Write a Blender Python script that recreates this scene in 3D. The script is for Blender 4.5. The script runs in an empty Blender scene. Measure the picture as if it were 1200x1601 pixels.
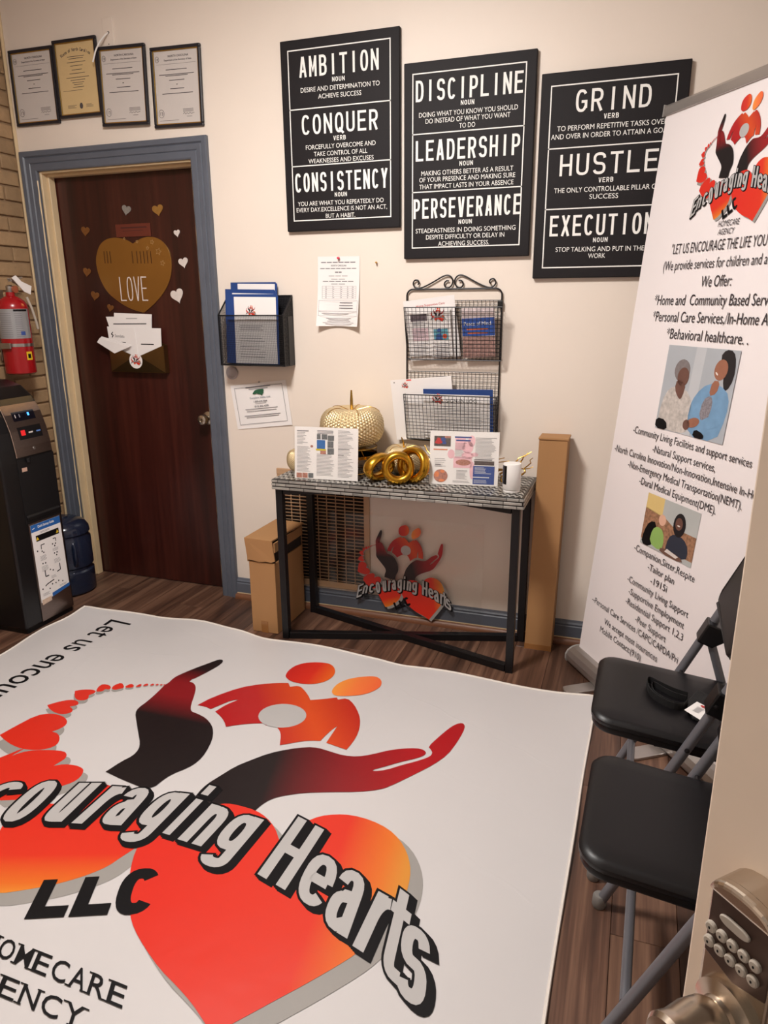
import bpy, bmesh, math, random
from mathutils import Vector, Matrix

random.seed(7)
sc = bpy.context.scene
COL = sc.collection

# ------------------------------------------------------------------ camera
CAM = Vector((1.8341, -2.9779, 1.4375))
YAW, PITCH, ROLL, FPX = 0.33579, 0.28354, -0.00749, 1125.88
IW, IH = 1200.0, 1601.0
_fw = Vector((-math.sin(YAW) * math.cos(PITCH), math.cos(YAW) * math.cos(PITCH), -math.sin(PITCH)))
_rt = Vector((math.cos(YAW), math.sin(YAW), 0))
_up = _rt.cross(_fw)
RT = math.cos(ROLL) * _rt + math.sin(ROLL) * _up
UP = -math.sin(ROLL) * _rt + math.cos(ROLL) * _up
FW = _fw
cd = bpy.data.cameras.new('camera')
cd.sensor_fit = 'AUTO'; cd.sensor_width = 36.0; cd.lens = 36.0 * FPX / IH
cd.clip_start = 0.02
cam = bpy.data.objects.new('camera', cd); COL.objects.link(cam)
m = Matrix((RT, UP, -FW)).transposed().to_4x4(); m.translation = CAM
cam.matrix_world = m
sc.camera = cam

# ------------------------------------------------------------------ view, world, light
sc.view_settings.view_transform = 'Standard'
sc.view_settings.look = 'None'
sc.view_settings.gamma = 1.0
sc.view_settings.use_curve_mapping = False
sc.view_settings.exposure = 0.0
w = bpy.data.worlds.new('world'); sc.world = w; w.use_nodes = True
w.node_tree.nodes['Background'].inputs[0].default_value = (1.0, 0.93, 0.86, 1)
w.node_tree.nodes['Background'].inputs[1].default_value = 0.25
LAMP = Vector((0.72, -1.62, 2.83))
ld = bpy.data.lights.new('ceiling_lamp_light', 'AREA'); ld.shape = 'SQUARE'; ld.size = 0.42
ld.energy = 58.0; ld.color = (1.0, 0.965, 0.935)
lo = bpy.data.objects.new('ceiling_lamp_light', ld); COL.objects.link(lo)
lo.location = LAMP - Vector((0, 0, 0.085))

pd = bpy.data.lights.new('ceiling_lamp_glow', 'POINT'); pd.energy = 28.0; pd.shadow_soft_size = 0.12; pd.color = ld.color
po = bpy.data.objects.new('ceiling_lamp_glow', pd); COL.objects.link(po); po.location = LAMP - Vector((0, 0, 0.19))

# measuring helpers: a point of the photograph on a known plane of the room
def ray(px, py):
    return FW + RT * ((px - 600.0) / FPX) - UP * ((py - 800.5) / FPX)
def WP(px, py, Y=0.0):
    d = ray(px, py); return CAM + d * ((Y - CAM.y) / d.y)
def FP(px, py, Z=0.0):
    d = ray(px, py); return CAM + d * ((Z - CAM.z) / d.z)
def XP(px, py, X=0.0):
    d = ray(px, py); return CAM + d * ((X - CAM.x) / d.x)

# ------------------------------------------------------------------ materials
def lin(c):
    r = []
    for v in c[:3]:
        v = v / 255.0
        r.append(v / 12.92 if v <= 0.04045 else ((v + 0.055) / 1.055) ** 2.4)
    return (r[0], r[1], r[2], 1.0)

MATS = {}
def mat(name, rgb, rough=0.5, metal=0.0, var=0.06, scale=8.0, bump=0.0, bscale=40.0, stretch=(1, 1, 1),
        rnd=0.0, emit=0.0, trans=0.0, spec=0.5, alpha=1.0, coat=0.0, aniso=0.0):
    if name in MATS: return MATS[name]
    ma = bpy.data.materials.new(name); ma.use_nodes = True
    nt = ma.node_tree; N = nt.nodes; L = nt.links
    b = N['Principled BSDF']
    b.inputs['Roughness'].default_value = rough
    b.inputs['Metallic'].default_value = metal
    b.inputs['Specular IOR Level'].default_value = spec
    b.inputs['Transmission Weight'].default_value = trans
    b.inputs['Alpha'].default_value = alpha
    b.inputs['Coat Weight'].default_value = coat
    c = lin(rgb)
    tc = N.new('ShaderNodeTexCoord'); mp = N.new('ShaderNodeMapping'); mp.inputs['Scale'].default_value = stretch
    L.new(tc.outputs['Object'], mp.inputs['Vector'])
    src = mp.outputs['Vector']
    if rnd:
        oi = N.new('ShaderNodeObjectInfo')
        ml = N.new('ShaderNodeMath'); ml.operation = 'MULTIPLY'; ml.inputs[1].default_value = 37.0
        L.new(oi.outputs['Random'], ml.inputs[0])
        va = N.new('ShaderNodeVectorMath'); va.operation = 'ADD'
        L.new(mp.outputs['Vector'], va.inputs[0]); L.new(ml.outputs[0], va.inputs[1]); src = va.outputs[0]
    nz = N.new('ShaderNodeTexNoise'); nz.inputs['Scale'].default_value = scale; nz.inputs['Detail'].default_value = 4
    L.new(src, nz.inputs['Vector'])
    mx = N.new('ShaderNodeMix'); mx.data_type = 'RGBA'
    mx.inputs['A'].default_value = tuple(min(1, v * (1 - var * 1.6)) for v in c[:3]) + (1,)
    mx.inputs['B'].default_value = tuple(min(1, v * (1 + var * 1.6)) for v in c[:3]) + (1,)
    L.new(nz.outputs['Fac'], mx.inputs['Factor'])
    out = mx.outputs['Result']
    if rnd:
        hs = N.new('ShaderNodeHueSaturation')
        mr = N.new('ShaderNodeMapRange'); mr.inputs['To Min'].default_value = 1 - rnd; mr.inputs['To Max'].default_value = 1 + rnd
        L.new(oi.outputs['Random'], mr.inputs['Value']); L.new(mr.outputs[0], hs.inputs['Value']); L.new(out, hs.inputs['Color'])
        out = hs.outputs['Color']
    L.new(out, b.inputs['Base Color'])
    if bump:
        n2 = N.new('ShaderNodeTexNoise'); n2.inputs['Scale'].default_value = bscale; n2.inputs['Detail'].default_value = 3
        L.new(src, n2.inputs['Vector'])
        bp = N.new('ShaderNodeBump'); bp.inputs['Strength'].default_value = bump; bp.inputs['Distance'].default_value = 0.01
        L.new(n2.outputs['Fac'], bp.inputs['Height']); L.new(bp.outputs[0], b.inputs['Normal'])
    if emit:
        b.inputs['Emission Color'].default_value = c; b.inputs['Emission Strength'].default_value = emit
    MATS[name] = ma
    return ma

def gradmat(name, ax, ay, lo_, hi, stops, rough=0.4):
    """flat print whose ink runs from one colour to another along a direction of the artwork"""
    if name in MATS: return MATS[name]
    ma = bpy.data.materials.new(name); ma.use_nodes = True
    nt = ma.node_tree; N = nt.nodes; L = nt.links; b = N['Principled BSDF']
    b.inputs['Roughness'].default_value = rough
    uv = N.new('ShaderNodeUVMap'); uv.uv_map = 'UVMap'
    dt = N.new('ShaderNodeVectorMath'); dt.operation = 'DOT_PRODUCT'; dt.inputs[1].default_value = (ax, ay, 0)
    L.new(uv.outputs[0], dt.inputs[0])
    mr = N.new('ShaderNodeMapRange'); mr.inputs['From Min'].default_value = lo_; mr.inputs['From Max'].default_value = hi
    L.new(dt.outputs['Value'], mr.inputs['Value'])
    cr = N.new('ShaderNodeValToRGB'); e = cr.color_ramp.elements
    while len(e) < len(stops): e.new(0.5)
    for k, (p, c) in enumerate(stops): e[k].position = p; e[k].color = lin(c)
    L.new(mr.outputs[0], cr.inputs[0]); L.new(cr.outputs[0], b.inputs['Base Color'])
    tc = N.new('ShaderNodeTexCoord'); n2 = N.new('ShaderNodeTexNoise'); n2.inputs['Scale'].default_value = 4.5; n2.inputs['Detail'].default_value = 3; L.new(tc.outputs['Object'], n2.inputs['Vector'])
    bp = N.new('ShaderNodeBump'); bp.inputs['Strength'].default_value = 0.42; bp.inputs['Distance'].default_value = 0.01; L.new(n2.outputs['Fac'], bp.inputs['Height']); L.new(bp.outputs[0], b.inputs['Normal'])
    MATS[name] = ma
    return ma

# ------------------------------------------------------------------ mesh helpers
ORG = {}
class MB:
    def __init__(s): s.v = []; s.f = []
    def add(s, vs, fs):
        k = len(s.v); s.v += [Vector(v) for v in vs]; s.f += [tuple(i + k for i in f) for f in fs]; return s
    def box(s, c, d, M=None):
        hx, hy, hz_ = d[0] / 2, d[1] / 2, d[2] / 2
        vs = [Vector((x * hx, y * hy, z * hz_)) for z in (-1, 1) for y in (-1, 1) for x in (-1, 1)]
        if M is not None: vs = [M @ v for v in vs]
        c = Vector(c)
        return s.add([v + c for v in vs], [(0, 2, 3, 1), (4, 5, 7, 6), (0, 1, 5, 4), (2, 6, 7, 3), (0, 4, 6, 2), (1, 3, 7, 5)])
    def bb(s, x0, x1, y0, y1, z0, z1):
        return s.box(((x0 + x1) / 2, (y0 + y1) / 2, (z0 + z1) / 2), (abs(x1 - x0), abs(y1 - y0), abs(z1 - z0)))
    def prism(s, poly, vec):
        n = len(poly); vec = Vector(vec); a = [Vector(p) for p in poly]; b = [p + vec for p in a]
        return s.add(a + b, [tuple(range(n))[::-1], tuple(range(n, 2 * n))] + [(i, (i + 1) % n, n + (i + 1) % n, n + i) for i in range(n)])
    def poly(s, pts): return s.add(pts, [tuple(range(len(pts)))])
    def tube(s, path, r, n=8, closed=False, flat=None):
        P = [Vector(p) for p in path]; m_ = len(P); rs = r if isinstance(r, (list, tuple)) else [r] * m_
        prev = None; vs = []
        for i, p in enumerate(P):
            if closed: t = (P[(i + 1) % m_] - P[i - 1])
            else: t = P[min(i + 1, m_ - 1)] - P[max(i - 1, 0)]
            t = t.normalized() if t.length > 1e-9 else Vector((0, 0, 1))
            if prev is None:
                a = Vector((0, 0, 1)) if abs(t.z) < 0.9 else Vector((1, 0, 0)); u = t.cross(a).normalized()
            else:
                u = prev - t * prev.dot(t); u = u.normalized() if u.length > 1e-6 else t.orthogonal().normalized()
            prev = u; w_ = t.cross(u)
            for k in range(n):
                an = 2 * math.pi * k / n
                vs.append(p + (u * math.cos(an) + w_ * math.sin(an)) * rs[i])
        fs = []
        for i in range(m_ if closed else m_ - 1):
            j = (i + 1) % m_
            for k in range(n): fs.append((i * n + k, i * n + (k + 1) % n, j * n + (k + 1) % n, j * n + k))
        if not closed: fs += [tuple(range(n))[::-1], tuple(range((m_ - 1) * n, m_ * n))]
        return s.add(vs, fs)
    def lathe(s, prof, c=(0, 0, 0), n=24, M=None):
        c = Vector(c); vs = []
        for r, z in prof:
            for k in range(n):
                a = 2 * math.pi * k / n; v = Vector((r * math.cos(a), r * math.sin(a), z)); vs.append((M @ v if M is not None else v) + c)
        fs = [(i * n + k, i * n + (k + 1) % n, (i + 1) * n + (k + 1) % n, (i + 1) * n + k) for i in range(len(prof) - 1) for k in range(n)]
        fs += [tuple(range(n))[::-1], tuple(range((len(prof) - 1) * n, len(prof) * n))]
        return s.add(vs, fs)

def put(name, me, ma, parent=None, org=None, smooth=False):
    """one mesh object; vertices arrive in room coordinates"""
    if org is None:
        if parent is not None: org = ORG[parent]
        else:
            xs = [v.co.x for v in me.vertices]; ys = [v.co.y for v in me.vertices]; zs = [v.co.z for v in me.vertices]
            org = Vector(((min(xs) + max(xs)) / 2, (min(ys) + max(ys)) / 2, min(zs)))
    me.transform(Matrix.Translation(-org))
    if ma is not None: me.materials.append(ma)
    o = bpy.data.objects.new(name, me); COL.objects.link(o)
    if parent is not None:
        o.parent = parent; o.location = org - ORG[parent]
    else: o.location = org
    ORG[o] = org.copy()
    if smooth:
        for p in me.polygons: p.use_smooth = True
    return o

def build(mb, name, ma, parent=None, bevel=0.0, smooth=False, seg=2, org=None, sub=0, angle=35):
    me = bpy.data.meshes.new(name)
    me.from_pydata([tuple(v) for v in mb.v], [], mb.f); me.validate(); 
    bm = bmesh.new(); bm.from_mesh(me)
    bmesh.ops.recalc_face_normals(bm, faces=bm.faces)
    if bevel:
        ed = [e for e in bm.edges if len(e.link_faces) == 2 and e.calc_face_angle(0) > math.radians(angle)]
        bmesh.ops.bevel(bm, geom=ed, offset=bevel, segments=seg, profile=0.5, affect='EDGES', clamp_overlap=True)
    bm.to_mesh(me); bm.free()
    o = put(name, me, ma, parent, org, smooth)
    if smooth:
        md = None
        try:
            me.set_sharp_from_angle(angle=math.radians(40))
        except Exception: pass
    return o

def tag(o, label=None, cat=None, group=None, kind=None):
    if label: o['label'] = label
    if cat: o['category'] = cat
    if group: o['group'] = group
    if kind: o['kind'] = kind
    return o
def thing(name, loc, label=None, cat=None, group=None, kind=None):
    o = bpy.data.objects.new(name, None); COL.objects.link(o); o.location = loc; o.empty_display_size = 0.05
    ORG[o] = Vector(loc); return tag(o, label, cat, group, kind)

# ------------------------------------------------------------------ lettering
_G = {}
def glyph(s, bold=0.0, space=1.0):
    k = (s, bold, space)
    if k in _G: return _G[k]
    c = bpy.data.curves.new('lettering', 'FONT'); c.body = s; c.size = 1.0; c.offset = bold; c.space_character = space
    c.resolution_u = 3; c.fill_mode = 'FRONT'
    o = bpy.data.objects.new('lettering', c); COL.objects.link(o)
    dg = bpy.context.evaluated_depsgraph_get(); dg.update()
    me = bpy.data.meshes.new_from_object(o.evaluated_get(dg))
    vs = [(v.co.x, v.co.y) for v in me.vertices]; fs = [tuple(p.vertices) for p in me.polygons]
    bpy.data.objects.remove(o); bpy.data.curves.remove(c); bpy.data.meshes.remove(me)
    _G[k] = (vs, fs); return _G[k]
def gbox(s, space=1.0):
    vs, _ = glyph(s, 0.0, space)
    return min(v[0] for v in vs), max(v[0] for v in vs), min(v[1] for v in vs), max(v[1] for v in vs)
CAPH = None
def caph():
    global CAPH
    if CAPH is None: CAPH = gbox('H')[3]
    return CAPH

def sarc(cx, cy, rx, ry, a0, a1, n=10, p=2.5):
    o = []
    for i in range(n + 1):
        a = math.radians(a0 + (a1 - a0) * i / n); c, q = math.cos(a), math.sin(a)
        o.append((cx + rx * math.copysign(abs(c) ** (2 / p), c), cy + ry * math.copysign(abs(q) ** (2 / p), q)))
    return o
def strokes(ch, W, H, t):
    """centre lines of a condensed grotesque letter filling a W x H box with a pen of width t"""
    L, R, B, T, C = t / 2, W - t / 2, t / 2, H - t / 2, W / 2; rx = (R - L) / 2; M = H * 0.5
    bowl = lambda y0, y1, x1=R: [(L, y1)] + [(L + (x1 - L) * 0.45, y1)] + sarc(L + (x1 - L) * 0.45, (y0 + y1) / 2, (x1 - L) * 0.55, (y1 - y0) / 2, 90, -90, 8) + [(L, y0)]
    ring_ = lambda y0, y1, a0=0, a1=360: sarc(C, (y0 + y1) / 2, rx, (y1 - y0) / 2, a0, a1, 22)
    ess = [(R, H * 0.74)] + sarc(C, (T + M) / 2, rx, (T - M) / 2, 15, 180, 10)[1:] + sarc(C, (T + M) / 2, rx, (T - M) / 2, 180, 250, 4)[1:] + sarc(C, (M + B) / 2, rx, (M - B) / 2, 70, 0, 4) + sarc(C, (M + B) / 2, rx, (M - B) / 2, 0, -165, 10)[1:]
    D = {
     'A': [[(L, 0), (C - t * .12, H)], [(R, 0), (C + t * .12, H)], [(L + W * .14, H * .30), (R - W * .14, H * .30)]],
     'B': [[(L, 0), (L, H)], bowl(H * .53, T, R - W * .04), bowl(B, H * .53)], 'C': [ring_(B, T, 38, 322)], 'D': [[(L, 0), (L, H)], bowl(B, T)],
     'E': [[(L, 0), (L, H)], [(L, T), (W, T)], [(L, H * .52), (W * .9, H * .52)], [(L, B), (W, B)]], 'G': [ring_(B, T, 38, 330), [(R, H * .16), (R, H * .48)], [(C, H * .46), (W, H * .46)]],
     'H': [[(L, 0), (L, H)], [(R, 0), (R, H)], [(L, M), (R, M)]], 'I': [[(C, 0), (C, H)]], 'L': [[(L, 0), (L, H)], [(L, B), (W, B)]],
     'M': [[(L, 0), (L, H)], [(R, 0), (R, H)], [(L, H - t * .3), (C, H * .30), (R, H - t * .3)]], 'N': [[(L, 0), (L, H)], [(R, 0), (R, H)], [(L, H - t * .5), (R, t * .5)]],
     'O': [ring_(B, T)], 'P': [[(L, 0), (L, H)], bowl(H * .44, T)], 'Q': [ring_(B, T), [(C, H * .24), (W, -H * .04)]], 'R': [[(L, 0), (L, H)], bowl(H * .47, T), [(C, H * .47), (R, 0)]],
     'S': [ess], 'T': [[(C, 0), (C, H)], [(0, T), (W, T)]], 'U': [[(L, H)] + [(L, H * .3)] + sarc(C, H * .3, rx, H * .3 - B, 180, 360, 10) + [(R, H)]], 'V': [[(L, H), (C - t * .12, 0)], [(R, H), (C + t * .12, 0)]],
     'X': [[(L, H), (R, 0)], [(L, 0), (R, H)]], 'Y': [[(L, H), (C, H * .45)], [(R, H), (C, H * .45)], [(C, H * .48), (C, 0)]],
     'n': [[(L, 0), (L, H)], [(L, H * .55)] + sarc(C, H * .6, rx, T - H * .6, 180, 0, 10) + [(R, 0)]], 'u': [[(R, 0), (R, H)], [(L, H)] + sarc(C, H * .4, rx, H * .4 - B, 180, 360, 10) + [(R, H * .45)]],
     'c': [ring_(B, T, 40, 320)], 'o': [ring_(B, T)], 'r': [[(L, 0), (L, H)], [(L, H * .5)] + sarc(L + (W - L), H * .5, W - L, T - H * .5, 175, 95, 8)],
     'a': [[(R, 0), (R, H * .62)] + sarc(C, H * .66, rx, T - H * .66, 0, 165, 8), [(R, H * .60), (C, H * .57)] + sarc(C, H * .31, rx, H * .31 - B, 95, 270, 10) + [(R, H * .20)]],
     'e': [[(L, H * .5), (R, H * .5)], [(R, H * .5)] + sarc(C, M, rx, T - M, 0, 180, 10) + sarc(C, M, rx, M - B, 180, 318, 10)],
     'i': [[(C, 0), (C, H * .70)], [(C, H * .80), (C, H)]], 't': [[(W * .42, H), (W * .42, H * .22)] + sarc(W * .42 + W * .32, H * .22, W * .32, H * .22 - B, 180, 270, 6) + [(W, B)], [(0, H * .74), (W * .95, H * .74)]],
     's': [ess], 'g': [sarc(C, H * .66, rx, H * .34 - t / 2, 0, 360, 22), [(R, H), (R, H * .22)] + sarc(C, H * .2, rx, H * .2 - B, 0, -165, 10)]}
    return D[ch]
def strip(pl, w):
    """a pen stroke along a centre line, mitred at the bends"""
    P = [Vector(p) for p in pl]; P = [p for i, p in enumerate(P) if i == 0 or (p - P[i - 1]).length > 1e-6]; n = len(P); vs = []
    closed = (P[0] - P[-1]).length < 1e-5 and n > 3
    for i in range(n):
        a = (P[i] - P[i - 1]).normalized() if i else ((P[0] - P[-2]).normalized() if closed else (P[1] - P[0]).normalized())
        b = (P[i + 1] - P[i]).normalized() if i < n - 1 else ((P[1] - P[0]).normalized() if closed else a)
        na, nb = Vector((-a.y, a.x)), Vector((-b.y, b.x)); mm = na + nb; mm = mm.normalized() if mm.length > 1e-4 else na
        k = 1 / max(0.55, mm.dot(na)); vs += [tuple(P[i] + mm * (w / 2 * k)), tuple(P[i] - mm * (w / 2 * k))]
    return vs, [(2 * i, 2 * i + 1, 2 * i + 3, 2 * i + 2) for i in range(n - 1)]

class Frame:
    """a flat sheet standing somewhere in the room: u right, v up, n towards the viewer"""
    def __init__(s, O, U, V):
        s.O = Vector(O); s.U = Vector(U).normalized(); s.V = Vector(V).normalized(); s.N = s.U.cross(s.V).normalized()
    def p(s, u, v, n=0.0): return s.O + s.U * u + s.V * v + s.N * n
    def px(s, px, py):
        d = ray(px, py); t = (s.O - CAM).dot(s.N) / d.dot(s.N); q = CAM + d * t - s.O
        return (q.dot(s.U), q.dot(s.V))

class Ink:
    """flat shapes printed on a frame, gathered into one mesh"""
    def __init__(s, fr, n): s.fr = fr; s.n = n; s.mb = MB()
    def rect(s, u0, v0, u1, v1):
        s.mb.poly([s.fr.p(a, b, s.n) for a, b in ((u0, v0), (u1, v0), (u1, v1), (u0, v1))]); return s
    def poly(s, pts): s.mb.poly([s.fr.p(a, b, s.n) for a, b in pts]); return s
    def ell(s, u, v, a, b, n=24, rot=0):
        c_, s_ = math.cos(rot), math.sin(rot)
        return s.poly([(u + a * math.cos(t) * c_ - b * math.sin(t) * s_, v + a * math.cos(t) * s_ + b * math.sin(t) * c_) for t in [2 * math.pi * k / n for k in range(n)]])
    def frame(s, u0, v0, u1, v1, t):
        s.rect(u0, v0, u1, v0 + t); s.rect(u0, v1 - t, u1, v1); s.rect(u0, v0 + t, u0 + t, v1 - t); s.rect(u1 - t, v0 + t, u1, v1 - t); return s
    def line(s, pts, t):
        for (a, b), (c, d) in zip(pts[:-1], pts[1:]):
            l = math.hypot(c - a, d - b) or 1e-6; nx, ny = -(d - b) / l * t / 2, (c - a) / l * t / 2
            s.poly([(a + nx, b + ny), (a - nx, b - ny), (c - nx, d - ny), (c + nx, d + ny)])
        return s
    def text(s, t, u0, u1, v, h, bold=0.0, shear=0.0, space=1.0):
        vs, fs = glyph(t, bold, space); x0, x1, _, _ = gbox(t, space); k = (u1 - u0) / (x1 - x0); q = h / caph()
        s.mb.add([s.fr.p(u0 + (x - x0) * k + shear * y * q, v + y * q, s.n) for x, y in vs], fs); return s
    def textpx(s, t, BL, BR, h, bold=0.0, shear=0.0):
        """baseline from one photo point to another, capital height in metres; follows the baseline's slope"""
        a = s.fr.px(*BL); b = s.fr.px(*BR); vs, fs = glyph(t, bold); x0, x1, _, _ = gbox(t)
        k = (b[0] - a[0]) / (x1 - x0); q = h / caph(); sl = 0.5 * (b[1] - a[1]) / (b[0] - a[0]); mid = (a[1] + b[1]) / 2
        s.mb.add([s.fr.p(a[0] + (x - x0) * k + shear * y * q, mid + sl * ((x - x0) * k - (b[0] - a[0]) / 2) + y * q, s.n) for x, y in vs], fs); return s
    def mono(s, t, BL, BR, h, pen, fill=0.74):
        """condensed capitals set in equal cells between two photo points"""
        a = s.fr.px(*BL); b = s.fr.px(*BR); n = len(t); g = (b[0] - a[0]); cell = g / (n - (1 - fill)); W = cell * fill; sl = 0.5 * (b[1] - a[1]) / g; mid = (a[1] + b[1]) / 2; e = 0
        for i, ch in enumerate(t):
            for st_ in strokes(ch, W, h, pen):
                vs, fs = strip(st_, pen); e += 1
                s.mb.add([s.fr.p(a[0] + i * cell + x, mid + sl * (i * cell + x - g / 2) + y, s.n + e * 3e-6) for x, y in vs], fs)
        return s
    def bars(s, u0, u1, v, n, pitch, t, rag=0.25, center=False):
        """lines of print too small to read"""
        for i in range(n):
            l = (u1 - u0) * (1 - random.random() * rag); o = ((u1 - u0) - l) / 2 if center else 0
            s.rect(u0 + o, v - i * pitch - t / 2, u0 + o + l, v - i * pitch + t / 2)
        return s
    def done(s, name, ma, parent): return build(s.mb, name, ma, parent)

# ------------------------------------------------------------------ common materials
WHITEINK = mat('white_ink', (238, 236, 232), 0.6, var=0.02)
BLACKINK = mat('black_ink', (9, 7, 10), 0.6, var=0.03, spec=0.2)
GREYINK = mat('grey_ink', (120, 116, 122), 0.6, var=0.03)
PAPER = mat('paper_white', (236, 231, 229), 0.7, var=0.02, scale=3)
BLACKMETAL = mat('black_metal', (13, 12, 15), 0.42, 0.2, var=0.1)
GOLD = mat('gold_metal', (214, 170, 84), 0.24, 1.0, var=0.08)
GOLDBRIGHT = mat('gold_beads', (226, 206, 166), 0.46, 0.85, var=0.1, scale=60)
STEEL = mat('brushed_steel', (176, 172, 170), 0.3, 1.0, var=0.08, scale=30, stretch=(1, 1, 12))
WOODDOOR = None

def woodmat(name, c_dark, c_mid, c_light, axis, rough, rnd=0.15, scale=1.0, coat=0.0):
    ma = bpy.data.materials.new(name); ma.use_nodes = True
    nt = ma.node_tree; N = nt.nodes; L = nt.links; b = N['Principled BSDF']
    b.inputs['Roughness'].default_value = rough; b.inputs['Coat Weight'].default_value = coat; b.inputs['Coat Roughness'].default_value = 0.25
    tc = N.new('ShaderNodeTexCoord'); oi = N.new('ShaderNodeObjectInfo')
    ml = N.new('ShaderNodeMath'); ml.operation = 'MULTIPLY'; ml.inputs[1].default_value = 91.0; L.new(oi.outputs['Random'], ml.inputs[0])
    va = N.new('ShaderNodeVectorMath'); va.operation = 'ADD'; L.new(tc.outputs['Object'], va.inputs[0]); L.new(ml.outputs[0], va.inputs[1])
    mp = N.new('ShaderNodeMapping'); s = [14.0, 14.0, 14.0]; s[axis] = 0.9; mp.inputs['Scale'].default_value = [v * scale for v in s]
    L.new(va.outputs[0], mp.inputs['Vector'])
    n1 = N.new('ShaderNodeTexNoise'); n1.inputs['Scale'].default_value = 1.0; n1.inputs['Detail'].default_value = 5; n1.inputs['Distortion'].default_value = 0.9
    L.new(mp.outputs[0], n1.inputs['Vector'])
    m2 = N.new('ShaderNodeMapping'); s2 = [90.0, 90.0, 90.0]; s2[axis] = 2.5; m2.inputs['Scale'].default_value = [v * scale for v in s2]; L.new(va.outputs[0], m2.inputs['Vector'])
    n2 = N.new('ShaderNodeTexNoise'); n2.inputs['Scale'].default_value = 1.0; n2.inputs['Detail'].default_value = 3; L.new(m2.outputs[0], n2.inputs['Vector'])
    ad = N.new('ShaderNodeMath'); ad.operation = 'MULTIPLY_ADD'; ad.inputs[1].default_value = 0.4; L.new(n2.outputs['Fac'], ad.inputs[0]); 
    sb = N.new('ShaderNodeMath'); sb.operation = 'MULTIPLY'; sb.inputs[1].default_value = 0.7; L.new(n1.outputs['Fac'], sb.inputs[0]); L.new(sb.outputs[0], ad.inputs[2])
    cr = N.new('ShaderNodeValToRGB'); e = cr.color_ramp.elements; e.new(0.5)
    for k, (p, c) in enumerate(((0.36, c_dark), (0.54, c_mid), (0.72, c_light))): e[k].position = p; e[k].color = lin(c)
    L.new(ad.outputs[0], cr.inputs[0])
    hs = N.new('ShaderNodeHueSaturation'); mr = N.new('ShaderNodeMapRange'); mr.inputs['To Min'].default_value = 1 - rnd; mr.inputs['To Max'].default_value = 1 + rnd
    L.new(oi.outputs['Random'], mr.inputs['Value']); L.new(mr.outputs[0], hs.inputs['Value']); L.new(cr.outputs[0], hs.inputs['Color'])
    L.new(hs.outputs[0], b.inputs['Base Color'])
    bp = N.new('ShaderNodeBump'); bp.inputs['Strength'].default_value = 0.12; bp.inputs['Distance'].default_value = 0.002
    L.new(n2.outputs['Fac'], bp.inputs['Height']); L.new(bp.outputs[0], b.inputs['Normal'])
    return ma

# ================================================================== THE ROOM
XL, XR, YB, YF, ZC = -1.03, 2.66, 0.0, -3.12, 2.86
WALL = mat('cream_wall_paint', (230, 217, 205), 0.5, var=0.035, scale=2.2, bump=0.05, bscale=16)
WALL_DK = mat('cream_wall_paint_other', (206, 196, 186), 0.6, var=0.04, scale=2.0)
BLUE = mat('blue_grey_trim_paint', (90, 95, 106), 0.42, var=0.08, scale=14, bump=0.06, bscale=60)
CREAMTRIM = mat('cream_jamb_paint', (214, 190, 152), 0.4, var=0.06, scale=10, bump=0.05, bscale=30)
MORTAR = mat('tan_mortar', (150, 122, 92), 0.85, var=0.15, scale=20, bump=0.5, bscale=60)
BRICK = mat('tan_painted_brick', (156, 127, 94), 0.7, var=0.16, scale=14, bump=0.35, bscale=50, rnd=0.16)
SUBFLOOR = mat('dark_subfloor', (46, 30, 22), 0.9)
PLANK = woodmat('brown_vinyl_plank', (48, 31, 24), (86, 59, 46), (124, 92, 73), 1, 0.42, 0.16)
CEIL = mat('white_ceiling_paint', (214, 209, 203), 0.8, var=0.03)

# door opening in the back wall
OX0, OX1, OZ = -0.917, -0.078, 2.042
mb = MB(); mb.bb(XL - 0.1, OX0, 0.0, 0.12, 0, ZC); mb.bb(OX0, OX1, 0.0, 0.12, OZ, ZC); mb.bb(OX1, XR + 0.1, 0.0, 0.12, 0, ZC)
tag(build(mb, 'wall_back', WALL), 'cream painted back wall with the posters and the brown door', kind='structure')
# floor with planks along the depth of the room
mb = MB(); mb.bb(XL - 0.1, XR + 0.1, YF - 0.6, 0.12, -0.06, -0.006)
floor = tag(build(mb, 'floor', SUBFLOOR), 'brown wood-look plank floor', kind='structure')
PW, PL_ = 0.1507, 1.22
k0 = math.floor((XL - 0.077) / PW); x = 0.077 + k0 * PW; ci = 0
while x < XR:
    x0, x1 = max(x, XL), min(x + PW, XR)
    off = (ci * 0.437) % PL_
    if abs(x - 1.8854) < 0.02: off = 1.525 % PL_
    e = -(off if off > 0.05 else PL_)
    ends = [0.11 if OX0 < (x0 + x1) / 2 < OX1 else 0.0]
    while ends[-1] > YF - 0.5:
        nxt = e if len(ends) == 1 else ends[-1] - PL_
        ends.append(max(nxt, YF - 0.5))
    for a, b_ in zip(ends[:-1], ends[1:]):
        if a - b_ < 0.03: continue
        q = MB(); q.bb(x0 + 0.0006, x1 - 0.0006, b_ + 0.0006, a - 0.0006, -0.006, 0.0)
        build(q, 'plank', PLANK, floor, bevel=0.0007, seg=1, org=Vector(((x0 + x1) / 2, (a + b_) / 2, -0.006)))
    x += PW; ci += 1
# ceiling
mb = MB(); mb.bb(XL - 0.1, XR + 0.1, YF - 0.1, 0.12, ZC, ZC + 0.05)
tag(build(mb, 'ceiling', CEIL), 'plain ceiling above the room', kind='structure')
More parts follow.
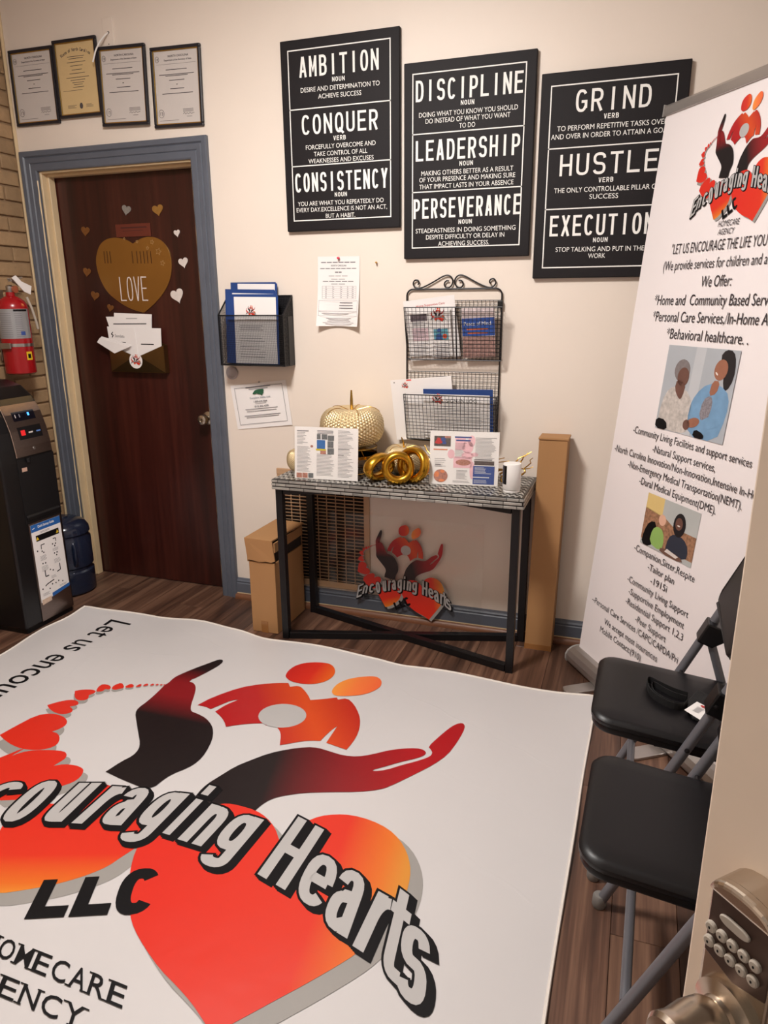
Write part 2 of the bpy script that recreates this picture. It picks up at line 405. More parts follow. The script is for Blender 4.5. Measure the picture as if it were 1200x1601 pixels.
# left wall, brick
mb = MB(); mb.bb(XL - 0.1, XL - 0.012, YF - 0.1, 0.0, 0, ZC)
wl = tag(build(mb, 'wall_left', MORTAR), 'tan painted brick side wall behind the water cooler', kind='structure')
CO, BL_ = 0.0681, 0.2045
shared = {}
for r in range(int(ZC / CO) + 1):
    z0 = r * CO
    y = 0.0 - 0.014 + (0.0 if r % 2 else BL_ / 2)
    while y > -1.25:
        a, b_ = min(y, -0.010), y - BL_ + 0.010
        if a - b_ > 0.03 and z0 + CO < ZC:
            key = (round(a - b_, 3))
            if key not in shared:
                q = MB(); q.bb(-0.05, 0.0, -(a - b_) / 2, (a - b_) / 2, 0, CO - 0.010)
                t = build(q, 'brick', BRICK, wl, bevel=0.004, seg=2, org=Vector((0, 0, 0)))
                shared[key] = t.data; bpy.data.objects.remove(t)
            o = bpy.data.objects.new('brick', shared[key]); COL.objects.link(o); o.parent = wl
            wp = Vector((XL + random.uniform(-0.0025, 0.0015), (a + b_) / 2, z0 + 0.005)); o.location = wp - ORG[wl]
            o.rotation_euler = (random.uniform(-0.006, 0.006), random.uniform(-0.01, 0.01), 0)
        y -= BL_
# corner bead between brick and plaster
mb = MB(); mb.tube([(XL + 0.006, -0.006, 0), (XL + 0.006, -0.006, 1.3), (XL + 0.005, -0.006, 2.1), (XL + 0.007, -0.007, ZC)], 0.008, 8)
tag(build(mb, 'trim_1', CREAMTRIM, smooth=True), 'cream caulked corner strip between brick wall and plaster wall', kind='structure')
# walls out of view that close the room
mb = MB(); mb.bb(XR, XR + 0.1, YF, 0.0, 0, ZC)
tag(build(mb, 'wall_right', WALL_DK), 'cream wall behind the folding chairs', kind='structure')
mb = MB(); mb.bb(XL - 0.1, 1.58, YF - 0.1, YF, 0, ZC); mb.bb(1.58, 2.53, YF - 0.1, YF, 2.06, ZC); mb.bb(2.53, XR + 0.1, YF - 0.1, YF, 0, ZC)
tag(build(mb, 'wall_front', WALL_DK), 'cream wall with the entrance doorway', kind='structure')

# baseboard with shoe moulding
SHOE = mat('brown_shoe_moulding', (112, 70, 46), 0.45, var=0.15, scale=12, stretch=(1, 6, 6))
def molding(x0, x1):
    mb = MB(); prof = [(0, 0.0), (-0.014, 0.0), (-0.014, 0.078), (-0.010, 0.082), (-0.012, 0.090), (-0.007, 0.097), (-0.005, 0.104), (0, 0.106)]
    mb.prism([(x0, y, z) for y, z in prof], (x1 - x0, 0, 0)); return mb
bbk = tag(build(molding(0.004, XR), 'baseboard_back', BLUE), 'blue-grey painted baseboard along the back wall', kind='structure')
mb = MB(); mb.prism([(0.004, -0.014 - 0.018 * math.sin(a), 0.026 * math.cos(a)) for a in [k * math.pi / 16 for k in range(9)]] + [(0.004, -0.014, 0.0)], (XR - 0.004, 0, 0))
build(mb, 'shoe_molding', SHOE, bbk)
mb = MB(); mb.bb(0.004, XR, -0.0155, -0.013, 0.024, 0.030); build(mb, 'paint_line', CREAMTRIM, bbk)

# ------------------------------------------------------------------ door_1: brown door with blue casing
d1 = thing('door_1', (-0.5, 0.08, 0), 'dark reddish-brown wooden door in a blue-grey casing', kind='structure')
REDWOOD = woodmat('dark_red_brown_wood', (34, 11, 8), (52, 18, 13), (70, 29, 21), 2, 0.36, 0.0, 0.5, coat=0.15)
mb = MB(); mb.bb(OX0 + 0.012, OX1 - 0.006, 0.078, 0.118, 0.004, OZ - 0.012); build(mb, 'slab', REDWOOD, d1, bevel=0.002)
# jambs and stops
def jamb(x0, x1, z0, z1, nm='jamb', y0=0.0, y1=0.12):
    q = MB(); q.bb(x0, x1, y0, y1, z0, z1); return build(q, nm, CREAMTRIM, d1, bevel=0.0015, seg=1)
jamb(OX0 - 0.004, OX0 + 0.010, 0, OZ); jamb(OX1 - 0.004, OX1 + 0.010, 0, OZ); jamb(OX0 + 0.010, OX1 - 0.004, OZ - 0.010, OZ, 'head_jamb')
jamb(OX0 + 0.010, OX0 + 0.021, 0, OZ - 0.010, 'door_stop', 0.034, 0.072); jamb(OX1 - 0.015, OX1 - 0.004, 0, OZ - 0.010, 'door_stop', 0.034, 0.072); jamb(OX0 + 0.021, OX1 - 0.015, OZ - 0.022, OZ - 0.010, 'door_stop', 0.034, 0.072)
# casing: profiled boards mitred at the corners
cw = 0.088
cp = [(0.0, 0.0), (0.0, -0.011), (0.006, -0.014), (0.030, -0.015), (0.033, -0.012), (0.037, -0.016), (0.056, -0.018), (0.060, -0.014), (0.066, -0.021), (cw - 0.004, -0.022), (cw, -0.017), (cw, 0.0)]
ix0, ix1, iz = OX0 - 0.002, OX1 - 0.001, OZ - 0.002
def casing(kind):
    q = MB(); n = len(cp)
    if kind == 'L': a = [(ix0 - u, y, 0.0) for u, y in cp]; b_ = [(ix0 - u, y, iz + u) for u, y in cp]
    if kind == 'R': a = [(ix1 + u, y, 0.0) for u, y in cp]; b_ = [(ix1 + u, y, iz + u) for u, y in cp]
    if kind == 'T': a = [(ix0 - u, y, iz + u) for u, y in cp]; b_ = [(ix1 + u, y, iz + u) for u, y in cp]
    q.add(a + b_, [tuple(range(n)), tuple(range(n, 2 * n))] + [(i, (i + 1) % n, n + (i + 1) % n, n + i) for i in range(n)])
    return q
build(casing('L'), 'casing_side', BLUE, d1); build(casing('R'), 'casing_side', BLUE, d1); build(casing('T'), 'casing_head', BLUE, d1)
# ragged edge of cream paint along the casing's inner face
for xx, sg in ((ix0, -1), (ix1, 1)):
    q = MB(); zs = [k * 0.05 for k in range(41)]
    pts = [(xx, -0.0112, z) for z in zs]; out = [(xx + sg * random.uniform(0.001, 0.0065 if sg < 0 else 0.004), -0.0148, z) for z in zs]
    q.add(pts + out, [(i, i + 1, 41 + i + 1, 41 + i) for i in range(40)]); build(q, 'paint_edge', CREAMTRIM, d1)
# knob
KN = WP(318, 656, 0.03); kx, kz = KN.x, KN.z
Mk = Matrix.Rotation(math.pi / 2, 3, 'X')
mb = MB(); mb.lathe([(0.0, 0.0), (0.033, 0.0), (0.033, 0.004), (0.026, 0.009), (0.013, 0.012), (0.012, 0.030), (0.020, 0.036), (0.027, 0.046), (0.027, 0.058), (0.022, 0.066), (0.0115, 0.069), (0.0105, 0.066), (0.0, 0.066)], (kx, 0.078, kz), 28, Mk)
kb = tag(build(mb, 'knob', mat('satin_nickel', (196, 188, 176), 0.26, 1.0, var=0.04), d1, smooth=True), 'satin nickel knob')
mb = MB(); mb.bb(kx - 0.0012, kx + 0.0012, 0.0095, 0.0118, kz - 0.006, kz + 0.006); build(mb, 'keyhole', BLACKINK, kb)

# ================================================================== THE LOGO (traced from the floor banner, in its own plane)
def f2(px, py): v = FP(px, py); return (v.x, v.y)
def zz(pts, s, ox, oy): return [f2(ox + a / s, oy + b / s) for a, b in pts]
def smoothed(pts, it=1):
    for _ in range(it):
        o = []
        for i, p in enumerate(pts):
            q = pts[(i + 1) % len(pts)]; o += [(p[0] * .75 + q[0] * .25, p[1] * .75 + q[1] * .25), (p[0] * .25 + q[0] * .75, p[1] * .25 + q[1] * .75)]
        pts = o
    return pts
LOGO = []          # (layer, part name, material, vertices, faces)
def shape(layer, nm, ma, pts, it=1):
    pts = smoothed(pts, it) if it else pts
    LOGO.append((layer, nm, ma, pts, [tuple(range(len(pts)))]))
DK, RD = (24, 14, 16), (166, 18, 26)
HANDL = gradmat('logo_left_hand_ink', 0, 1, -1.25, -0.62, [(0.0, (22, 13, 15)), (0.28, (24, 14, 16)), (0.50, (128, 20, 26)), (0.64, (128, 20, 26)), (0.82, (30, 15, 17)), (1.0, (16, 11, 13))])
HANDR = gradmat('logo_right_hand_ink', 1, 0.25, 0.35, 1.0, [(0.0, DK), (0.28, DK), (0.62, (126, 20, 26)), (1.0, RD)])
BODY = gradmat('logo_family_ink', 1, 0.7, -0.25, 0.42, [(0.0, (166, 20, 26)), (0.35, (172, 26, 28)), (0.66, (206, 74, 30)), (1.0, (178, 34, 28))])
HEAD1 = gradmat('logo_red_head_ink', 1, 0, 0.55, 0.86, [(0.0, (180, 24, 28)), (0.5, (206, 46, 30)), (1.0, (238, 122, 34))])
HEAD2 = gradmat('logo_orange_head_ink', 1, 0, 0.78, 1.02, [(0.0, (232, 160, 60)), (0.5, (236, 122, 62)), (1.0, (230, 92, 56))])
HEART = mat('logo_heart_ink', (208, 42, 26), 0.4, var=0.03, bump=0.42, bscale=4.5)
HEARTR = gradmat('logo_right_heart_ink', 1, 0.12, 0.55, 1.19, [(0.0, (210, 42, 28)), (0.70, (212, 48, 28)), (0.9, (216, 108, 34)), (1.0, (208, 136, 48))])
HEARTL = gradmat('logo_left_heart_ink', 0.35, -1, 1.70, 2.05, [(0.0, (208, 40, 26)), (0.58, (212, 48, 28)), (0.88, (216, 104, 32)), (1.0, (220, 138, 48))])
SHADE = mat('logo_grey_drop_ink', (148, 144, 140), 0.5, var=0.02)
SILV = mat('logo_silver_ink', (176, 173, 172), 0.45, var=0.02)
def heart_shadow(pts, dx=0.035, dy=-0.03): return [(a + dx, b + dy) for a, b in pts]

hl = zz([(995,72),(960,68),(900,90),(760,140),(640,190),(600,215),(570,245),(540,260),(480,320),(400,390),(330,440),(307,480),(315,540),(335,660),(345,720),(335,770),(290,820),(200,865),(77,945),(77,945),(200,1005),(370,1075),(455,1070),(510,1025),(590,970),(720,920),(800,870),(860,800),(910,700),(918,630),(905,580),(860,525),(800,492),(755,475),(740,460),(742,420),(770,340),(782,285),(770,255),(740,238),(700,236),(660,255),(630,300),(600,360),(565,415),(552,405),(553,375),(570,345),(600,310),(630,260),(660,232),(700,218),(740,216),(755,220),(800,200),(900,150),(985,100)], 5, 150, 1020)
shape(3, 'left_hand', HANDL, hl)
hr = [f2(*q) for q in [(293,1276),(296,1262),(310,1242),(324,1229),(342,1218),(368,1202),(390,1193),(420,1181.5),(449,1175),(479,1171),(497,1172),(515,1177.5),(537,1184),(559,1185.5),(581,1182),(611,1174.5),(640,1172),(658,1173),(666,1178),(664,1183),(651,1188),(625,1193.6),(600,1201),(581,1206),(585,1208),(603,1206),(629,1198),(651,1192.5),(671,1186),(676,1180),(673,1174),(669,1170),(684,1156),(702,1141),(713,1134.6),(722.5,1133),(726.6,1137.5),(724,1147),(713,1165),(699,1183),(677,1198),(651,1211),(618,1227),(596,1236),(559,1240),(515,1240.5),(475,1242),(442,1247),(424,1252),(409,1261),(398,1271),(390,1285)]]
shape(3, 'right_hand', HANDR, hr)
bd = zz([(33,316),(33,316),(120,270),(280,215),(400,195),(500,188),(565,188),(565,188),(575,210),(575,210),(630,203),(660,230),(685,265),(693,287),(693,287),(770,280),(850,270),(850,270),(855,283),(855,283),(910,273),(950,310),(980,370),(987,420),(975,480),(940,540),(905,580),(905,580),(850,562),(787,540),(787,540),(820,490),(852,440),(852,440),(830,455),(800,480),(770,510),(752,530),(752,530),(700,528),(640,533),(580,545),(515,557),(515,557),(522,500),(515,470),(495,445),(475,435),(433,440),(433,440),(430,425),(430,425),(350,428),(270,435),(200,447),(200,447),(190,415),(170,385),(137,355),(137,355),(200,315),(275,285),(275,285),(230,290),(170,315),(110,340),(110,340),(80,325)], 3.75, 300, 1020)
shape(3, 'family_body', BODY, bd)
shape(3, 'head', HEAD1, zz([(547,145),(565,115),(610,85),(680,70),(780,72),(825,85),(842,115),(830,145),(790,175),(720,193),(640,192),(580,178),(555,160)], 3.75, 300, 1020), 2)
shape(3, 'head', HEAD2, zz([(820,245),(820,225),(850,190),(910,162),(990,148),(1070,143),(1105,160),(1113,185),(1100,210),(1050,238),(990,255),(900,262),(840,260)], 3.75, 300, 1020), 2)
cc = FP(441.3, 1121.3)
shape(4, 'child_head', SILV, [(cc.x + 0.088 * math.cos(t), cc.y + 0.078 * math.sin(t)) for t in [k * math.pi / 14 for k in range(28)]], 0)
# chain of hearts
hs_ = [
 [(0,478),(0,478),(100,420),(240,345),(340,328),(420,345),(452,375),(445,405),(400,435),(350,452),(350,452),(390,465),(403,500),(385,540),(330,568),(240,580),(150,572),(80,545),(30,510)],
 [(318,275),(318,275),(400,250),(470,238),(515,242),(530,260),(515,275),(468,283),(468,283),(488,300),(485,318),(450,332),(400,335),(355,318),(328,295)],
 [(503,180),(503,180),(560,170),(620,170),(645,180),(630,195),(595,207),(595,207),(595,225),(575,240),(530,243),(505,230),(500,205)],
 [(643,180),(660,150),(690,133),(735,140),(745,158),(730,170),(705,165),(690,180),(655,185)],
 [(748,160),(765,140),(815,122),(833,148),(825,160),(795,165),(770,172),(752,165)],
 [(835,150),(880,128),(900,143),(890,155),(850,158)],
 [(903,150),(945,128),(950,143),(930,152)], [(955,143),(985,126),(998,138),(970,146)], [(1002,140),(1025,127),(1036,137),(1015,143)],
 [(1038,139),(1056,129),(1066,137),(1050,142)], [(1068,139),(1082,131),(1092,137),(1078,142)], [(1092,139),(1102,133),(1110,138),(1100,141)]]
for i, h in enumerate(hs_):
    pts = zz(h, 4.2857, 0, 1040); k = (0.8, 0.45, 0.35, 0.3, 0.25, 0.2)[i] if i < 6 else 0.12
    shape(0, 'heart_shadow', SHADE, heart_shadow(pts, 0.035 * k, -0.055 * k)); shape(1, 'small_heart', HEART, pts)
h1 = [(-0.055, -1.49), (-0.055, -1.49), (0.0, -1.37)] + zz([(60,630),(140,595),(240,578),(350,578),(430,585),(450,605),(440,635),(400,660),(360,685),(360,685),(430,672),(510,680),(555,700),(562,720),(540,760),(490,795),(400,825)], 4.2857, 0, 1040) + [(0.16, -1.63), (0.05, -1.60)]
shape(0, 'heart_shadow', SHADE, heart_shadow(h1, 0.035, -0.02)); shape(1, 'small_heart', HEART, h1)
hL = [f2(*q) for q in [(118,1232),(150,1226),(176,1231),(203,1245),(226,1268),(234,1292),(229,1310),(220,1320),(212,1328),(190,1342),(170,1356),(140,1369),(108,1379),(80,1386),(40,1393),(0,1399)]] + [(0.350, -1.915), (0.350, -1.915), (0.28, -1.80), (0.215, -1.69)] + [f2(*q) for q in [(20,1275),(40,1256),(60,1248),(85,1262),(105,1250)]]
shape(0, 'heart_shadow', SHADE, heart_shadow(hL, 0.045, -0.028)); shape(1.5, 'left_heart', HEARTL, hL)
hR = [f2(*q) for q in [(332,1622),(332,1622),(316.7,1598),(300,1573),(277,1547),(250,1520),(227,1487),(210,1457),(203,1433),(202,1380),(205,1357),(211,1335),(220,1320),(240,1298),(265,1280),(300,1267),(340,1261),(355,1259.5),(372,1262),(400,1270),(417,1281),(430,1297),(437,1318),(443,1330),(443,1330),(455,1307),(478,1287),(500,1278),(525,1275),(550,1276),(580,1284),(607,1297.5),(625,1315),(636,1335),(641,1355),(641,1375),(635,1400),(620,1430),(600,1455),(580,1475),(555,1496),(525,1515),(475,1544),(425,1571),(400,1585)]]
shape(2, 'heart_shadow', SHADE, heart_shadow(hR, 0.042, -0.026)); shape(5, 'right_heart', HEARTR, hR)
# arched name, letter by letter: foot left, foot right, head left
LET = [('o',(-8,1287),(35,1288),(62,1223)), ('u',(58,1287),(97,1287),(124,1227)), ('r',(111,1289),(140,1291),(176,1232)), ('a',(150,1291),(190,1293),(205,1234)),
 ('g',(178,1316),(221,1322),(258,1240)), ('i',(253,1305),(266,1309),(327,1231)), ('n',(277,1315),(315,1327),(331,1260)), ('g',(304,1350),(346,1366),(374,1272)),
 ('H',(402,1370),(446,1396),(466,1279)), ('e',(456,1404),(502,1432),(493,1330)), ('a',(500,1446),(543,1472),(537,1355)), ('r',(550,1482),(578,1500),(591,1396)),
 ('t',(588,1515),(621,1545),(620,1388)), ('s',(614,1552),(662,1588),(632,1440))]
LETW = [('E',(-0.188,-1.817),(-0.087,-1.770),(-0.140,-1.590)), ('n',(-0.076,-1.735),(0.012,-1.708),(-0.040,-1.590)), ('c',(0.047,-1.700),(0.135,-1.690),(0.075,-1.543))]
quads = [(c, Vector(a), Vector(b), Vector(t)) for c, a, b, t in LETW] + [(c, Vector(f2(*a)), Vector(f2(*b)), Vector(f2(*t))) for c, a, b, t in LET]
for c, A, B, T in quads:
    U, V = (B - A), (T - A); W_, H_ = U.length, V.length; pen = min(0.034, W_ * 0.96); e = 0
    def mp_(vs, d=(0, 0)): return [tuple(A + U * (x / W_) + V * (y / H_) + Vector(d)) for x, y in vs]
    for st_ in strokes(c, W_, H_, pen):
        e += 0.004
        ov, of = strip([(st_[0][0] + (st_[0][0] - st_[1][0]) * 0.007 / max(1e-6, math.dist(st_[0], st_[1])), st_[0][1] + (st_[0][1] - st_[1][1]) * 0.007 / max(1e-6, math.dist(st_[0], st_[1])))] + list(st_[1:-1]) + [(st_[-1][0] + (st_[-1][0] - st_[-2][0]) * 0.007 / max(1e-6, math.dist(st_[-1], st_[-2])), st_[-1][1] + (st_[-1][1] - st_[-2][1]) * 0.007 / max(1e-6, math.dist(st_[-1], st_[-2])))] if math.dist(st_[0], st_[-1]) > 1e-4 else st_, pen + 0.013)
        for k in (1, 2, 3): LOGO.append((6 + 0.1 * (3 - k) + e, 'letter_shadow', BLACKINK, mp_(ov, (0.0062 * k, -0.0040 * k)), of))
        LOGO.append((6.4 + e, 'letter_outline', BLACKINK, mp_(ov), of))
        iv, iff = strip(st_, pen - 0.002); LOGO.append((7 + e, 'letter_face', SILV, mp_(iv), iff))
for c, A, B, T in [('L',(38,1440),(100,1437),(69,1378)), ('L',(107,1437),(168,1434),(134,1374)), ('C',(172,1437),(237,1432),(196,1363))]:
    A, B, T = Vector(f2(*A)), Vector(f2(*B)), Vector(f2(*T)); U, V = B - A, T - A; e = 0
    for st_ in strokes(c, U.length, V.length, 0.036):
        vs, fs = strip(st_, 0.036); e += 0.01
        LOGO.append((6.5 + e, 'company_lettering', BLACKINK, [tuple(A + U * (x / U.length) + V * (y / V.length)) for x, y in vs], fs))
def slab_word(word, A, B, T):
    """typewriter lettering: thin capitals with slab serifs"""
    A, B, T = Vector(f2(*A)), Vector(f2(*B)), Vector(f2(*T)); n = len(word); U = (B - A) / n; V = T - A
    for i, ch in enumerate(word):
        vs, fs = glyph(ch, 0.004); x0, x1, y0, y1 = gbox(ch); O = A + U * (i + 0.1)
        LOGO.append((6.5, 'agency_lettering', BLACKINK, [tuple(O + U * (0.8 * (x - x0) / (x1 - x0)) + V * ((y - y0) / (y1 - y0))) for x, y in vs], fs))
        feet = {'H': [(0.0, 0), (0.8, 0), (0.0, 1), (0.8, 1)], 'M': [(0.0, 0), (0.8, 0), (0.0, 1), (0.8, 1)], 'E': [(0.0, 0), (0.0, 1)], 'A': [(0.0, 0), (0.8, 0)], 'R': [(0.0, 0), (0.0, 1), (0.8, 0)], 'N': [(0.0, 1), (0.0, 0), (0.8, 1)], 'Y': [(0.4, 0), (0.0, 1), (0.8, 1)]}.get(ch, [])
        for fx, fy in feet:
            t = 0.07; y_ = fy - (t if fy else 0)
            q = [O + U * (fx - 0.17) + V * y_, O + U * (fx + 0.17) + V * y_, O + U * (fx + 0.17) + V * (y_ + t), O + U * (fx - 0.17) + V * (y_ + t)]
            LOGO.append((6.5, 'agency_lettering', BLACKINK, [tuple(v) for v in q], [(0, 1, 2, 3)]))
slab_word('HOMECARE', (-35, 1486), (194, 1583), (-20, 1457)); slab_word('AGENCY', (-73, 1530), (128, 1616), (-58, 1501))

def lay(items, fn, parent, gap, maxedge=0.0, prefix=''):
    """prints artwork on a sheet; fn maps artwork (x, y, height above sheet) into the room"""
    groups = {}
    for layer, nm, ma, vs, fs in items: groups.setdefault((nm, ma.name), []).append((layer, vs, fs, ma))
    for (nm, _), lst in groups.items():
        bm = bmesh.new(); uvl = bm.loops.layers.uv.new('UVMap'); lay_ = bm.verts.layers.float.new('h')
        for layer, vs, fs, ma in lst:
            bv = []
            for x, y in vs:
                q = bm.verts.new((x, y, 0)); q[lay_] = layer; bv.append(q)
            for f in fs:
                try: bm.faces.new([bv[i] for i in f])
                except ValueError: pass
        bmesh.ops.triangulate(bm, faces=bm.faces[:])
        if maxedge:
            for _ in range(6):
                ed = [e for e in bm.edges if e.calc_length() > maxedge]
                if not ed: break
                bmesh.ops.subdivide_edges(bm, edges=ed, cuts=1); bmesh.ops.triangulate(bm, faces=[f for f in bm.faces if len(f.verts) > 3])
        loose = [v for v in bm.verts if not v.link_faces]
        if loose: bmesh.ops.delete(bm, geom=loose, context='VERTS')
        for f in bm.faces:
            if f.normal.z < 0: f.normal_flip()
            for l in f.loops: l[uvl].uv = (l.vert.co.x, l.vert.co.y)
        for v in bm.verts: v.co = fn(v.co.x, v.co.y, gap * (1 + v[lay_]))
        me = bpy.data.meshes.new(nm); bm.to_mesh(me); bm.free()
        put(nm, me, lst[0][3], parent)

# ------------------------------------------------------------------ big banner lying on the floor
VINYL = mat('white_banner_vinyl', (200, 196, 196), 0.36, var=0.02, scale=3, bump=0.42, bscale=4.5)
def interp(tab, x):
    if x <= tab[0][0]: return tab[0][1]
    for (a, b), (c, d) in zip(tab[:-1], tab[1:]):
        if x <= c:
            t = (x - a) / (c - a); t = t * t * (3 - 2 * t); return b + (d - b) * t
    return tab[-1][1]
YTOP = [(-0.62, -0.400), (-0.25, -0.352), (-0.056, -0.338), (0.2, -0.372), (0.394, -0.406), (0.879, -0.421), (1.056, -0.446), (1.375, -0.456), (1.79, -0.476)]
XLFT = [(-2.4, -0.57), (-1.5, -0.60), (-0.9, -0.625), (-0.64, -0.652), (-0.40, -0.612)]
XRGT = [(-2.4, 1.760), (-1.8, 1.765), (-1.06, 1.777), (-0.476, 1.789)]
YBOT = -2.36
def hz(x, y):
    h = 0.0045 + 0.0016 * math.sin(6.1 * x + 2.3 * y) + 0.0014 * math.sin(7.7 * y - 3.9 * x + 1.0)
    top = y - interp(YTOP, x); h += 0.006 * math.exp(-(top / 0.10) ** 2) * (1.1 + math.sin(11 * x + 0.6))
    h += 0.012 * math.exp(-((x + 0.61) / 0.09) ** 2 - ((y + 0.40) / 0.07) ** 2)
    h += 0.004 * math.exp(-((x - 1.78) / 0.08) ** 2) * (1 + math.sin(9 * y))
    return h
fb = thing('floor_banner', (0.58, -1.38, 0.0), 'large white vinyl company banner spread on the plank floor', 'banner')
NX, NY = 84, 66; vs = []; rim = []
for j in range(NY + 1):
    for i in range(NX + 1):
        s, t = i / NX, j / NY; xs = -0.62 + s * 2.41; y = interp(YTOP, xs) * (1 - t) + YBOT * t
        x = interp(XLFT, y) * (1 - s) + interp(XRGT, y) * s; vs.append(Vector((x, y, hz(x, y))))
fs = [(j * (NX + 1) + i, (j + 1) * (NX + 1) + i, (j + 1) * (NX + 1) + i + 1, j * (NX + 1) + i + 1) for j in range(NY) for i in range(NX)]
mb = MB(); mb.add(vs, fs); build(mb, 'sheet', VINYL, fb, smooth=True)
rim = [vs[i] for i in range(NX + 1)] + [vs[j * (NX + 1) + NX] for j in range(1, NY + 1)] + [vs[NY * (NX + 1) + i] for i in range(NX - 1, -1, -1)] + [vs[j * (NX + 1)] for j in range(NY - 1, 0, -1)]
mb = MB(); mb.tube([v + Vector((0, 0, 0.0005)) for v in rim], 0.0042, 6, True)
build(mb, 'hem', mat('banner_hem', (232, 224, 216), 0.4, var=0.02), fb, smooth=True)
lay(LOGO, lambda x, y, h: Vector((x, y, hz(x, y) + 0.0006 + h)), fb, 0.00028, 0.045)
# slogan running down the left side
sl_ = []; t_ = 'Let us encour'; vs, fs = glyph(t_, 0.004); x0, x1, _, _ = gbox(t_); k = 0.735 / (x1 - x0)
SO = Vector((-0.413, -0.455)); SD = Vector((-0.02, -1.0)).normalized(); SU = Vector((-SD.y, SD.x))
sl_.append((1, 'slogan_lettering', BLACKINK, [tuple(SO + SD * ((x - x0) * k) + SU * (y * 0.115 / caph())) for x, y in vs], fs))
lay(sl_, lambda x, y, h: Vector((x, y, hz(x, y) + 0.0006 + h)), fb, 0.00028, 0.045)
# creases of the folded vinyl
def crease(a, b_, wd=0.004):
    n = max(2, int((Vector(b_) - Vector(a)).length / 0.05)); d = (Vector(b_) - Vector(a)).normalized(); nn = Vector((-d.y, d.x))
    P = [Vector(a).lerp(Vector(b_), i / n) + nn * 0.006 * math.sin(i * 1.7) for i in range(n + 1)]; q = []
    for i, p in enumerate(P):
        e = 0.0 if i in (0, n) else 1.0
        for o_, hh in ((-wd * 1.8, -0.0006), (0, 0.0013 * e), (wd * 1.8, -0.0006)):
            c_ = p + nn * o_; q.append(Vector((c_.x, c_.y, hz(c_.x, c_.y) + hh)))
    cr = MB(); cr.add(q, [(3 * i + k, 3 * i + 3 + k, 3 * i + 4 + k, 3 * i + 1 + k) for i in range(n) for k in (0, 1)]); build(cr, 'crease', VINYL, fb, smooth=True)
for a, b_ in [((-0.5, -0.72), (0.15, -0.66)), ((1.02, -0.60), (1.72, -0.95)), ((-0.28, -0.50), (-0.22, -1.02)), ((1.30, -1.05), (1.72, -1.20)), ((1.42, -1.35), (1.74, -1.52)), ((1.05, -1.02), (1.05, -0.60)), ((-0.1, -0.42), (0.3, -0.56))]:
    crease(a, b_)

# ================================================================== CONSOLE TABLE
TX0, TX1, TY0, TY1, TZ = 0.430, 1.475, -0.374, -0.012, 0.735
tb = thing('console_table', ((TX0 + TX1) / 2, -0.19, 0), 'narrow console table with black and silver inlaid top on crossed black metal legs', 'table')
INLAYBLK = mat('black_inlay_ground', (26, 23, 22), 0.3, var=0.1)
INLAY = mat('silver_bone_inlay', (150, 146, 140), 0.28, 0.15, var=0.3, scale=25, rnd=0.3)
mb = MB(); mb.bb(TX0, TX1, TY0, TY1, TZ - 0.046, TZ - 0.0015)
top = build(mb, 'table_top', INLAYBLK, tb, bevel=0.003)
# chevron inlay of the top surface
mb = MB(); cwid, pit, th = 0.0116, 0.0380, 0.0185
nc = int((TX1 - TX0 - 0.006) / cwid)
for c in range(nc):
    xa = TX0 + 0.004 + c * cwid; xb = xa + cwid - 0.0002; s = 1 if c % 2 else -1
    y = TY0 - 0.02
    while y < TY1 + 0.02:
        ya, yb = (y - s * 0.0115), (y + s * 0.0115); q = []
        if min(ya, yb) > TY0 + 0.003 and max(ya, yb) + th < TY1 - 0.003:
            mb.add([(xa, ya, TZ), (xb, yb, TZ), (xb, yb + th, TZ), (xa, ya + th, TZ), (xa, ya, TZ - 0.002), (xb, yb, TZ - 0.002), (xb, yb + th, TZ - 0.002), (xa, ya + th, TZ - 0.002)],
                   [(0, 1, 2, 3), (0, 4, 5, 1), (1, 5, 6, 2), (2, 6, 7, 3), (3, 7, 4, 0)])
        y += pit
tag(build(mb, 'chevron_inlay', INLAY, top), kind='stuff')
# strips along the edges
for row in range(3):
    z0 = TZ - 0.0145 - row * 0.0150; x = TX0 - 0.03 - random.random() * 0.03
    while x < TX1:
        l = random.uniform(0.045, 0.085); a, b_ = max(x, TX0 + 0.001), min(x + l - 0.0018, TX1 - 0.001)
        if b_ - a > 0.01:
            q = MB(); q.bb(a, b_, TY0 - 0.0025, TY0 + 0.002, z0, z0 + 0.0102); build(q, 'inlay_strip', INLAY, top, bevel=0.001, seg=1, org=Vector(((a + b_) / 2, TY0, z0)))
        x += l
    for sx in (TX0, TX1):
        y = TY0
        while y < TY1:
            l = random.uniform(0.045, 0.085); b_ = min(y + l - 0.0018, TY1 - 0.001)
            if b_ - y > 0.01:
                q = MB(); q.bb(sx - 0.002, sx + 0.002, y + 0.001, b_, z0, z0 + 0.0102); build(q, 'inlay_strip', INLAY, top, bevel=0.0009, seg=1, org=Vector((sx, (y + b_) / 2, z0)))
            y += l
LG = 0.030; LX0, LX1, LYF, LYB = 0.452, 1.445, -0.345, -0.050
for lx in (LX0, LX1):
    for ly in (LYF, LYB):
        q = MB(); q.bb(lx - LG / 2, lx + LG / 2, ly - LG / 2, ly + LG / 2, 0, TZ - 0.046); build(q, 'leg', BLACKMETAL, tb, bevel=0.0015)
def bar(a, b_, name, z0, z1):
    a = Vector(a); b_ = Vector(b_); d = (b_ - a); M_ = Matrix.Rotation(math.atan2(d.y, d.x), 3, 'Z'); q = MB()
    q.box(((a.x + b_.x) / 2, (a.y + b_.y) / 2, (z0 + z1) / 2), (d.length - LG, LG, z1 - z0), M_); return build(q, name, BLACKMETAL, tb, bevel=0.0015)
bar((LX0, LYF), (LX1, LYB), 'floor_bar', 0.0, 0.030); bar((LX0, LYB), (LX1, LYF), 'floor_bar', 0.001, 0.0305)
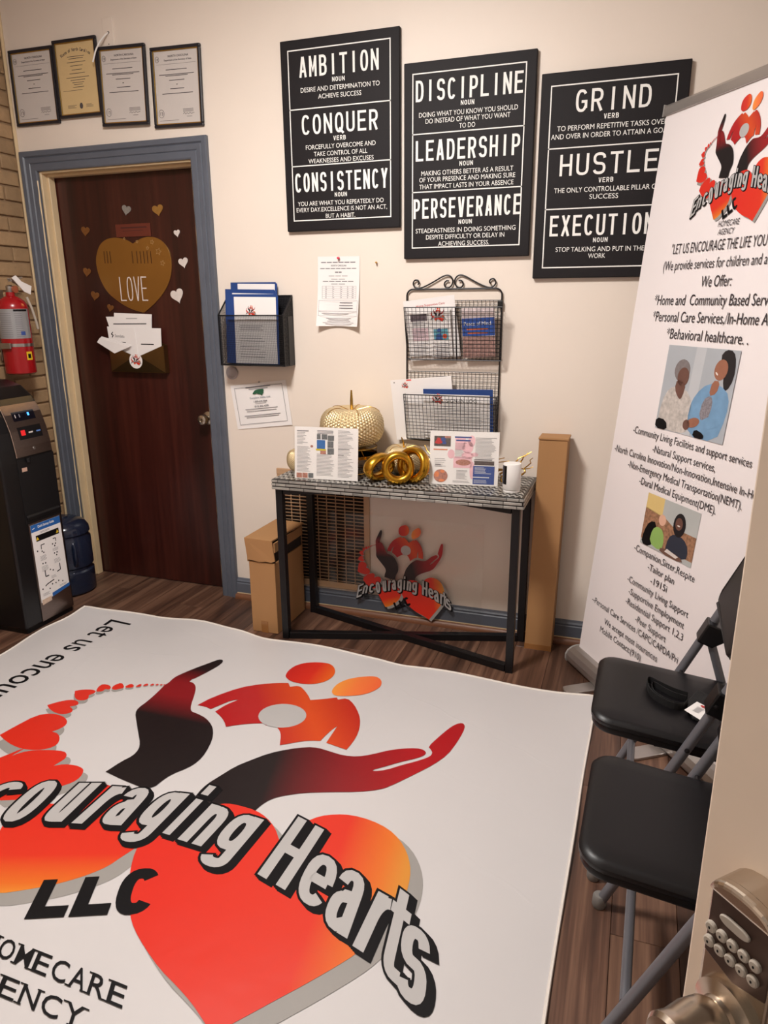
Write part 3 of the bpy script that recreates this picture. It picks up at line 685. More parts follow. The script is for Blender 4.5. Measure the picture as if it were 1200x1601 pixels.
bar((LX0, LYF), (LX1, LYB), 'top_bar', TZ - 0.070, TZ - 0.046); bar((LX0, LYB), (LX1, LYF), 'top_bar', TZ - 0.0705, TZ - 0.0463)

# ------------------------------------------------------------------ cardboard boxes
CARD = mat('brown_cardboard', (166, 122, 78), 0.75, var=0.07, scale=5, bump=0.08, bscale=25, stretch=(1, 1, 0.3))
CARDIN = mat('box_inside_shade', (44, 34, 28), 0.9, var=0.2)
TAPE = mat('clear_packing_tape', (150, 102, 58), 0.22, var=0.06)
bx = thing('cardboard_box', (0.335, -0.18, 0), 'short torn cardboard box standing beside the left leg of the console table', 'box')
mb = MB(); mb.bb(0.272, 0.400, -0.332, -0.045, 0, 0.338); build(mb, 'body', CARD, bx, bevel=0.003)
mb = MB(); mb.bb(0.280, 0.394, -0.326, -0.05, 0.33, 0.40); build(mb, 'dark_inside', CARDIN, bx)  # solid dark block: the shade inside the open box is put into its colour
mb = MB(); mb.prism([(0.262, -0.342, 0.448), (0.395, -0.338, 0.442), (0.404, -0.335, 0.350), (0.385, -0.337, 0.343), (0.36, -0.338, 0.346), (0.33, -0.338, 0.341), (0.30, -0.338, 0.345), (0.270, -0.337, 0.347)], (0, 0.006, 0)); build(mb, 'torn_front_flap', CARD, bx)
mb = MB(); mb.prism([(0.262, -0.342, 0.443), (0.392, -0.338, 0.438), (0.412, -0.05, 0.440), (0.268, -0.05, 0.445)], (0, 0, 0.006)); build(mb, 'top_flap', CARD, bx)
mb = MB(); mb.bb(0.398, 0.404, -0.330, -0.05, 0.388, 0.432); build(mb, 'side_flap', CARD, bx, bevel=0.001)
mb = MB(); mb.bb(0.2655, 0.272, -0.333, -0.05, 0.336, 0.443); build(mb, 'side_flap', CARD, bx, bevel=0.001)
mb = MB(); mb.bb(0.318, 0.352, -0.3335, -0.3315, 0.0, 0.055); build(mb, 'tape_strip', TAPE, bx)
tbx = thing('cardboard_tube_box', (1.53, -0.066, 0), 'tall narrow cardboard box leaning upright against wall right of the console table', 'box')
def tallbox(z0, z1, g=0.0):
    l = lambda z: 0.016 * z / 0.92
    return MB().add([(x + l(z), y, z) for z in (z0, z1) for x, y in ((1.472 - g, -0.118 - g), (1.584 + g, -0.118 - g), (1.584 + g, -0.016), (1.472 - g, -0.016))], [(3, 2, 1, 0), (4, 5, 6, 7), (0, 1, 5, 4), (1, 2, 6, 5), (2, 3, 7, 6), (3, 0, 4, 7)])
build(tallbox(0, 0.912), 'body', CARD, tbx, bevel=0.003); build(tallbox(0.0, 0.024, 0.0008), 'tape_strip', TAPE, tbx)
mb = MB(); mb.add([(x, y, z) for z in (0.912, 0.920) for x, y in ((1.486, -0.122), (1.603, -0.121), (1.602, -0.016), (1.486, -0.016))], [(3, 2, 1, 0), (4, 5, 6, 7), (0, 1, 5, 4), (1, 2, 6, 5), (2, 3, 7, 6), (3, 0, 4, 7)]); build(mb, 'end_flap', CARD, tbx, bevel=0.0015)

# ------------------------------------------------------------------ wall grille behind the table
GR = mat('tan_painted_metal', (186, 150, 116), 0.5, var=0.08, scale=10)
gr = thing('air_grille', (0.49, -0.006, 0.118), 'tan louvred air return grille in the wall behind the console table', 'vent')
gx0, gx1, gz0, gz1 = 0.262, 0.727, 0.118, 0.690
mb = MB(); mb.bb(gx0 + 0.004, gx1 - 0.004, -0.0015, -0.0005, gz0 + 0.004, gz1 - 0.004); build(mb, 'dark_back', mat('dark_duct', (24, 18, 16), 0.9), gr)
for a in ((gx0, gx1, gz0, gz0 + 0.030), (gx0, gx1, gz1 - 0.030, gz1), (gx0, gx0 + 0.028, gz0 + 0.030, gz1 - 0.030), (gx1 - 0.028, gx1, gz0 + 0.030, gz1 - 0.030)):
    q = MB(); q.bb(a[0], a[1], -0.012, 0.0, a[2], a[3]); build(q, 'frame_rail', GR, gr, bevel=0.003)
Mr = Matrix.Rotation(math.radians(-38), 3, 'X'); z = gz0 + 0.038; slat = None
while z < gz1 - 0.034:
    if slat is None:
        q = MB(); q.box((0, 0, 0), (gx1 - gx0 - 0.056, 0.011, 0.0016), Mr); slat = build(q, 'slat', GR, gr, org=Vector((0, 0, 0))); o = slat
    else: o = slat.copy(); COL.objects.link(o); o.parent = gr
    o.location = Vector(((gx0 + gx1) / 2, -0.0075, z)) - ORG[gr]; z += 0.0168
x = gx0 + 0.070
while x < gx1 - 0.04:
    q = MB(); q.bb(x - 0.0012, x + 0.0012, -0.0115, -0.004, gz0 + 0.03, gz1 - 0.03); build(q, 'upright_rib', GR, gr); x += 0.0455

# ------------------------------------------------------------------ clear acrylic company sign under the table
def affine_inv(a, b, c, d, tx, ty):
    D = a * d - b * c
    return lambda x, y: ((d * (x - tx) - b * (y - ty)) / D, (-c * (x - tx) + a * (y - ty)) / D)
sgn = affine_inv(3.686, 0.0671, -0.0773, 3.427, -2.6413, -2.0779)
ac = thing('acrylic_sign', (0.856, -0.034, 0.028), 'clear acrylic sheet with the red company logo leaning on wall under the console table', 'sign')
def acy(z): return -0.036 + 0.016 * (z - 0.03) / 0.48
ma = bpy.data.materials.new('clear_acrylic'); ma.use_nodes = True; nt = ma.node_tree; N = nt.nodes
for n_ in list(N): N.remove(n_)
ou = N.new('ShaderNodeOutputMaterial'); tr = N.new('ShaderNodeBsdfTransparent'); gl = N.new('ShaderNodeBsdfGlossy'); ml_ = N.new('ShaderNodeMixShader'); lw_ = N.new('ShaderNodeLayerWeight'); pw_ = N.new('ShaderNodeMath'); fr_ = N.new('ShaderNodeMath')
tr.inputs[0].default_value = (0.985, 0.985, 0.98, 1); gl.inputs['Roughness'].default_value = 0.10; pw_.operation = 'POWER'; pw_.inputs[1].default_value = 4.0; fr_.operation = 'MULTIPLY_ADD'; fr_.inputs[1].default_value = 0.4; fr_.inputs[2].default_value = 0.022; nt.links.new(lw_.outputs['Facing'], pw_.inputs[0]); nt.links.new(pw_.outputs[0], fr_.inputs[0])
nt.links.new(fr_.outputs[0], ml_.inputs[0]); nt.links.new(tr.outputs[0], ml_.inputs[1]); nt.links.new(gl.outputs[0], ml_.inputs[2]); nt.links.new(ml_.outputs[0], ou.inputs[0])
ACRYL = ma; MATS['clear_acrylic'] = ma
mb = MB(); mb.add([(x, acy(z) + dy, z) for dy in (0, 0.003) for x, z in ((0.452, 0.030), (1.262, 0.030), (1.262, 0.504), (0.452, 0.504))], [(0, 1, 2, 3), (7, 6, 5, 4), (0, 4, 5, 1), (1, 5, 6, 2), (2, 6, 7, 3), (3, 7, 4, 0)])
build(mb, 'clear_sheet', ACRYL, ac)
def on_sign(x, y, h):
    sx, sz = sgn(x, y); return Vector((sx, acy(sz) - 0.0004 - h, sz))
lay([i for i in LOGO if i[1] != 'agency_lettering'], on_sign, ac, 0.00012)

# ------------------------------------------------------------------ things on the table
def pumpkin(name, c, R, H, label, stem_h, stem_lean=0.0):
    t = thing(name, (c[0], c[1], c[2]), label, 'pumpkin', 'gold woven pumpkins on the console table')
    n, m_ = 240, 96; vs = []
    for j in range(m_ + 1):
        ph = math.pi * j / m_
        for i in range(n):
            th_ = 2 * math.pi * i / n
            ribs = 1 - 0.022 * (0.5 + 0.5 * math.cos(10 * th_))
            knit = 1 + 0.036 * abs(math.sin(30 * th_)) * abs(math.sin(24 * ph + (1.57 if int(30 * th_ / math.pi) % 2 else 0)))
            r = R * math.sin(ph) ** 0.80 * ribs * knit
            zt = H / 2 * (1 + math.copysign(abs(math.cos(ph)) ** 0.85, math.cos(ph))) * (1 - 0.16 * math.exp(-(math.sin(ph) / 0.42) ** 2) * (1 if math.cos(ph) > 0 else 0))
            vs.append((c[0] + r * math.cos(th_), c[1] + r * math.sin(th_), c[2] + zt))
    fs = [(j * n + i, j * n + (i + 1) % n, (j + 1) * n + (i + 1) % n, (j + 1) * n + i) for j in range(m_) for i in range(n)]
    mb = MB(); mb.add(vs, fs); build(mb, 'woven_body', GOLDBRIGHT, t, smooth=False)
    tz = c[2] + H * 0.84
    mb = MB(); mb.tube([(c[0], c[1], tz), (c[0] + stem_lean * 0.3, c[1], tz + stem_h * 0.5), (c[0] + stem_lean, c[1], tz + stem_h)], [R * 0.055, R * 0.05, R * 0.028], 8); build(mb, 'stem', GOLD, t, smooth=True)
    def surf(ph, th_):
        r = R * math.sin(ph) ** 0.80 * (1 - 0.022 * (0.5 + 0.5 * math.cos(10 * th_))) * 1.035
        return (c[0] + r * math.cos(th_), c[1] + r * math.sin(th_), c[2] + H / 2 * (1 + abs(math.cos(ph)) ** 0.85) * (1 - 0.16 * math.exp(-(math.sin(ph) / 0.42) ** 2)) + R * 0.012)
    for k in range(5):
        a = (2 * k + 0.5) * math.pi / 5; mb = MB(); mb.tube([surf(0.08 + 0.09 * i, a) for i in range(11)], R * 0.010, 6); build(mb, 'rib_wire', GOLD, t, smooth=True)
    return t
PC = (0.706, -0.150)
pumpkin('gold_pumpkin', (PC[0], PC[1], 0.838), 0.133, 0.193, 'large gold woven pumpkin with upright stem raised on the wire stand', 0.085)
pumpkin('gold_pumpkin', (0.487, -0.215, TZ), 0.056, 0.105, 'small gold woven pumpkin half hidden behind the left flyer', 0.02)
pumpkin('gold_pumpkin', (0.925, -0.108, TZ), 0.084, 0.130, 'medium gold woven pumpkin behind the gold linked rings', 0.045, -0.012)
st = thing('wire_stand', (PC[0], PC[1], TZ), 'gold wire stand holding up the large woven pumpkin', 'stand')
def ring(c, r, n=28, z=0.0): return [(c[0] + r * math.cos(2 * math.pi * k / n), c[1] + r * math.sin(2 * math.pi * k / n), z) for k in range(n)]
mb = MB(); mb.tube(ring(PC, 0.105, z=0.846), 0.0022, 6, True); build(mb, 'top_ring', GOLD, st, smooth=True)
mb = MB(); mb.tube(ring(PC, 0.075, z=TZ + 0.0025), 0.0022, 6, True); build(mb, 'base_ring', GOLD, st, smooth=True)
mb = MB(); mb.lathe([(0.108, -0.006), (0.109, 0.006), (0.107, 0.006), (0.106, -0.006), (0.108, -0.006)], (PC[0], PC[1], 0.812), 28); build(mb, 'ribbon_band', GOLD, st, smooth=True)
for k in range(6):
    a = k * math.pi / 3 + 0.2; b_ = a + 0.5
    mb = MB(); mb.tube([(PC[0] + 0.105 * math.cos(a), PC[1] + 0.105 * math.sin(a), 0.846), (PC[0] + 0.10 * math.cos((a + b_) / 2), PC[1] + 0.10 * math.sin((a + b_) / 2), 0.795), (PC[0] + 0.075 * math.cos(b_), PC[1] + 0.075 * math.sin(b_), TZ + 0.003)], 0.0018, 6); build(mb, 'upright_wire', GOLD, st, smooth=True)
# three interlocked gold rings
ch = thing('chain_sculpture', (0.93, -0.265, TZ), 'shiny gold sculpture of three interlocked rings on the console table', 'sculpture')
SATGOLD = mat('satin_gold', (206, 156, 52), 0.26, 1.0, var=0.05)
def link(c, Rx, Rz, wide, thick, M_):
    n, m_ = 56, 14; vs = []
    for i in range(n):
        a = 2 * math.pi * i / n
        for j in range(m_):
            b_ = 2 * math.pi * j / m_; rr = thick * math.cos(b_); yy = wide * math.sin(b_)
            vs.append(Vector(c) + M_ @ Vector(((Rx + rr) * math.cos(a), yy, (Rz + rr) * math.sin(a))))
    q = MB(); q.add(vs, [(i * m_ + j, ((i + 1) % n) * m_ + j, ((i + 1) % n) * m_ + (j + 1) % m_, i * m_ + (j + 1) % m_) for i in range(n) for j in range(m_)])
    lowest = min(v.z for v in q.v); dz = TZ + 0.0005 - lowest
    for v in q.v: v.z += dz
    return build(q, 'ring_link', SATGOLD, ch, smooth=True)
link((0.962, -0.305, 0.80), 0.050, 0.050, 0.024, 0.017, Matrix.Rotation(math.radians(22), 3, 'Z') @ Matrix.Rotation(math.radians(-8), 3, 'X'))
link((1.012, -0.262, 0.81), 0.066, 0.058, 0.022, 0.016, Matrix.Rotation(math.radians(-28), 3, 'Z') @ Matrix.Rotation(math.radians(-12), 3, 'X'))
link((0.872, -0.275, 0.79), 0.062, 0.044, 0.026, 0.015, Matrix.Rotation(math.radians(64), 3, 'Z') @ Matrix.Rotation(math.radians(14), 3, 'X'))
# gold twigs
tw = thing('gold_twigs', (1.24, -0.13, TZ), 'bundle of gold painted twigs lying behind the right flyer', 'twigs')
rng = random.Random(11)
def twig(p0, p1, r, curl=0.02):
    p0, p1 = Vector(p0), Vector(p1); P = []
    for i in range(8):
        t = i / 7; P.append(p0.lerp(p1, t) + Vector((rng.uniform(-curl, curl), rng.uniform(-curl, curl) * 0.6, rng.uniform(-curl, curl) * 0.5)) * (1 if 0 < i else 0))
    for p in P: p.z = max(p.z, TZ + r + 0.001); p.y = min(p.y, -0.02)
    q = MB(); q.tube(P, [r * (1 - 0.6 * i / 7) for i in range(8)], 6); return build(q, 'branch', GOLD, tw, smooth=True)
for k in range(10):
    twig((1.05 + rng.uniform(-0.02, 0.05), -0.15 + rng.uniform(-0.03, 0.04), TZ + 0.02 + rng.uniform(0, 0.06)), (1.30 + rng.uniform(-0.1, 0.1), -0.13 + rng.uniform(-0.04, 0.06), TZ + 0.02 + rng.uniform(0, 0.09)), 0.005)
for a, b_ in [((1.34, -0.14, 0.765), (1.452, -0.10, 0.862)), ((1.36, -0.15, 0.78), (1.462, -0.13, 0.80)), ((1.39, -0.12, 0.80), (1.445, -0.10, 0.845)), ((1.42, -0.12, 0.76), (1.470, -0.12, 0.838)), ((1.30, -0.15, 0.76), (1.40, -0.17, 0.82)), ((1.36, -0.19, 0.745), (1.385, -0.18, 0.82)),
              ((1.10, -0.16, 0.76), (1.02, -0.11, 0.865)), ((1.10, -0.15, 0.77), (1.03, -0.17, 0.83)), ((1.08, -0.15, 0.77), (1.045, -0.2, 0.79)), ((1.08, -0.16, 0.75), (1.03, -0.20, 0.75))]:
    twig(a, b_, 0.0042, 0.012)
# white security camera
cmx, cmy = 1.414, -0.290
wc = thing('security_camera', (cmx, cmy, TZ), 'white cylindrical camera with black front panel at the right end of the table', 'camera')
WHPL = mat('white_plastic', (236, 233, 230), 0.35, var=0.02)
mb = MB(); mb.lathe([(0.030, 0.0), (0.032, 0.003), (0.032, 0.009), (0.030, 0.012)], (cmx, cmy, TZ), 32); build(mb, 'foot', WHPL, wc, smooth=True)
mb = MB(); mb.lathe([(0.033, 0.0), (0.0345, 0.002), (0.0345, 0.096), (0.033, 0.100), (0.028, 0.101), (0.0, 0.0995)], (cmx, cmy, TZ + 0.012), 36); build(mb, 'housing', WHPL, wc, smooth=True)
mb = MB(); A0 = math.radians(212)
mb.add([(cmx + rr * math.cos(A0 + a), cmy + rr * math.sin(A0 + a), z) for z in (TZ + 0.034, TZ + 0.106) for rr in (0.0350,) for a in [(-0.55 + 1.1 * k / 8) for k in range(9)]], [(k, k + 1, 9 + k + 1, 9 + k) for k in range(8)])
build(mb, 'lens_panel', mat('black_gloss', (12, 12, 16), 0.12), wc, smooth=True)

# flyers in clear stands
def flyer(name, BL, BR, hgt, lean, label):
    a = Vector(BL); b_ = Vector(BR); U = (b_ - a).normalized(); back = Vector((-U.y, U.x, 0)); V = (Vector((0, 0, 1)) * math.cos(lean) + back * math.sin(lean))
    t = thing(name, (a + b_) / 2, label, 'flyer'); fr = Frame(a + Vector((0, 0, 0.0015)), U, V); W_ = (b_ - a).length
    q = MB(); q.prism([fr.p(0, 0, -0.0016), fr.p(W_, 0, -0.0016), fr.p(W_, hgt, -0.0016), fr.p(0, hgt, -0.0016)], fr.N * 0.0012); build(q, 'paper', PAPER, t)
    q = MB(); q.prism([fr.p(-0.003, 0, 0.0012), fr.p(W_ + 0.003, 0, 0.0012), fr.p(W_ + 0.003, hgt + 0.003, 0.0012), fr.p(-0.003, hgt + 0.003, 0.0012)], fr.N * 0.0014); build(q, 'clear_front', ACRYL, t)
    foot = a - U * 0.003 + back * 0.07
    q = MB(); q.prism([a + Vector((0, 0, 0.0)) - U * 0.003, b_ + U * 0.003, b_ + U * 0.003 + back * 0.07, foot], (0, 0, 0.0014)); build(q, 'clear_foot', ACRYL, t)
    return t, fr, W_
t, fr, W_ = flyer('flyer_stand', (0.520, -0.338, TZ), (0.793, -0.318, TZ), 0.214, math.radians(6), 'white three-column flyer with blue picture in clear stand at left of table')
H_ = 0.214
k = Ink(fr, 0.0003); k.bars(0.010, 0.062, 0.197, 1, 0.006, 0.0035, 0.1); k.bars(0.010, 0.060, 0.190, 9, 0.0058, 0.0014, 0.5); k.bars(0.010, 0.075, 0.132, 19, 0.0056, 0.0014, 0.35)
k.bars(0.098, 0.168, 0.200, 3, 0.0055, 0.0026, 0.2, True); k.bars(0.096, 0.172, 0.104, 16, 0.0058, 0.0014, 0.3); k.bars(0.188, 0.255, 0.202, 34, 0.0057, 0.0014, 0.45); k.bars(0.188, 0.240, 0.128, 1, 0.006, 0.003, 0.1); k.bars(0.188, 0.215, 0.104, 1, 0.006, 0.003, 0.1); k.done('small_print', GREYINK, t)
PHOTOGREY = mat('photo_grey', (104, 106, 108), 0.5, var=0.5, scale=180); PHOTOBLUE = mat('photo_blue', (48, 104, 168), 0.5, var=0.15, scale=60); PHOTOYEL = mat('photo_yellow', (206, 186, 48), 0.5)
PHOTOWARM = mat('photo_warm', (176, 120, 104), 0.5, var=0.45, scale=140); PINK = mat('pink_ink', (234, 186, 194), 0.6, var=0.1, scale=40); NAVY = mat('navy_ink', (52, 76, 142), 0.5, var=0.06); REDINK = mat('red_ink', (188, 44, 44), 0.5)
k = Ink(fr, 0.0004)
for r in ((0.097, 0.165, 0.113, 0.186), (0.118, 0.165, 0.142, 0.186), (0.144, 0.160, 0.171, 0.182), (0.143, 0.132, 0.169, 0.158), (0.143, 0.105, 0.171, 0.130), (0.060, 0.004, 0.082, 0.024)): k.rect(r[0], r[1], r[2], r[3])
k.done('small_picture', PHOTOGREY, t)
k = Ink(fr, 0.0004); k.rect(0.097, 0.126, 0.133, 0.162); k.done('blue_picture', PHOTOBLUE, t)
k = Ink(fr, 0.0004); k.rect(0.093, 0.119, 0.137, 0.126); k.done('yellow_band', PHOTOYEL, t)
k = Ink(fr, 0.0004); k.rect(0.112, 0.105, 0.137, 0.118); k.rect(0.008, 0.003, 0.032, 0.023); k.rect(0.034, 0.003, 0.057, 0.024); k.ell(0.075, 0.135, 0.006, 0.005); k.done('warm_picture', PHOTOWARM, t)

t, fr, W_ = flyer('flyer_stand', (1.080, -0.268, TZ), (1.350, -0.232, TZ), 0.212, math.radians(9), 'white flyer with pink hearts and navy panel in clear stand at right of table')
k = Ink(fr, 0.0002)
for u, v, a, b_ in ((0.150, 0.150, 0.022, 0.024), (0.085, 0.122, 0.014, 0.018), (0.150, 0.118, 0.024, 0.014), (0.165, 0.175, 0.014, 0.022), (0.170, 0.060, 0.010, 0.035), (0.178, 0.122, 0.014, 0.008)): k.ell(u, v, a, b_)
k.rect(0.095, 0.068, 0.168, 0.112); k.rect(0.100, 0.140, 0.140, 0.190); k.done('pink_shape', PINK, t)
k = Ink(fr, 0.0004); k.rect(0.174, 0.006, 0.258, 0.078); k.rect(0.098, 0.186, 0.164, 0.192); k.rect(0.103, 0.174, 0.160, 0.179); k.done('navy_panel', NAVY, t)
k = Ink(fr, 0.0006); k.bars(0.180, 0.225, 0.072, 5, 0.0045, 0.0012); k.rect(0.174, 0.032, 0.238, 0.035); k.rect(0.180, 0.048, 0.245, 0.0495); k.bars(0.178, 0.24, 0.022, 3, 0.005, 0.0012); k.done('panel_lettering', WHITEINK, t)
k = Ink(fr, 0.0004); k.bars(0.180, 0.262, 0.188, 17, 0.0052, 0.0014, 0.3); k.bars(0.176, 0.25, 0.102, 2, 0.006, 0.0028, 0.1); k.bars(0.020, 0.068, 0.103, 5, 0.0075, 0.0016, 0.3); k.bars(0.022, 0.05, 0.078, 2, 0.006, 0.002, 0.2); k.bars(0.108, 0.155, 0.058, 8, 0.0048, 0.0013, 0.3); k.bars(0.10, 0.15, 0.165, 12, 0.0052, 0.0012, 0.4); k.bars(0.095, 0.165, 0.016, 2, 0.005, 0.0012, 0.2); k.done('small_print', GREYINK, t)
k = Ink(fr, 0.0005); k.rect(0.178, 0.082, 0.256, 0.098); k.rect(0.016, 0.152, 0.082, 0.192); k.done('picture', mat('photo_dark', (84, 72, 70), 0.5, var=0.5, scale=120), t)
k = Ink(fr, 0.0006); k.poly([(0.018, 0.164), (0.030, 0.186), (0.044, 0.180), (0.050, 0.166), (0.034, 0.160)]); k.done('red_shirt', REDINK, t)
k = Ink(fr, 0.0006); k.ell(0.052, 0.178, 0.010, 0.009); k.rect(0.048, 0.160, 0.064, 0.170); k.done('blue_shirt', NAVY, t)
k = Ink(fr, 0.0006); k.ell(0.134, 0.090, 0.030, 0.012); k.ell(0.046, 0.034, 0.028, 0.026); k.rect(0.058, 0.184, 0.082, 0.192); k.done('round_picture', PHOTOWARM, t)
k = Ink(fr, 0.0007); k.ell(0.030, 0.040, 0.010, 0.011); k.ell(0.052, 0.052, 0.008, 0.006); k.ell(0.050, 0.016, 0.012, 0.005); k.rect(0.014, 0.137, 0.070, 0.141); k.done('orange_shape', mat('orange_ink', (222, 130, 84), 0.5, var=0.2, scale=60), t)

# ================================================================== ON THE BACK WALL
def wallframe(x, z, y=0.0, ang=0.0):
    return Frame((x, y, z), (math.cos(ang), 0, math.sin(ang)), (-math.sin(ang), 0, math.cos(ang)))
CANVAS = mat('black_canvas', (22, 17, 20), 0.6, spec=0.25, var=0.06, scale=30, bump=0.04, bscale=300)
def poster(x0, x1, z0, z1, label, secs, border):
    T = 0.022; t = thing('canvas_poster', ((x0 + x1) / 2, -T / 2, z0), label, 'poster', 'black word posters on the back wall')
    q = MB(); q.bb(x0, x1, -T, -0.001, z0, z1); build(q, 'canvas', CANVAS, t, bevel=0.003)
    fr = wallframe(0, 0, -T); k = Ink(fr, 0.0004)
    (bx0, bz1), (bx1, bz0) = border; k.frame(bx0, bz0, bx1, bz1, 0.0042)
    for s in secs:
        if s.get('rule') is not None: k.rect(bx0, s['rule'] - 0.002, bx1, s['rule'] + 0.002)
    k.done('border_line', WHITEINK, t)
    for s in secs:
        k = Ink(fr, 0.0006); k.mono(s['h'][0], s['h'][1], s['h'][2], s['h'][3], 0.0090); k.done('heading', WHITEINK, t)
        k = Ink(fr, 0.0006); k.mono(s['n'][0], s['n'][1], s['n'][2], 0.0165, 0.0027); k.done('word_class', WHITEINK, t)
        k = Ink(fr, 0.0006)
        for l in s['d']: k.textpx(l[0], l[1], l[2], 0.0165, 0.0)
        k.done('definition', WHITEINK, t)
def Zp(s, ox, oy): return lambda a, b: (ox + a / s, oy + b / s)
Z = Zp(2.857, 420, 30); wz = lambda a, b: WP(*Z(a, b), -0.022).z; wx = lambda a, b: WP(*Z(a, b), -0.022).x
poster(0.378, 0.879, 1.727, 2.434, 'black canvas word poster reading ambition, conquer and consistency',
 [dict(h=('AMBITION', Z(137, 261), Z(491, 226), 0.0725), n=('NOUN', Z(283, 278), Z(339, 274)), d=[('DESIRE AND DETERMINATION TO', Z(143, 327), Z(495, 297)), ('ACHIEVE SUCCESS', Z(221, 354), Z(413, 340))], rule=wz(320, 385)),
  dict(h=('CONQUER', Z(149, 517), Z(487, 494), 0.0725), n=('VERB', Z(289, 541), Z(344, 537)), d=[('FORCEFULLY OVERCOME AND', Z(166, 583), Z(477, 563)), ('TAKE CONTROL OF ALL', Z(202, 612), Z(440, 598)), ('WEAKNESSES AND EXCUSES', Z(178, 644), Z(468, 628))], rule=wz(320, 644)),
  dict(h=('CONSISTENCY', Z(120, 774), Z(531, 754), 0.0725), n=('NOUN', Z(295, 793), Z(349, 790)), d=[('YOU ARE WHAT YOU REPEATEDLY DO', Z(131, 835), Z(513, 818)), ('EVERY DAY.EXCELLENCE IS NOT AN ACT,', Z(125, 862), Z(528, 848)), ('BUT A HABIT.', Z(255, 888), Z(386, 883))])],
 ((wx(82, 142), wz(312, 112)), (wx(547, 886), wz(330, 894))))
poster(0.896, 1.398, 1.605, 2.306, 'black canvas word poster reading discipline, leadership and perseverance',
 [dict(h=('DISCIPLINE', Z(656, 370), Z(1134, 330), 0.0725), n=('NOUN', Z(857, 383), Z(917, 380)), d=[('DOING WHAT YOU KNOW YOU SHOULD', Z(671, 440), Z(1112, 403)), ('DO INSTEAD OF WHAT YOU WANT', Z(700, 467), Z(1078, 437)), ('TO DO', Z(850, 486), Z(921, 480))], rule=wz(890, 496)),
  dict(h=('LEADERSHIP', Z(656, 636), Z(1120, 606), 0.0725), n=('NOUN', Z(851, 655), Z(911, 651)), d=[('MAKING OTHERS BETTER AS A RESULT', Z(681, 700), Z(1091, 676)), ('OF YOUR PRESENCE AND MAKING SURE', Z(672, 729), Z(1100, 706)), ('THAT IMPACT LASTS IN YOUR ABSENCE', Z(672, 760), Z(1092, 738))], rule=wz(885, 761)),
  dict(h=('PERSEVERANCE', Z(646, 894), Z(1122, 870), 0.0725), n=('NOUN', Z(847, 915), Z(906, 912)), d=[('STEADFASTNESS IN DOING SOMETHING', Z(656, 957), Z(1101, 940)), ('DESPITE DIFFICULTY OR DELAY IN', Z(702, 985), Z(1051, 971)), ('ACHIEVING SUCCESS.', Z(756, 1013), Z(983, 1006))])],
 ((wx(641, 243), wz(898, 216)), (wx(1119, 1008), wz(880, 1017))))
Z = Zp(3.0, 800, 80)
poster(1.417, 1.919, 1.521, 2.222, 'black canvas word poster reading grind, hustle and execution behind the standing banner',
 [dict(h=('GRIND', Z(297, 286), Z(650, 262), 0.0725), n=('VERB', Z(430, 316), Z(500, 312)), d=[('TO PERFORM REPETITIVE TASKS OVER', Z(211, 375), Z(731, 342)), ('AND OVER IN ORDER TO ATTAIN A GOAL', Z(183, 414), Z(742, 382))], rule=wz(450, 440)),
  dict(h=('HUSTLE', Z(222, 587), Z(680, 562), 0.0725), n=('VERB', Z(405, 616), Z(474, 612)), d=[('THE ONLY CONTROLLABLE PILLAR OF', Z(197, 665), Z(690, 646)), ('SUCCESS', Z(362, 693), Z(497, 689))], rule=wz(450, 730)),
  dict(h=('EXECUTION', Z(175, 868), Z(660, 857), 0.0725), n=('NOUN', Z(379, 897), Z(447, 894)), d=[('STOP TALKING AND PUT IN THE', Z(204, 940), Z(618, 936)), ('WORK', Z(356, 971), Z(436, 969))])],
 ((wx(184, 158), wz(480, 133)), (wx(780, 140), wz(380, 1014))))

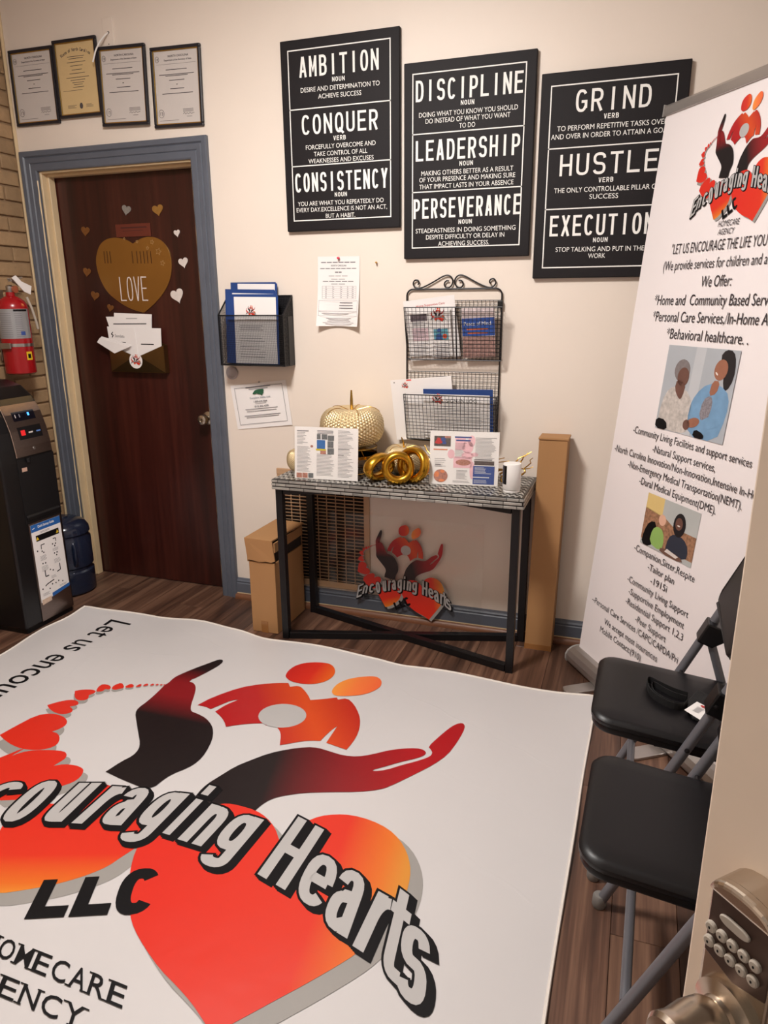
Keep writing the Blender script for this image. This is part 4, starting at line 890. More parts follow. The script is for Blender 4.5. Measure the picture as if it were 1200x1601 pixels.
# framed certificates
FRAMEBLK = mat('black_frame', (34, 32, 38), 0.35, var=0.08); GOLDLINE = mat('gold_frame_liner', (208, 168, 92), 0.3, 0.9, var=0.08)
PAPERG = mat('certificate_paper', (206, 198, 194), 0.5, var=0.03, scale=4); PARCH = mat('parchment_paper', (214, 186, 138), 0.5, var=0.04, scale=4)
def certificate(cs, label, ma, style, yoff=0.0):
    P = [WP(a, b, -0.012) for a, b in cs]; c = sum(P, Vector()) / 4
    U = ((P[1] - P[0]) + (P[2] - P[3])); ang = math.atan2(U.z, U.x); W_ = U.length / 2; H_ = ((P[0] - P[3]).length + (P[1] - P[2]).length) / 2
    fr = wallframe(c.x, c.z, -0.001 - yoff, ang); t = thing('framed_certificate', fr.p(0, -H_ / 2), label, 'certificate', 'framed certificates above the brown door')
    w2, h2, b_ = W_ / 2, H_ / 2, 0.0125
    for u0, u1, v0, v1 in ((-w2, w2, h2 - b_, h2), (-w2, w2, -h2, -h2 + b_), (-w2, -w2 + b_, -h2 + b_, h2 - b_), (w2 - b_, w2, -h2 + b_, h2 - b_)):
        q = MB(); q.prism([fr.p(u0, v0, 0), fr.p(u1, v0, 0), fr.p(u1, v1, 0), fr.p(u0, v1, 0)], fr.N * 0.014); build(q, 'frame_rail', FRAMEBLK, t, bevel=0.003)
    k = Ink(fr, 0.0085); g = b_; k.frame(-w2 + g, -h2 + g, w2 - g, h2 - g, 0.0042); k.done('gold_liner', GOLDLINE, t)
    k = Ink(fr, 0.006); k.rect(-w2 + 0.006, -h2 + 0.006, w2 - 0.006, h2 - 0.006); k.done('sheet', ma, t)
    u0, u1, v1, v0 = -w2 + 0.026, w2 - 0.026, h2 - 0.03, -h2 + 0.03
    k = Ink(fr, 0.0064)
    if style == 'state':
        k.text('NORTH CAROLINA', -0.038, 0.062, v1 - 0.010, 0.0075, 0.02); k.text('Department of the Secretary of State', -0.058, 0.076, v1 - 0.024, 0.0060, 0.02)
        k.rect(u0, v1 - 0.036, u1, v1 - 0.0352)
        for dv, a in ((0.058, 0.052), (0.076, 0.086), (0.081, 0.055), (0.098, 0.038), (0.114, 0.004), (0.130, 0.035), (0.148, 0.076)): k.rect(-a, v1 - dv, a, v1 - dv + 0.0026)
        k.bars(0.022, 0.080, v0 + 0.040, 3, 0.005, 0.0016, 0.15)
        k.line([(0.022, v0 + 0.020), (0.030, v0 + 0.026), (0.034, v0 + 0.019), (0.042, v0 + 0.024), (0.050, v0 + 0.019), (0.056, v0 + 0.026), (0.062, v0 + 0.020), (0.078, v0 + 0.024)], 0.0016); k.rect(0.04, v0 + 0.010, 0.066, v0 + 0.0115)
        k.rect(u0, v0 - 0.002, 0.0, v0 - 0.0008)
        for cu, cv, r in ((u0 + 0.004, v1 - 0.016, 0.011), (u0 + 0.010, v0 + 0.026, 0.0155)):
            for i in range(24):
                a0, a1 = 2 * math.pi * i / 24, 2 * math.pi * (i + 1) / 24; k.line([(cu + r * 0.85 * math.cos(a0), cv + r * math.sin(a0)), (cu + r * 0.85 * math.cos(a1), cv + r * math.sin(a1))], 0.0016)
            k.line([(cu - r * 0.35, cv - r * 0.4), (cu - r * 0.3, cv + r * 0.45)], 0.002); k.line([(cu + r * 0.1, cv + r * 0.35), (cu + r * 0.4, cv + r * 0.2), (cu + r * 0.3, cv - r * 0.5)], 0.003)
    else:
        for i, ch_ in enumerate('State of North Carolina'):
            if ch_ == ' ': continue
            a = (i - 11) / 11; cu, cv = a * 0.075, v1 - 0.018 - 0.020 * a * a; vs, fs = glyph(ch_, 0.012); x0, x1, _, _ = gbox(ch_); kx_ = min(0.0075 / max(x1 - x0, 0.3), 0.0125 / caph()); q = 0.0125 / caph(); ca, sa = math.cos(-a * 0.5), math.sin(-a * 0.5)
            k.mb.add([fr.p(cu + ((x - x0) * kx_ - 0.0035) * ca - y * q * sa, cv + ((x - x0) * kx_ - 0.0035) * sa + y * q * ca, 0.0064) for x, y in vs], fs)
        for dv, a in ((0.040, 0.046), (0.048, 0.040), (0.062, 0.050), (0.076, 0.034), (0.092, 0.028), (0.106, 0.042), (0.122, 0.062), (0.132, 0.040), (0.142, 0.032), (0.150, 0.024), (0.160, 0.030)): k.rect(-a, v1 - dv, a, v1 - dv + 0.0020)
        k.rect(u0 + 0.005, v1 - 0.172, 0.02, v1 - 0.1705); k.ell(0.004, v0 + 0.016, 0.009, 0.012); k.bars(0.03, 0.07, v0 + 0.020, 3, 0.005, 0.0014); k.bars(-0.07, -0.02, v0 + 0.020, 3, 0.005, 0.0014)
    k.done('certificate_print', mat('certificate_ink', (78, 70, 74), 0.6), t)
    k = Ink(fr, 0.0075); k.rect(-w2 + 0.012, -h2 + 0.012, w2 - 0.012, h2 - 0.012); k.done('glass_pane', ACRYL, t)
certificate([(8.7, 80.3), (77.3, 70.5), (96, 192), (29.7, 198)], 'leftmost framed certificate above the door, grey sheet beside the brick corner', PAPERG, 'state')
certificate([(78.4, 65.3), (148.5, 54.6), (162, 180), (97.6, 186)], 'tan parchment certificate in black frame with curved heading above the door', PARCH, 'parch', 0.004)
certificate([(151, 75), (225, 67.5), (236.5, 195), (164, 198.7)], 'framed certificate below the white wall plate, third from the brick corner', PAPERG, 'state', 0.008)
certificate([(232.4, 75), (310.8, 66.7), (319, 196), (242.8, 201)], 'rightmost framed certificate above the door, grey sheet in black frame', PAPERG, 'state')

# cover strip with loose cable
c0, c1 = WP(158.5, 29, -0.006), WP(180, 82, -0.006)
pl = thing('cable_cover_plate', ((c0.x + c1.x) / 2, -0.004, c1.z), 'pale painted cover strip with cable hole high on the back wall', 'wall plate')
mb = MB(); mb.bb(c0.x, c1.x, -0.007, 0, c1.z, c0.z); build(mb, 'strip', WALL, pl, bevel=0.002)
for q_ in ((169, 51, 0.005), (170, 69, 0.002)):
    v = WP(q_[0], q_[1], -0.0075); mb = MB(); mb.lathe([(q_[2], 0), (q_[2], 0.0012), (0.0, 0.0012)], (v.x, -0.0070, v.z), 16, Mk); build(mb, 'hole', BLACKINK, pl)
P = [WP(169, 51, -0.006), WP(164, 55, -0.03), WP(155, 66, -0.042), WP(149, 80, -0.045), WP(145, 97, -0.046)]
mb = MB(); mb.tube(P, 0.0032, 8)
cb = tag(build(mb, 'loose_cable', WHPL, smooth=True), 'short white cable hanging from the wall plate over the parchment certificate', 'cable')

# pinned notices
def notice(name, cs, label, bow=0.0):
    P = [WP(a, b, -0.006) for a, b in cs]; U = (P[1] - P[0]) + (P[2] - P[3]); ang = math.atan2(U.z, U.x); W_ = U.length / 2; H_ = ((P[0] - P[3]).length + (P[1] - P[2]).length) / 2; c = sum(P, Vector()) / 4
    fr = wallframe(c.x, c.z, -0.001, ang); t = thing(name, fr.p(0, -H_ / 2), label, 'notice'); return t, fr, W_, H_
t, fr, W_, H_ = notice('pinned_notice', [(498, 401.5), (562, 400), (561, 511), (496, 509)], 'white printed notice pinned to wall with a red pin between posters and pumpkin')
w2, h2 = W_ / 2, H_ / 2
def bowy(u, v): return 0.0015 + 0.026 * max(0, (0.5 - v / H_)) ** 2.2 * (0.25 + (abs(u) / w2) ** 2)
mb = MB(); NU, NV = 10, 14
vs = [fr.p(-w2 + W_ * i / NU, -h2 + H_ * j / NV, bowy(-w2 + W_ * i / NU, -h2 + H_ * j / NV) + dn) for dn in (0, -0.0006) for j in range(NV + 1) for i in range(NU + 1)]
n1 = (NU + 1) * (NV + 1); fs = [(j * (NU + 1) + i, j * (NU + 1) + i + 1, (j + 1) * (NU + 1) + i + 1, (j + 1) * (NU + 1) + i) for j in range(NV) for i in range(NU)]
mb.add(vs, fs + [tuple(n1 + i for i in f[::-1]) for f in fs]); build(mb, 'paper', PAPER, t, smooth=True)
class BInk(Ink):
    def done(s, name, ma, parent):
        q = MB(); o = []
        for p in s.mb.v:
            d = p - s.fr.O; u, v = d.dot(s.fr.U), d.dot(s.fr.V); o.append(s.fr.p(u, v, bowy(u, v) + 0.0006))
        q.add(o, s.mb.f); return build(q, name, ma, parent)
k = BInk(fr, 0); k.text('NORTH CAROLINA', -0.034, 0.036, h2 - 0.040, 0.0065, 0.02)
for dv, a, th_ in ((0.026, 0.080, 0.0042), (0.050, 0.084, 0.0034), (0.066, 0.016, 0.005), (0.080, 0.045, 0.0022), (0.092, 0.034, 0.002), (0.102, 0.072, 0.0034), (0.112, 0.034, 0.002)):
    n = max(2, int(a / 0.012)); 
    for i in range(n): k.rect(-a + 2 * a * i / n, h2 - dv, -a + 2 * a * (i + 0.86) / n, h2 - dv + th_)
for i in range(7): k.rect(-0.075, h2 - 0.120 - i * 0.0085, 0.080, h2 - 0.1195 - i * 0.0085)
for u in (-0.075, -0.058, -0.028, 0.008, 0.040, 0.062, 0.080): k.rect(u, h2 - 0.171, u + 0.0008, h2 - 0.119)
for u in (-0.060, -0.026, 0.010, 0.040, 0.064): k.bars(u, u + 0.006, h2 - 0.124, 6, 0.0085, 0.002, 0.4)
k.frame(-w2 + 0.006, h2 - 0.222, w2 - 0.006, h2 - 0.178, 0.0008); k.frame(-w2 + 0.006, h2 - 0.242, w2 - 0.006, h2 - 0.224, 0.0008)
k.bars(0.0, 0.070, h2 - 0.188, 3, 0.011, 0.0032, 0.2, True); k.bars(-0.075, 0.06, h2 - 0.233, 1, 0.01, 0.002, 0.1); k.bars(-0.07, 0.075, h2 - 0.252, 5, 0.006, 0.0014, 0.4, True); k.done('small_print', GREYINK, t)
pv = WP(529, 403.5, -0.008)
mb = MB(); mb.lathe([(0.0015, 0), (0.0015, 0.006), (0.005, 0.006), (0.0055, 0.009), (0.0045, 0.016), (0.0, 0.018)], (pv.x, -0.001, pv.z), 14, Mk)
tag(build(mb, 'push_pin', mat('red_plastic', (226, 40, 72), 0.3), smooth=True), 'red push pin at the top of the white notice', 'pin')
pv = WP(588, 410.5, -0.008)
mb = MB(); mb.lathe([(0.0018, 0), (0.0018, 0.006), (0.0042, 0.006), (0.0042, 0.010), (0.0028, 0.016), (0.0, 0.018)], (pv.x, -0.001, pv.z), 14, Mk)
tag(build(mb, 'push_pin', mat('amber_plastic', (196, 148, 62), 0.3), smooth=True), 'amber push pin alone in the bare wall right of the notice', 'pin')

t, fr, W_, H_ = notice('complaint_notice', [(361, 603), (447, 594), (455.5, 664), (369.5, 672)], 'white notice with green state map pinned under the black file holder')
w2, h2 = W_ / 2, H_ / 2
mb = MB(); mb.prism([fr.p(-w2, -h2, 0.0005), fr.p(w2, -h2, 0.004), fr.p(w2, h2, 0.0006), fr.p(-w2, h2, 0.0006)], fr.N * 0.0008); build(mb, 'paper', PAPER, t)
k = Ink(fr, 0.0054); k.frame(-w2 + 0.020, -h2 + 0.020, w2 - 0.020, h2 - 0.014, 0.0016)
for dv, a in ((0.018, 0.065), (0.026, 0.05), (0.118, 0.085), (0.128, 0.078), (0.148, 0.095), (0.156, 0.085)): k.rect(-a, h2 - dv, a, h2 - dv + 0.0022)
k.text('1-800-624-3004', -0.034, 0.036, h2 - 0.088, 0.0085, 0.01); k.text('(919) 855-4500', -0.034, 0.040, h2 - 0.110, 0.0080, 0.01); k.rect(-0.03, h2 - 0.094, 0.03, h2 - 0.0925); k.done('notice_print', mat('dark_grey_ink', (70, 66, 74), 0.6), t)
k = Ink(fr, 0.0054); k.text('Complaint Intake Unit', -0.052, 0.056, h2 - 0.070, 0.0085, 0.0); k.done('heading', mat('slate_ink', (70, 92, 112), 0.6), t)
k = Ink(fr, 0.0056); k.poly([(-0.034, h2 - 0.048), (-0.028, h2 - 0.040), (-0.018, h2 - 0.032), (-0.006, h2 - 0.030), (0.008, h2 - 0.029), (0.024, h2 - 0.029), (0.028, h2 - 0.034), (0.024, h2 - 0.042), (0.026, h2 - 0.045), (0.018, h2 - 0.052), (0.014, h2 - 0.059), (0.006, h2 - 0.052), (-0.004, h2 - 0.051), (-0.012, h2 - 0.047), (-0.020, h2 - 0.050)]); k.done('state_map', mat('green_ink', (34, 88, 60), 0.6, var=0.2, scale=80), t)
pv = WP(404.5, 597.5, -0.004)
mb = MB(); mb.lathe([(0.004, 0), (0.004, 0.002), (0.002, 0.004), (0.0, 0.0045)], (pv.x, -0.002, pv.z), 12, Mk); tag(build(mb, 'thumb_tack', STEEL, smooth=True), 'small steel tack at the top of the green map notice', 'tack')
pv = WP(361, 583, -0.01)
mb = MB(); mb.lathe([(0.028, 0), (0.030, 0.003), (0.030, 0.008), (0.026, 0.012), (0.021, 0.012), (0.019, 0.009), (0.0, 0.008)], (pv.x + 0.002, 0, pv.z), 28, Mk)
tag(build(mb, 'wall_bumper', mat('grey_vinyl', (176, 168, 170), 0.45, var=0.05), smooth=True), 'round grey wall bumper under the file holder beside the casing', 'wall bumper')

# ------------------------------------------------------------------ black mesh file holder and folders
fh = thing('file_holder', (0.218, -0.05, 1.165), 'black wire-mesh wall file holder beside the door casing', 'file holder')
fx0, fx1, fz0, fzf, fzb, fd = 0.060, 0.378, 1.172, 1.386, 1.468, 0.100
BLKMESH = mat('black_wire_mesh', (17, 16, 19), 0.5, 0.2)
def flat_mesh(P00, P10, P11, P01, pitch, wdt, nrm, name, parent, ma):
    """woven wire: two sets of thin strips"""
    P00, P10, P11, P01 = map(Vector, (P00, P10, P11, P01)); q = MB(); nrm = Vector(nrm) * 0.0006
    nu = int(((P10 - P00).length) / pitch); nv = int(((P01 - P00).length) / pitch)
    def strip(a, b_, side, off):
        s = side.normalized() * wdt / 2; q.add([a - s + off, b_ - s + off, b_ + s + off, a + s + off], [(0, 1, 2, 3)])
    for i in range(nu + 1): t_ = i / nu; strip(P00.lerp(P10, t_), P01.lerp(P11, t_), P10 - P00, nrm)
    for j in range(nv + 1): t_ = j / nv; strip(P00.lerp(P01, t_), P10.lerp(P11, t_), P01 - P00, -nrm)
    return build(q, name, ma, parent)
flat_mesh((fx0, -fd, fz0), (fx1, -fd, fz0), (fx1, -fd, fzf), (fx0, -fd, fzf), 0.0042, 0.0012, (0, -1, 0), 'front_mesh', fh, BLKMESH)
flat_mesh((fx0, -0.008, fz0), (fx1, -0.008, fz0), (fx1, -0.008, fzb), (fx0, -0.008, fzb), 0.0042, 0.0030, (0, -1, 0), 'back_mesh', fh, BLKMESH)
for sx in (fx0, fx1): flat_mesh((sx, -0.008, fz0), (sx, -fd, fz0), (sx, -fd, fzf), (sx, -0.008, fzb), 0.0042, 0.0016, (1, 0, 0), 'side_mesh', fh, BLKMESH)
mb = MB(); mb.bb(fx0, fx1, -fd, -0.006, fz0 - 0.003, fz0); build(mb, 'bottom_plate', BLACKMETAL, fh)
mb = MB(); mb.tube([(fx0, -fd, fzf), (fx1, -fd, fzf), (fx1, -fd, fz0), (fx0, -fd, fz0)], 0.0036, 8, True); build(mb, 'front_rim', BLACKMETAL, fh, smooth=True)
mb = MB(); mb.tube([(fx0, -0.007, fzb), (fx1, -0.007, fzb), (fx1, -0.007, fz0), (fx0, -0.007, fz0)], 0.0036, 8, True); build(mb, 'back_rim', BLACKMETAL, fh, smooth=True)
for sx in (fx0, fx1):
    mb = MB(); mb.tube([(sx, -0.008, fzb), (sx, -fd, fzf)], 0.0034, 8); build(mb, 'side_rim', BLACKMETAL, fh, smooth=True)
mb = MB(); mb.bb(fx1 - 0.002, fx1 + 0.0015, -0.055, -0.006, fz0 - 0.002, fzf - 0.005); build(mb, 'side_plate', BLACKMETAL, fh)
FOLD = mat('blue_folder', (34, 66, 128), 0.4, var=0.06); 
def folder(dx, y, ztop, w_, tilt, paper_drop, label, front=False):
    a = math.radians(tilt); U = Vector((math.cos(a), 0, math.sin(a))); V = Vector((-math.sin(a), 0.035, math.cos(a))).normalized(); fr = Frame((fx0 + dx, y, fz0 + 0.006), U, V); h = ztop - fz0
    t = thing('blue_folder', fr.p(w_ / 2, 0), label, 'folder', 'blue folders in the black file holder')
    q = MB(); q.prism([fr.p(0, 0), fr.p(w_, 0), fr.p(w_, h - 0.008), fr.p(w_ - 0.008, h), fr.p(0, h)], fr.N * 0.003); build(q, 'cover', FOLD, t)
    q = MB(); q.prism([fr.p(0.036, 0.002, 0.0034), fr.p(w_ - 0.008, 0.002, 0.0034), fr.p(w_ - 0.010, h - paper_drop, 0.0034), fr.p(0.036, h - paper_drop + 0.002, 0.0034)], fr.N * 0.0008); build(q, 'paper', PAPER, t)
    return t, fr, w_, h
def fold_px(a, b_, top, y, tilt, drop, label):
    p_, q_ = WP(a, top, y), WP(b_, top, y); return folder(p_.x - fx0, y, p_.z - 0.006, q_.x - p_.x, tilt, drop, label)
fold_px(357.5, 430, 441.5, -0.030, -0.5, 0.008, 'tallest blue folder, hindmost in the black file holder')
fold_px(348, 427, 452, -0.054, -1.2, 0.018, 'middle blue folder in the black file holder')
t, fr, w_, h = fold_px(352, 432, 460, -0.078, -0.4, 0.013, 'front blue folder with logo cover sheet in the black file holder')
def mini_logo(fr, u, v, size, parent, n=0.001, items=None):
    s = size / 1.7
    lay(items or [i for i in LOGO if not i[1].endswith('lettering')], lambda x, y, hh: fr.p(u + (x - 0.65) * s, v + (y + 1.3) * s, n + hh), parent, 0.00002)
mini_logo(fr, 0.118, 0.228, 0.050, t, 0.0046)
k = Ink(fr, 0.0046); k.rect(0.09, 0.190, 0.16, 0.192); k.bars(0.06, 0.185, 0.165, 3, 0.009, 0.003, 0.2); k.bars(0.06, 0.19, 0.122, 9, 0.0115, 0.0022, 0.3); k.done('cover_print', mat('soft_grey_ink', (150, 146, 150), 0.6), t)

# ------------------------------------------------------------------ wire magazine rack
wr = thing('wire_rack', (1.10, -0.03, 0.86), 'black wire wall rack with two baskets and scrolled top', 'rack')
WIRE = mat('black_wire', (30, 27, 29), 0.4, 0.4, var=0.1)
rx0, rx1, rzt, rzb = 0.906, 1.300, 1.487, 0.862
arc = lambda cx, cz, r, a0, a1, n=8, y=-0.010: [(cx + r * math.cos(a0 + (a1 - a0) * i / n), y, cz + r * math.sin(a0 + (a1 - a0) * i / n)) for i in range(n + 1)]
R_ = 0.026
mb = MB(); mb.tube([(rx0, -0.010, rzb)] + arc(rx0 + R_, rzt - R_, R_, math.pi, math.pi / 2) + arc(rx1 - R_, rzt - R_, R_, math.pi / 2, 0) + [(rx1, -0.010, rzb)], 0.0034, 8, True); build(mb, 'frame_wire', WIRE, wr, smooth=True)
cx = (rx0 + rx1) / 2; D = math.pi
for s in (-1, 1):
    curve = [(cx + s * 0.020, rzt + 0.031), (cx + s * 0.028, rzt + 0.033), (cx + s * 0.038, rzt + 0.026), (cx + s * 0.039, rzt + 0.012), (cx + s * 0.028, rzt + 0.004), (cx + s * 0.012, rzt + 0.008), (cx + s * 0.003, rzt + 0.024), (cx + s * 0.006, rzt + 0.042), (cx + s * 0.022, rzt + 0.054), (cx + s * 0.044, rzt + 0.050), (cx + s * 0.080, rzt + 0.030), (cx + s * 0.120, rzt + 0.010), (cx + s * 0.146, rzt + 0.003), (cx + s * 0.164, rzt + 0.008), (cx + s * 0.172, rzt + 0.022), (cx + s * 0.164, rzt + 0.037), (cx + s * 0.150, rzt + 0.036), (cx + s * 0.144, rzt + 0.026), (cx + s * 0.150, rzt + 0.018)]
    cv = [Vector((a, -0.010, b)) for a, b in curve]
    for _ in range(2):
        nv = [cv[0]]
        for a, b in zip(cv[:-1], cv[1:]): nv += [a.lerp(b, 0.25), a.lerp(b, 0.75)]
        cv = nv + [cv[-1]]
    mb = MB(); mb.tube(cv, 0.0030, 8); build(mb, 'scroll', WIRE, wr, smooth=True)
def grid(P00, P10, P11, P01, nu, nv, r, name, rim=0.0026):
    P00, P10, P11, P01 = map(Vector, (P00, P10, P11, P01)); q = MB()
    for i in range(1, nu): t_ = i / nu; q.tube([P00.lerp(P10, t_), P01.lerp(P11, t_)], r, 5)
    for j in range(1, nv): t_ = j / nv; q.tube([P00.lerp(P01, t_), P10.lerp(P11, t_)], r, 5)
    build(q, name, WIRE, wr)
    if rim: q = MB(); q.tube([P00, P10, P11, P01], rim, 8, True); build(q, 'basket_rim', WIRE, wr, smooth=True)
def basket(z0, zf, zb, yt, x0, x1):
    grid((x0, -yt * 0.55, z0), (x1, -yt * 0.55, z0), (x1 + 0.004, -yt, zf), (x0 - 0.004, -yt, zf), 24, 13, 0.0011, 'front_grid')
    grid((rx0, -0.008, z0), (rx1, -0.008, z0), (rx1, -0.008, zb), (rx0, -0.008, zb), 24, 15, 0.0010, 'back_grid', 0.0018)
    for s, sx in ((0, x0), (1, x1)): 
        e = 0.004 if s else -0.004
        grid((rx1 if s else rx0, -0.008, z0), (sx, -yt * 0.55, z0), (sx + e, -yt, zf), (rx1 if s else rx0, -0.008, zf), 4, 13, 0.0010, 'side_grid', 0.0016)
    q = MB()
    for i in range(25): t_ = x0 + (x1 - x0) * i / 24; q.tube([(t_, -0.008, z0), (t_, -yt * 0.55, z0)], 0.0010, 5)
    build(q, 'bottom_grid', WIRE, wr)
basket(1.208, 1.416, 1.442, 0.085, 0.920, 1.312); basket(0.874, 1.066, 1.156, 0.085, 0.918, 1.300)
mb = MB(); mb.tube([(1.130, -0.047, 1.209), (1.130, -0.0855, 1.415)], 0.0024, 6); build(mb, 'divider_wire', WIRE, wr)
mb = MB(); mb.bb(1.286, 1.306, -0.020, -0.012, 1.412, 1.440); build(mb, 'plastic_tag', BLACKMETAL, wr, bevel=0.002)
# papers held in the rack
def sheet(name, px4, y, label, cat, ma, thick=0.002, lean=0.0, group=None):
    P = [WP(a, b, y) for a, b in px4]; U = (P[1] - P[0]) + (P[2] - P[3]); ang = math.atan2(U.z, U.x); W_ = U.length / 2; H_ = ((P[0] - P[3]).length + (P[1] - P[2]).length) / 2; c = sum(P, Vector()) / 4
    Uv = Vector((math.cos(ang), 0, math.sin(ang))); Vv = Vector((-math.sin(ang), 0, math.cos(ang)))
    fr = Frame(c, Uv, Vv); fr.V = (Vv - Vector((0, 1, 0)) * lean).normalized(); fr.N = Uv.cross(fr.V).normalized(); H_ = H_ * math.sqrt(1 + lean * lean)
    t = thing(name, fr.p(0, -H_ / 2), label, cat, group); q = MB(); w2, h2 = W_ / 2, H_ / 2
    q.prism([fr.p(-w2, -h2, -thick), fr.p(w2, -h2, -thick), fr.p(w2, h2, -thick), fr.p(-w2, h2, -thick)], fr.N * thick); build(q, 'sheet', ma, t)
    return t, fr, w2, h2
LN = 0.10
t, fr, w2, h2 = sheet('brochure', [(632, 474), (714, 458), (716, 560), (640, 563)], -0.036, 'tilted white letterhead sheet with red print at top left of the wire rack', 'brochure', PAPER, lean=LN)
k = Ink(fr, 0.0004); k.text('Home Supportive Care', -0.055, 0.065, h2 - 0.030, 0.008, 0.01); k.done('heading', REDINK, t); mini_logo(fr, -0.005, h2 - 0.056, 0.05, t, 0.0004)
t, fr, w2, h2 = sheet('brochure', [(634, 483), (672, 481), (674, 556), (642, 558)], -0.045, 'white brochure with a dark group picture behind the upper wire basket', 'brochure', PAPER, lean=LN)
k = Ink(fr, 0.0004); k.rect(-0.034, h2 - 0.052, 0.036, h2 - 0.024); k.done('picture', mat('photo_group', (96, 84, 90), 0.5, var=0.6, scale=130), t)
k = Ink(fr, 0.0004); k.rect(-0.030, -0.034, 0.038, 0.018); k.done('pink_panel', mat('pale_pink_ink', (222, 196, 202), 0.6), t); k = Ink(fr, 0.0006); k.bars(-0.028, 0.036, 0.046, 4, 0.006, 0.002); k.bars(-0.028, 0.036, 0.01, 6, 0.006, 0.0016); k.bars(-0.03, 0.036, -0.045, 7, 0.007, 0.0016); k.done('small_print', GREYINK, t)
t, fr, w2, h2 = sheet('brochure', [(671, 481), (704, 479), (706, 556), (674, 558)], -0.050, 'white brochure with red logo and small blue picture in the upper wire basket', 'brochure', PAPER, lean=LN)
mini_logo(fr, -0.008, h2 - 0.030, 0.062, t, 0.0004)
k = Ink(fr, 0.0004); k.rect(-0.030, -0.032, 0.030, 0.012); k.done('picture', mat('photo_playroom', (92, 150, 166), 0.5, var=0.3, scale=60), t)
k = Ink(fr, 0.0006); k.ell(-0.006, 0.006, 0.009, 0.008); k.poly([(-0.024, -0.032), (-0.018, -0.008), (0.002, -0.004), (0.006, -0.032)]); k.done('figure', mat('photo_navy', (52, 82, 140), 0.5), t)
k = Ink(fr, 0.0006); k.ell(0.016, -0.018, 0.009, 0.010); k.done('toy', mat('photo_red', (206, 78, 48), 0.5), t); k = Ink(fr, 0.0006); k.bars(-0.034, 0.036, -0.048, 8, 0.0075, 0.0022, 0.3, True); k.done('small_print', GREYINK, t)
t, fr, w2, h2 = sheet('patterned_booklet', [(721, 482), (772, 480), (774, 558), (724, 560)], -0.049, 'patterned booklet with blue title band in the right of the upper basket', 'booklet', mat('paisley_paper', (206, 190, 190), 0.6, var=0.35, scale=90), 0.006, lean=LN)
k = Ink(fr, 0.0004); k.rect(-w2, -0.012, w2, 0.058); k.done('title_band', mat('royal_blue_ink', (46, 82, 160), 0.5), t)
k = Ink(fr, 0.0006); k.text('Peace of Mind', -w2 + 0.008, w2 - 0.014, 0.030, 0.014, 0.0); k.done('title', WHITEINK, t)
k = Ink(fr, 0.0006); k.rect(-w2 + 0.018, 0.012, w2 - 0.026, 0.017); k.rect(-w2 + 0.022, -0.003, w2 - 0.028, 0.002); k.done('subtitle_line', mat('orange_line_ink', (206, 104, 62), 0.5), t)
k = Ink(fr, 0.0004); k.rect(-w2, -h2, w2, -0.014); k.done('lower_pattern', mat('brown_paisley', (164, 128, 120), 0.6, var=0.5, scale=110), t)
t, fr, w2, h2 = sheet('paper_stack', [(608, 595), (706, 588), (712, 684), (622, 688)], -0.040, 'stack of white letterhead sheets leaning out left of the lower wire basket', 'papers', PAPER, 0.008, lean=0.06)
mini_logo(fr, -0.070, h2 - 0.024, 0.030, t, 0.0004); k = Ink(fr, 0.0004); k.rect(-w2 + 0.014, h2 - 0.012, -w2 + 0.019, h2 - 0.008); k.done('print_mark', BLACKINK, t)
k = Ink(fr, 0.0004); k.rect(-0.062, h2 - 0.006, -0.040, h2 - 0.001); k.done('red_tab', mat('red_tab', (226, 70, 60), 0.5), t)
t, fr, w2, h2 = sheet('sign_in_folder', [(661, 606), (770, 611), (770, 686), (664, 686)], -0.050, 'blue folder with white sign-in log sheet in the lower wire basket', 'folder', FOLD, 0.004, lean=LN)
q = MB(); q.prism([fr.p(-w2, -h2, 0.0004), fr.p(w2 - 0.012, -h2, 0.0004), fr.p(w2 - 0.012, h2 - 0.024, 0.0004), fr.p(-w2, h2 - 0.020, 0.0004)], fr.N * 0.001); build(q, 'log_sheet', PAPER, t)
k = Ink(fr, 0.0018); k.text('SIGN-IN LOG', -0.048, 0.080, h2 - 0.056, 0.016, 0.0); k.bars(-0.10, 0.10, h2 - 0.08, 8, 0.012, 0.0012, 0.05); k.done('heading', BLACKINK, t); mini_logo(fr, -0.085, h2 - 0.040, 0.050, t, 0.0018)

# ================================================================== ON THE BROWN DOOR
DY = 0.078
dfr = wallframe(0, 0, DY)
def heart_pts(n=28):
    o = []
    for i in range(n):
        t = 2 * math.pi * i / n; o.append((math.sin(t) ** 3, (13 * math.cos(t) - 5 * math.cos(2 * t) - 2 * math.cos(3 * t) - math.cos(4 * t)) / 16.0))
    return o
HP = heart_pts()
HG = mat('grey_glitter', (150, 146, 142), 0.4, 0.4, var=0.3, scale=200); HGO = mat('gold_foil', (176, 134, 72), 0.35, 0.6, var=0.15, scale=60); HW = mat('white_foil', (222, 212, 206), 0.4, 0.1, var=0.08, scale=40)
HDG = mat('dim_gold_foil', (142, 96, 54), 0.4, 0.6, var=0.2, scale=60)
def small_heart(px, py, wpx, hpx, rot, ma, label):
    c = dfr.px(px, py); a = dfr.px(px - wpx / 2, py); b_ = dfr.px(px + wpx / 2, py); u, d_ = dfr.px(px, py - hpx / 2), dfr.px(px, py + hpx / 2)
    sx = (b_[0] - a[0]) / 2; sy = (u[1] - d_[1]) / 2; r = math.radians(rot); q = MB()
    pts = [(c[0] + sx * x * math.cos(r) - sy * y * math.sin(r), c[1] + sx * x * math.sin(r) + sy * y * math.cos(r) + 0.1 * sy) for x, y in HP]
    q.prism([dfr.p(x, y, 0.0006) for x, y in pts], (0, -0.003, 0)); o = build(q, 'heart_sticker', ma, bevel=0.0008, seg=1)
    tag(o, label, 'heart', 'small hearts on the brown door')
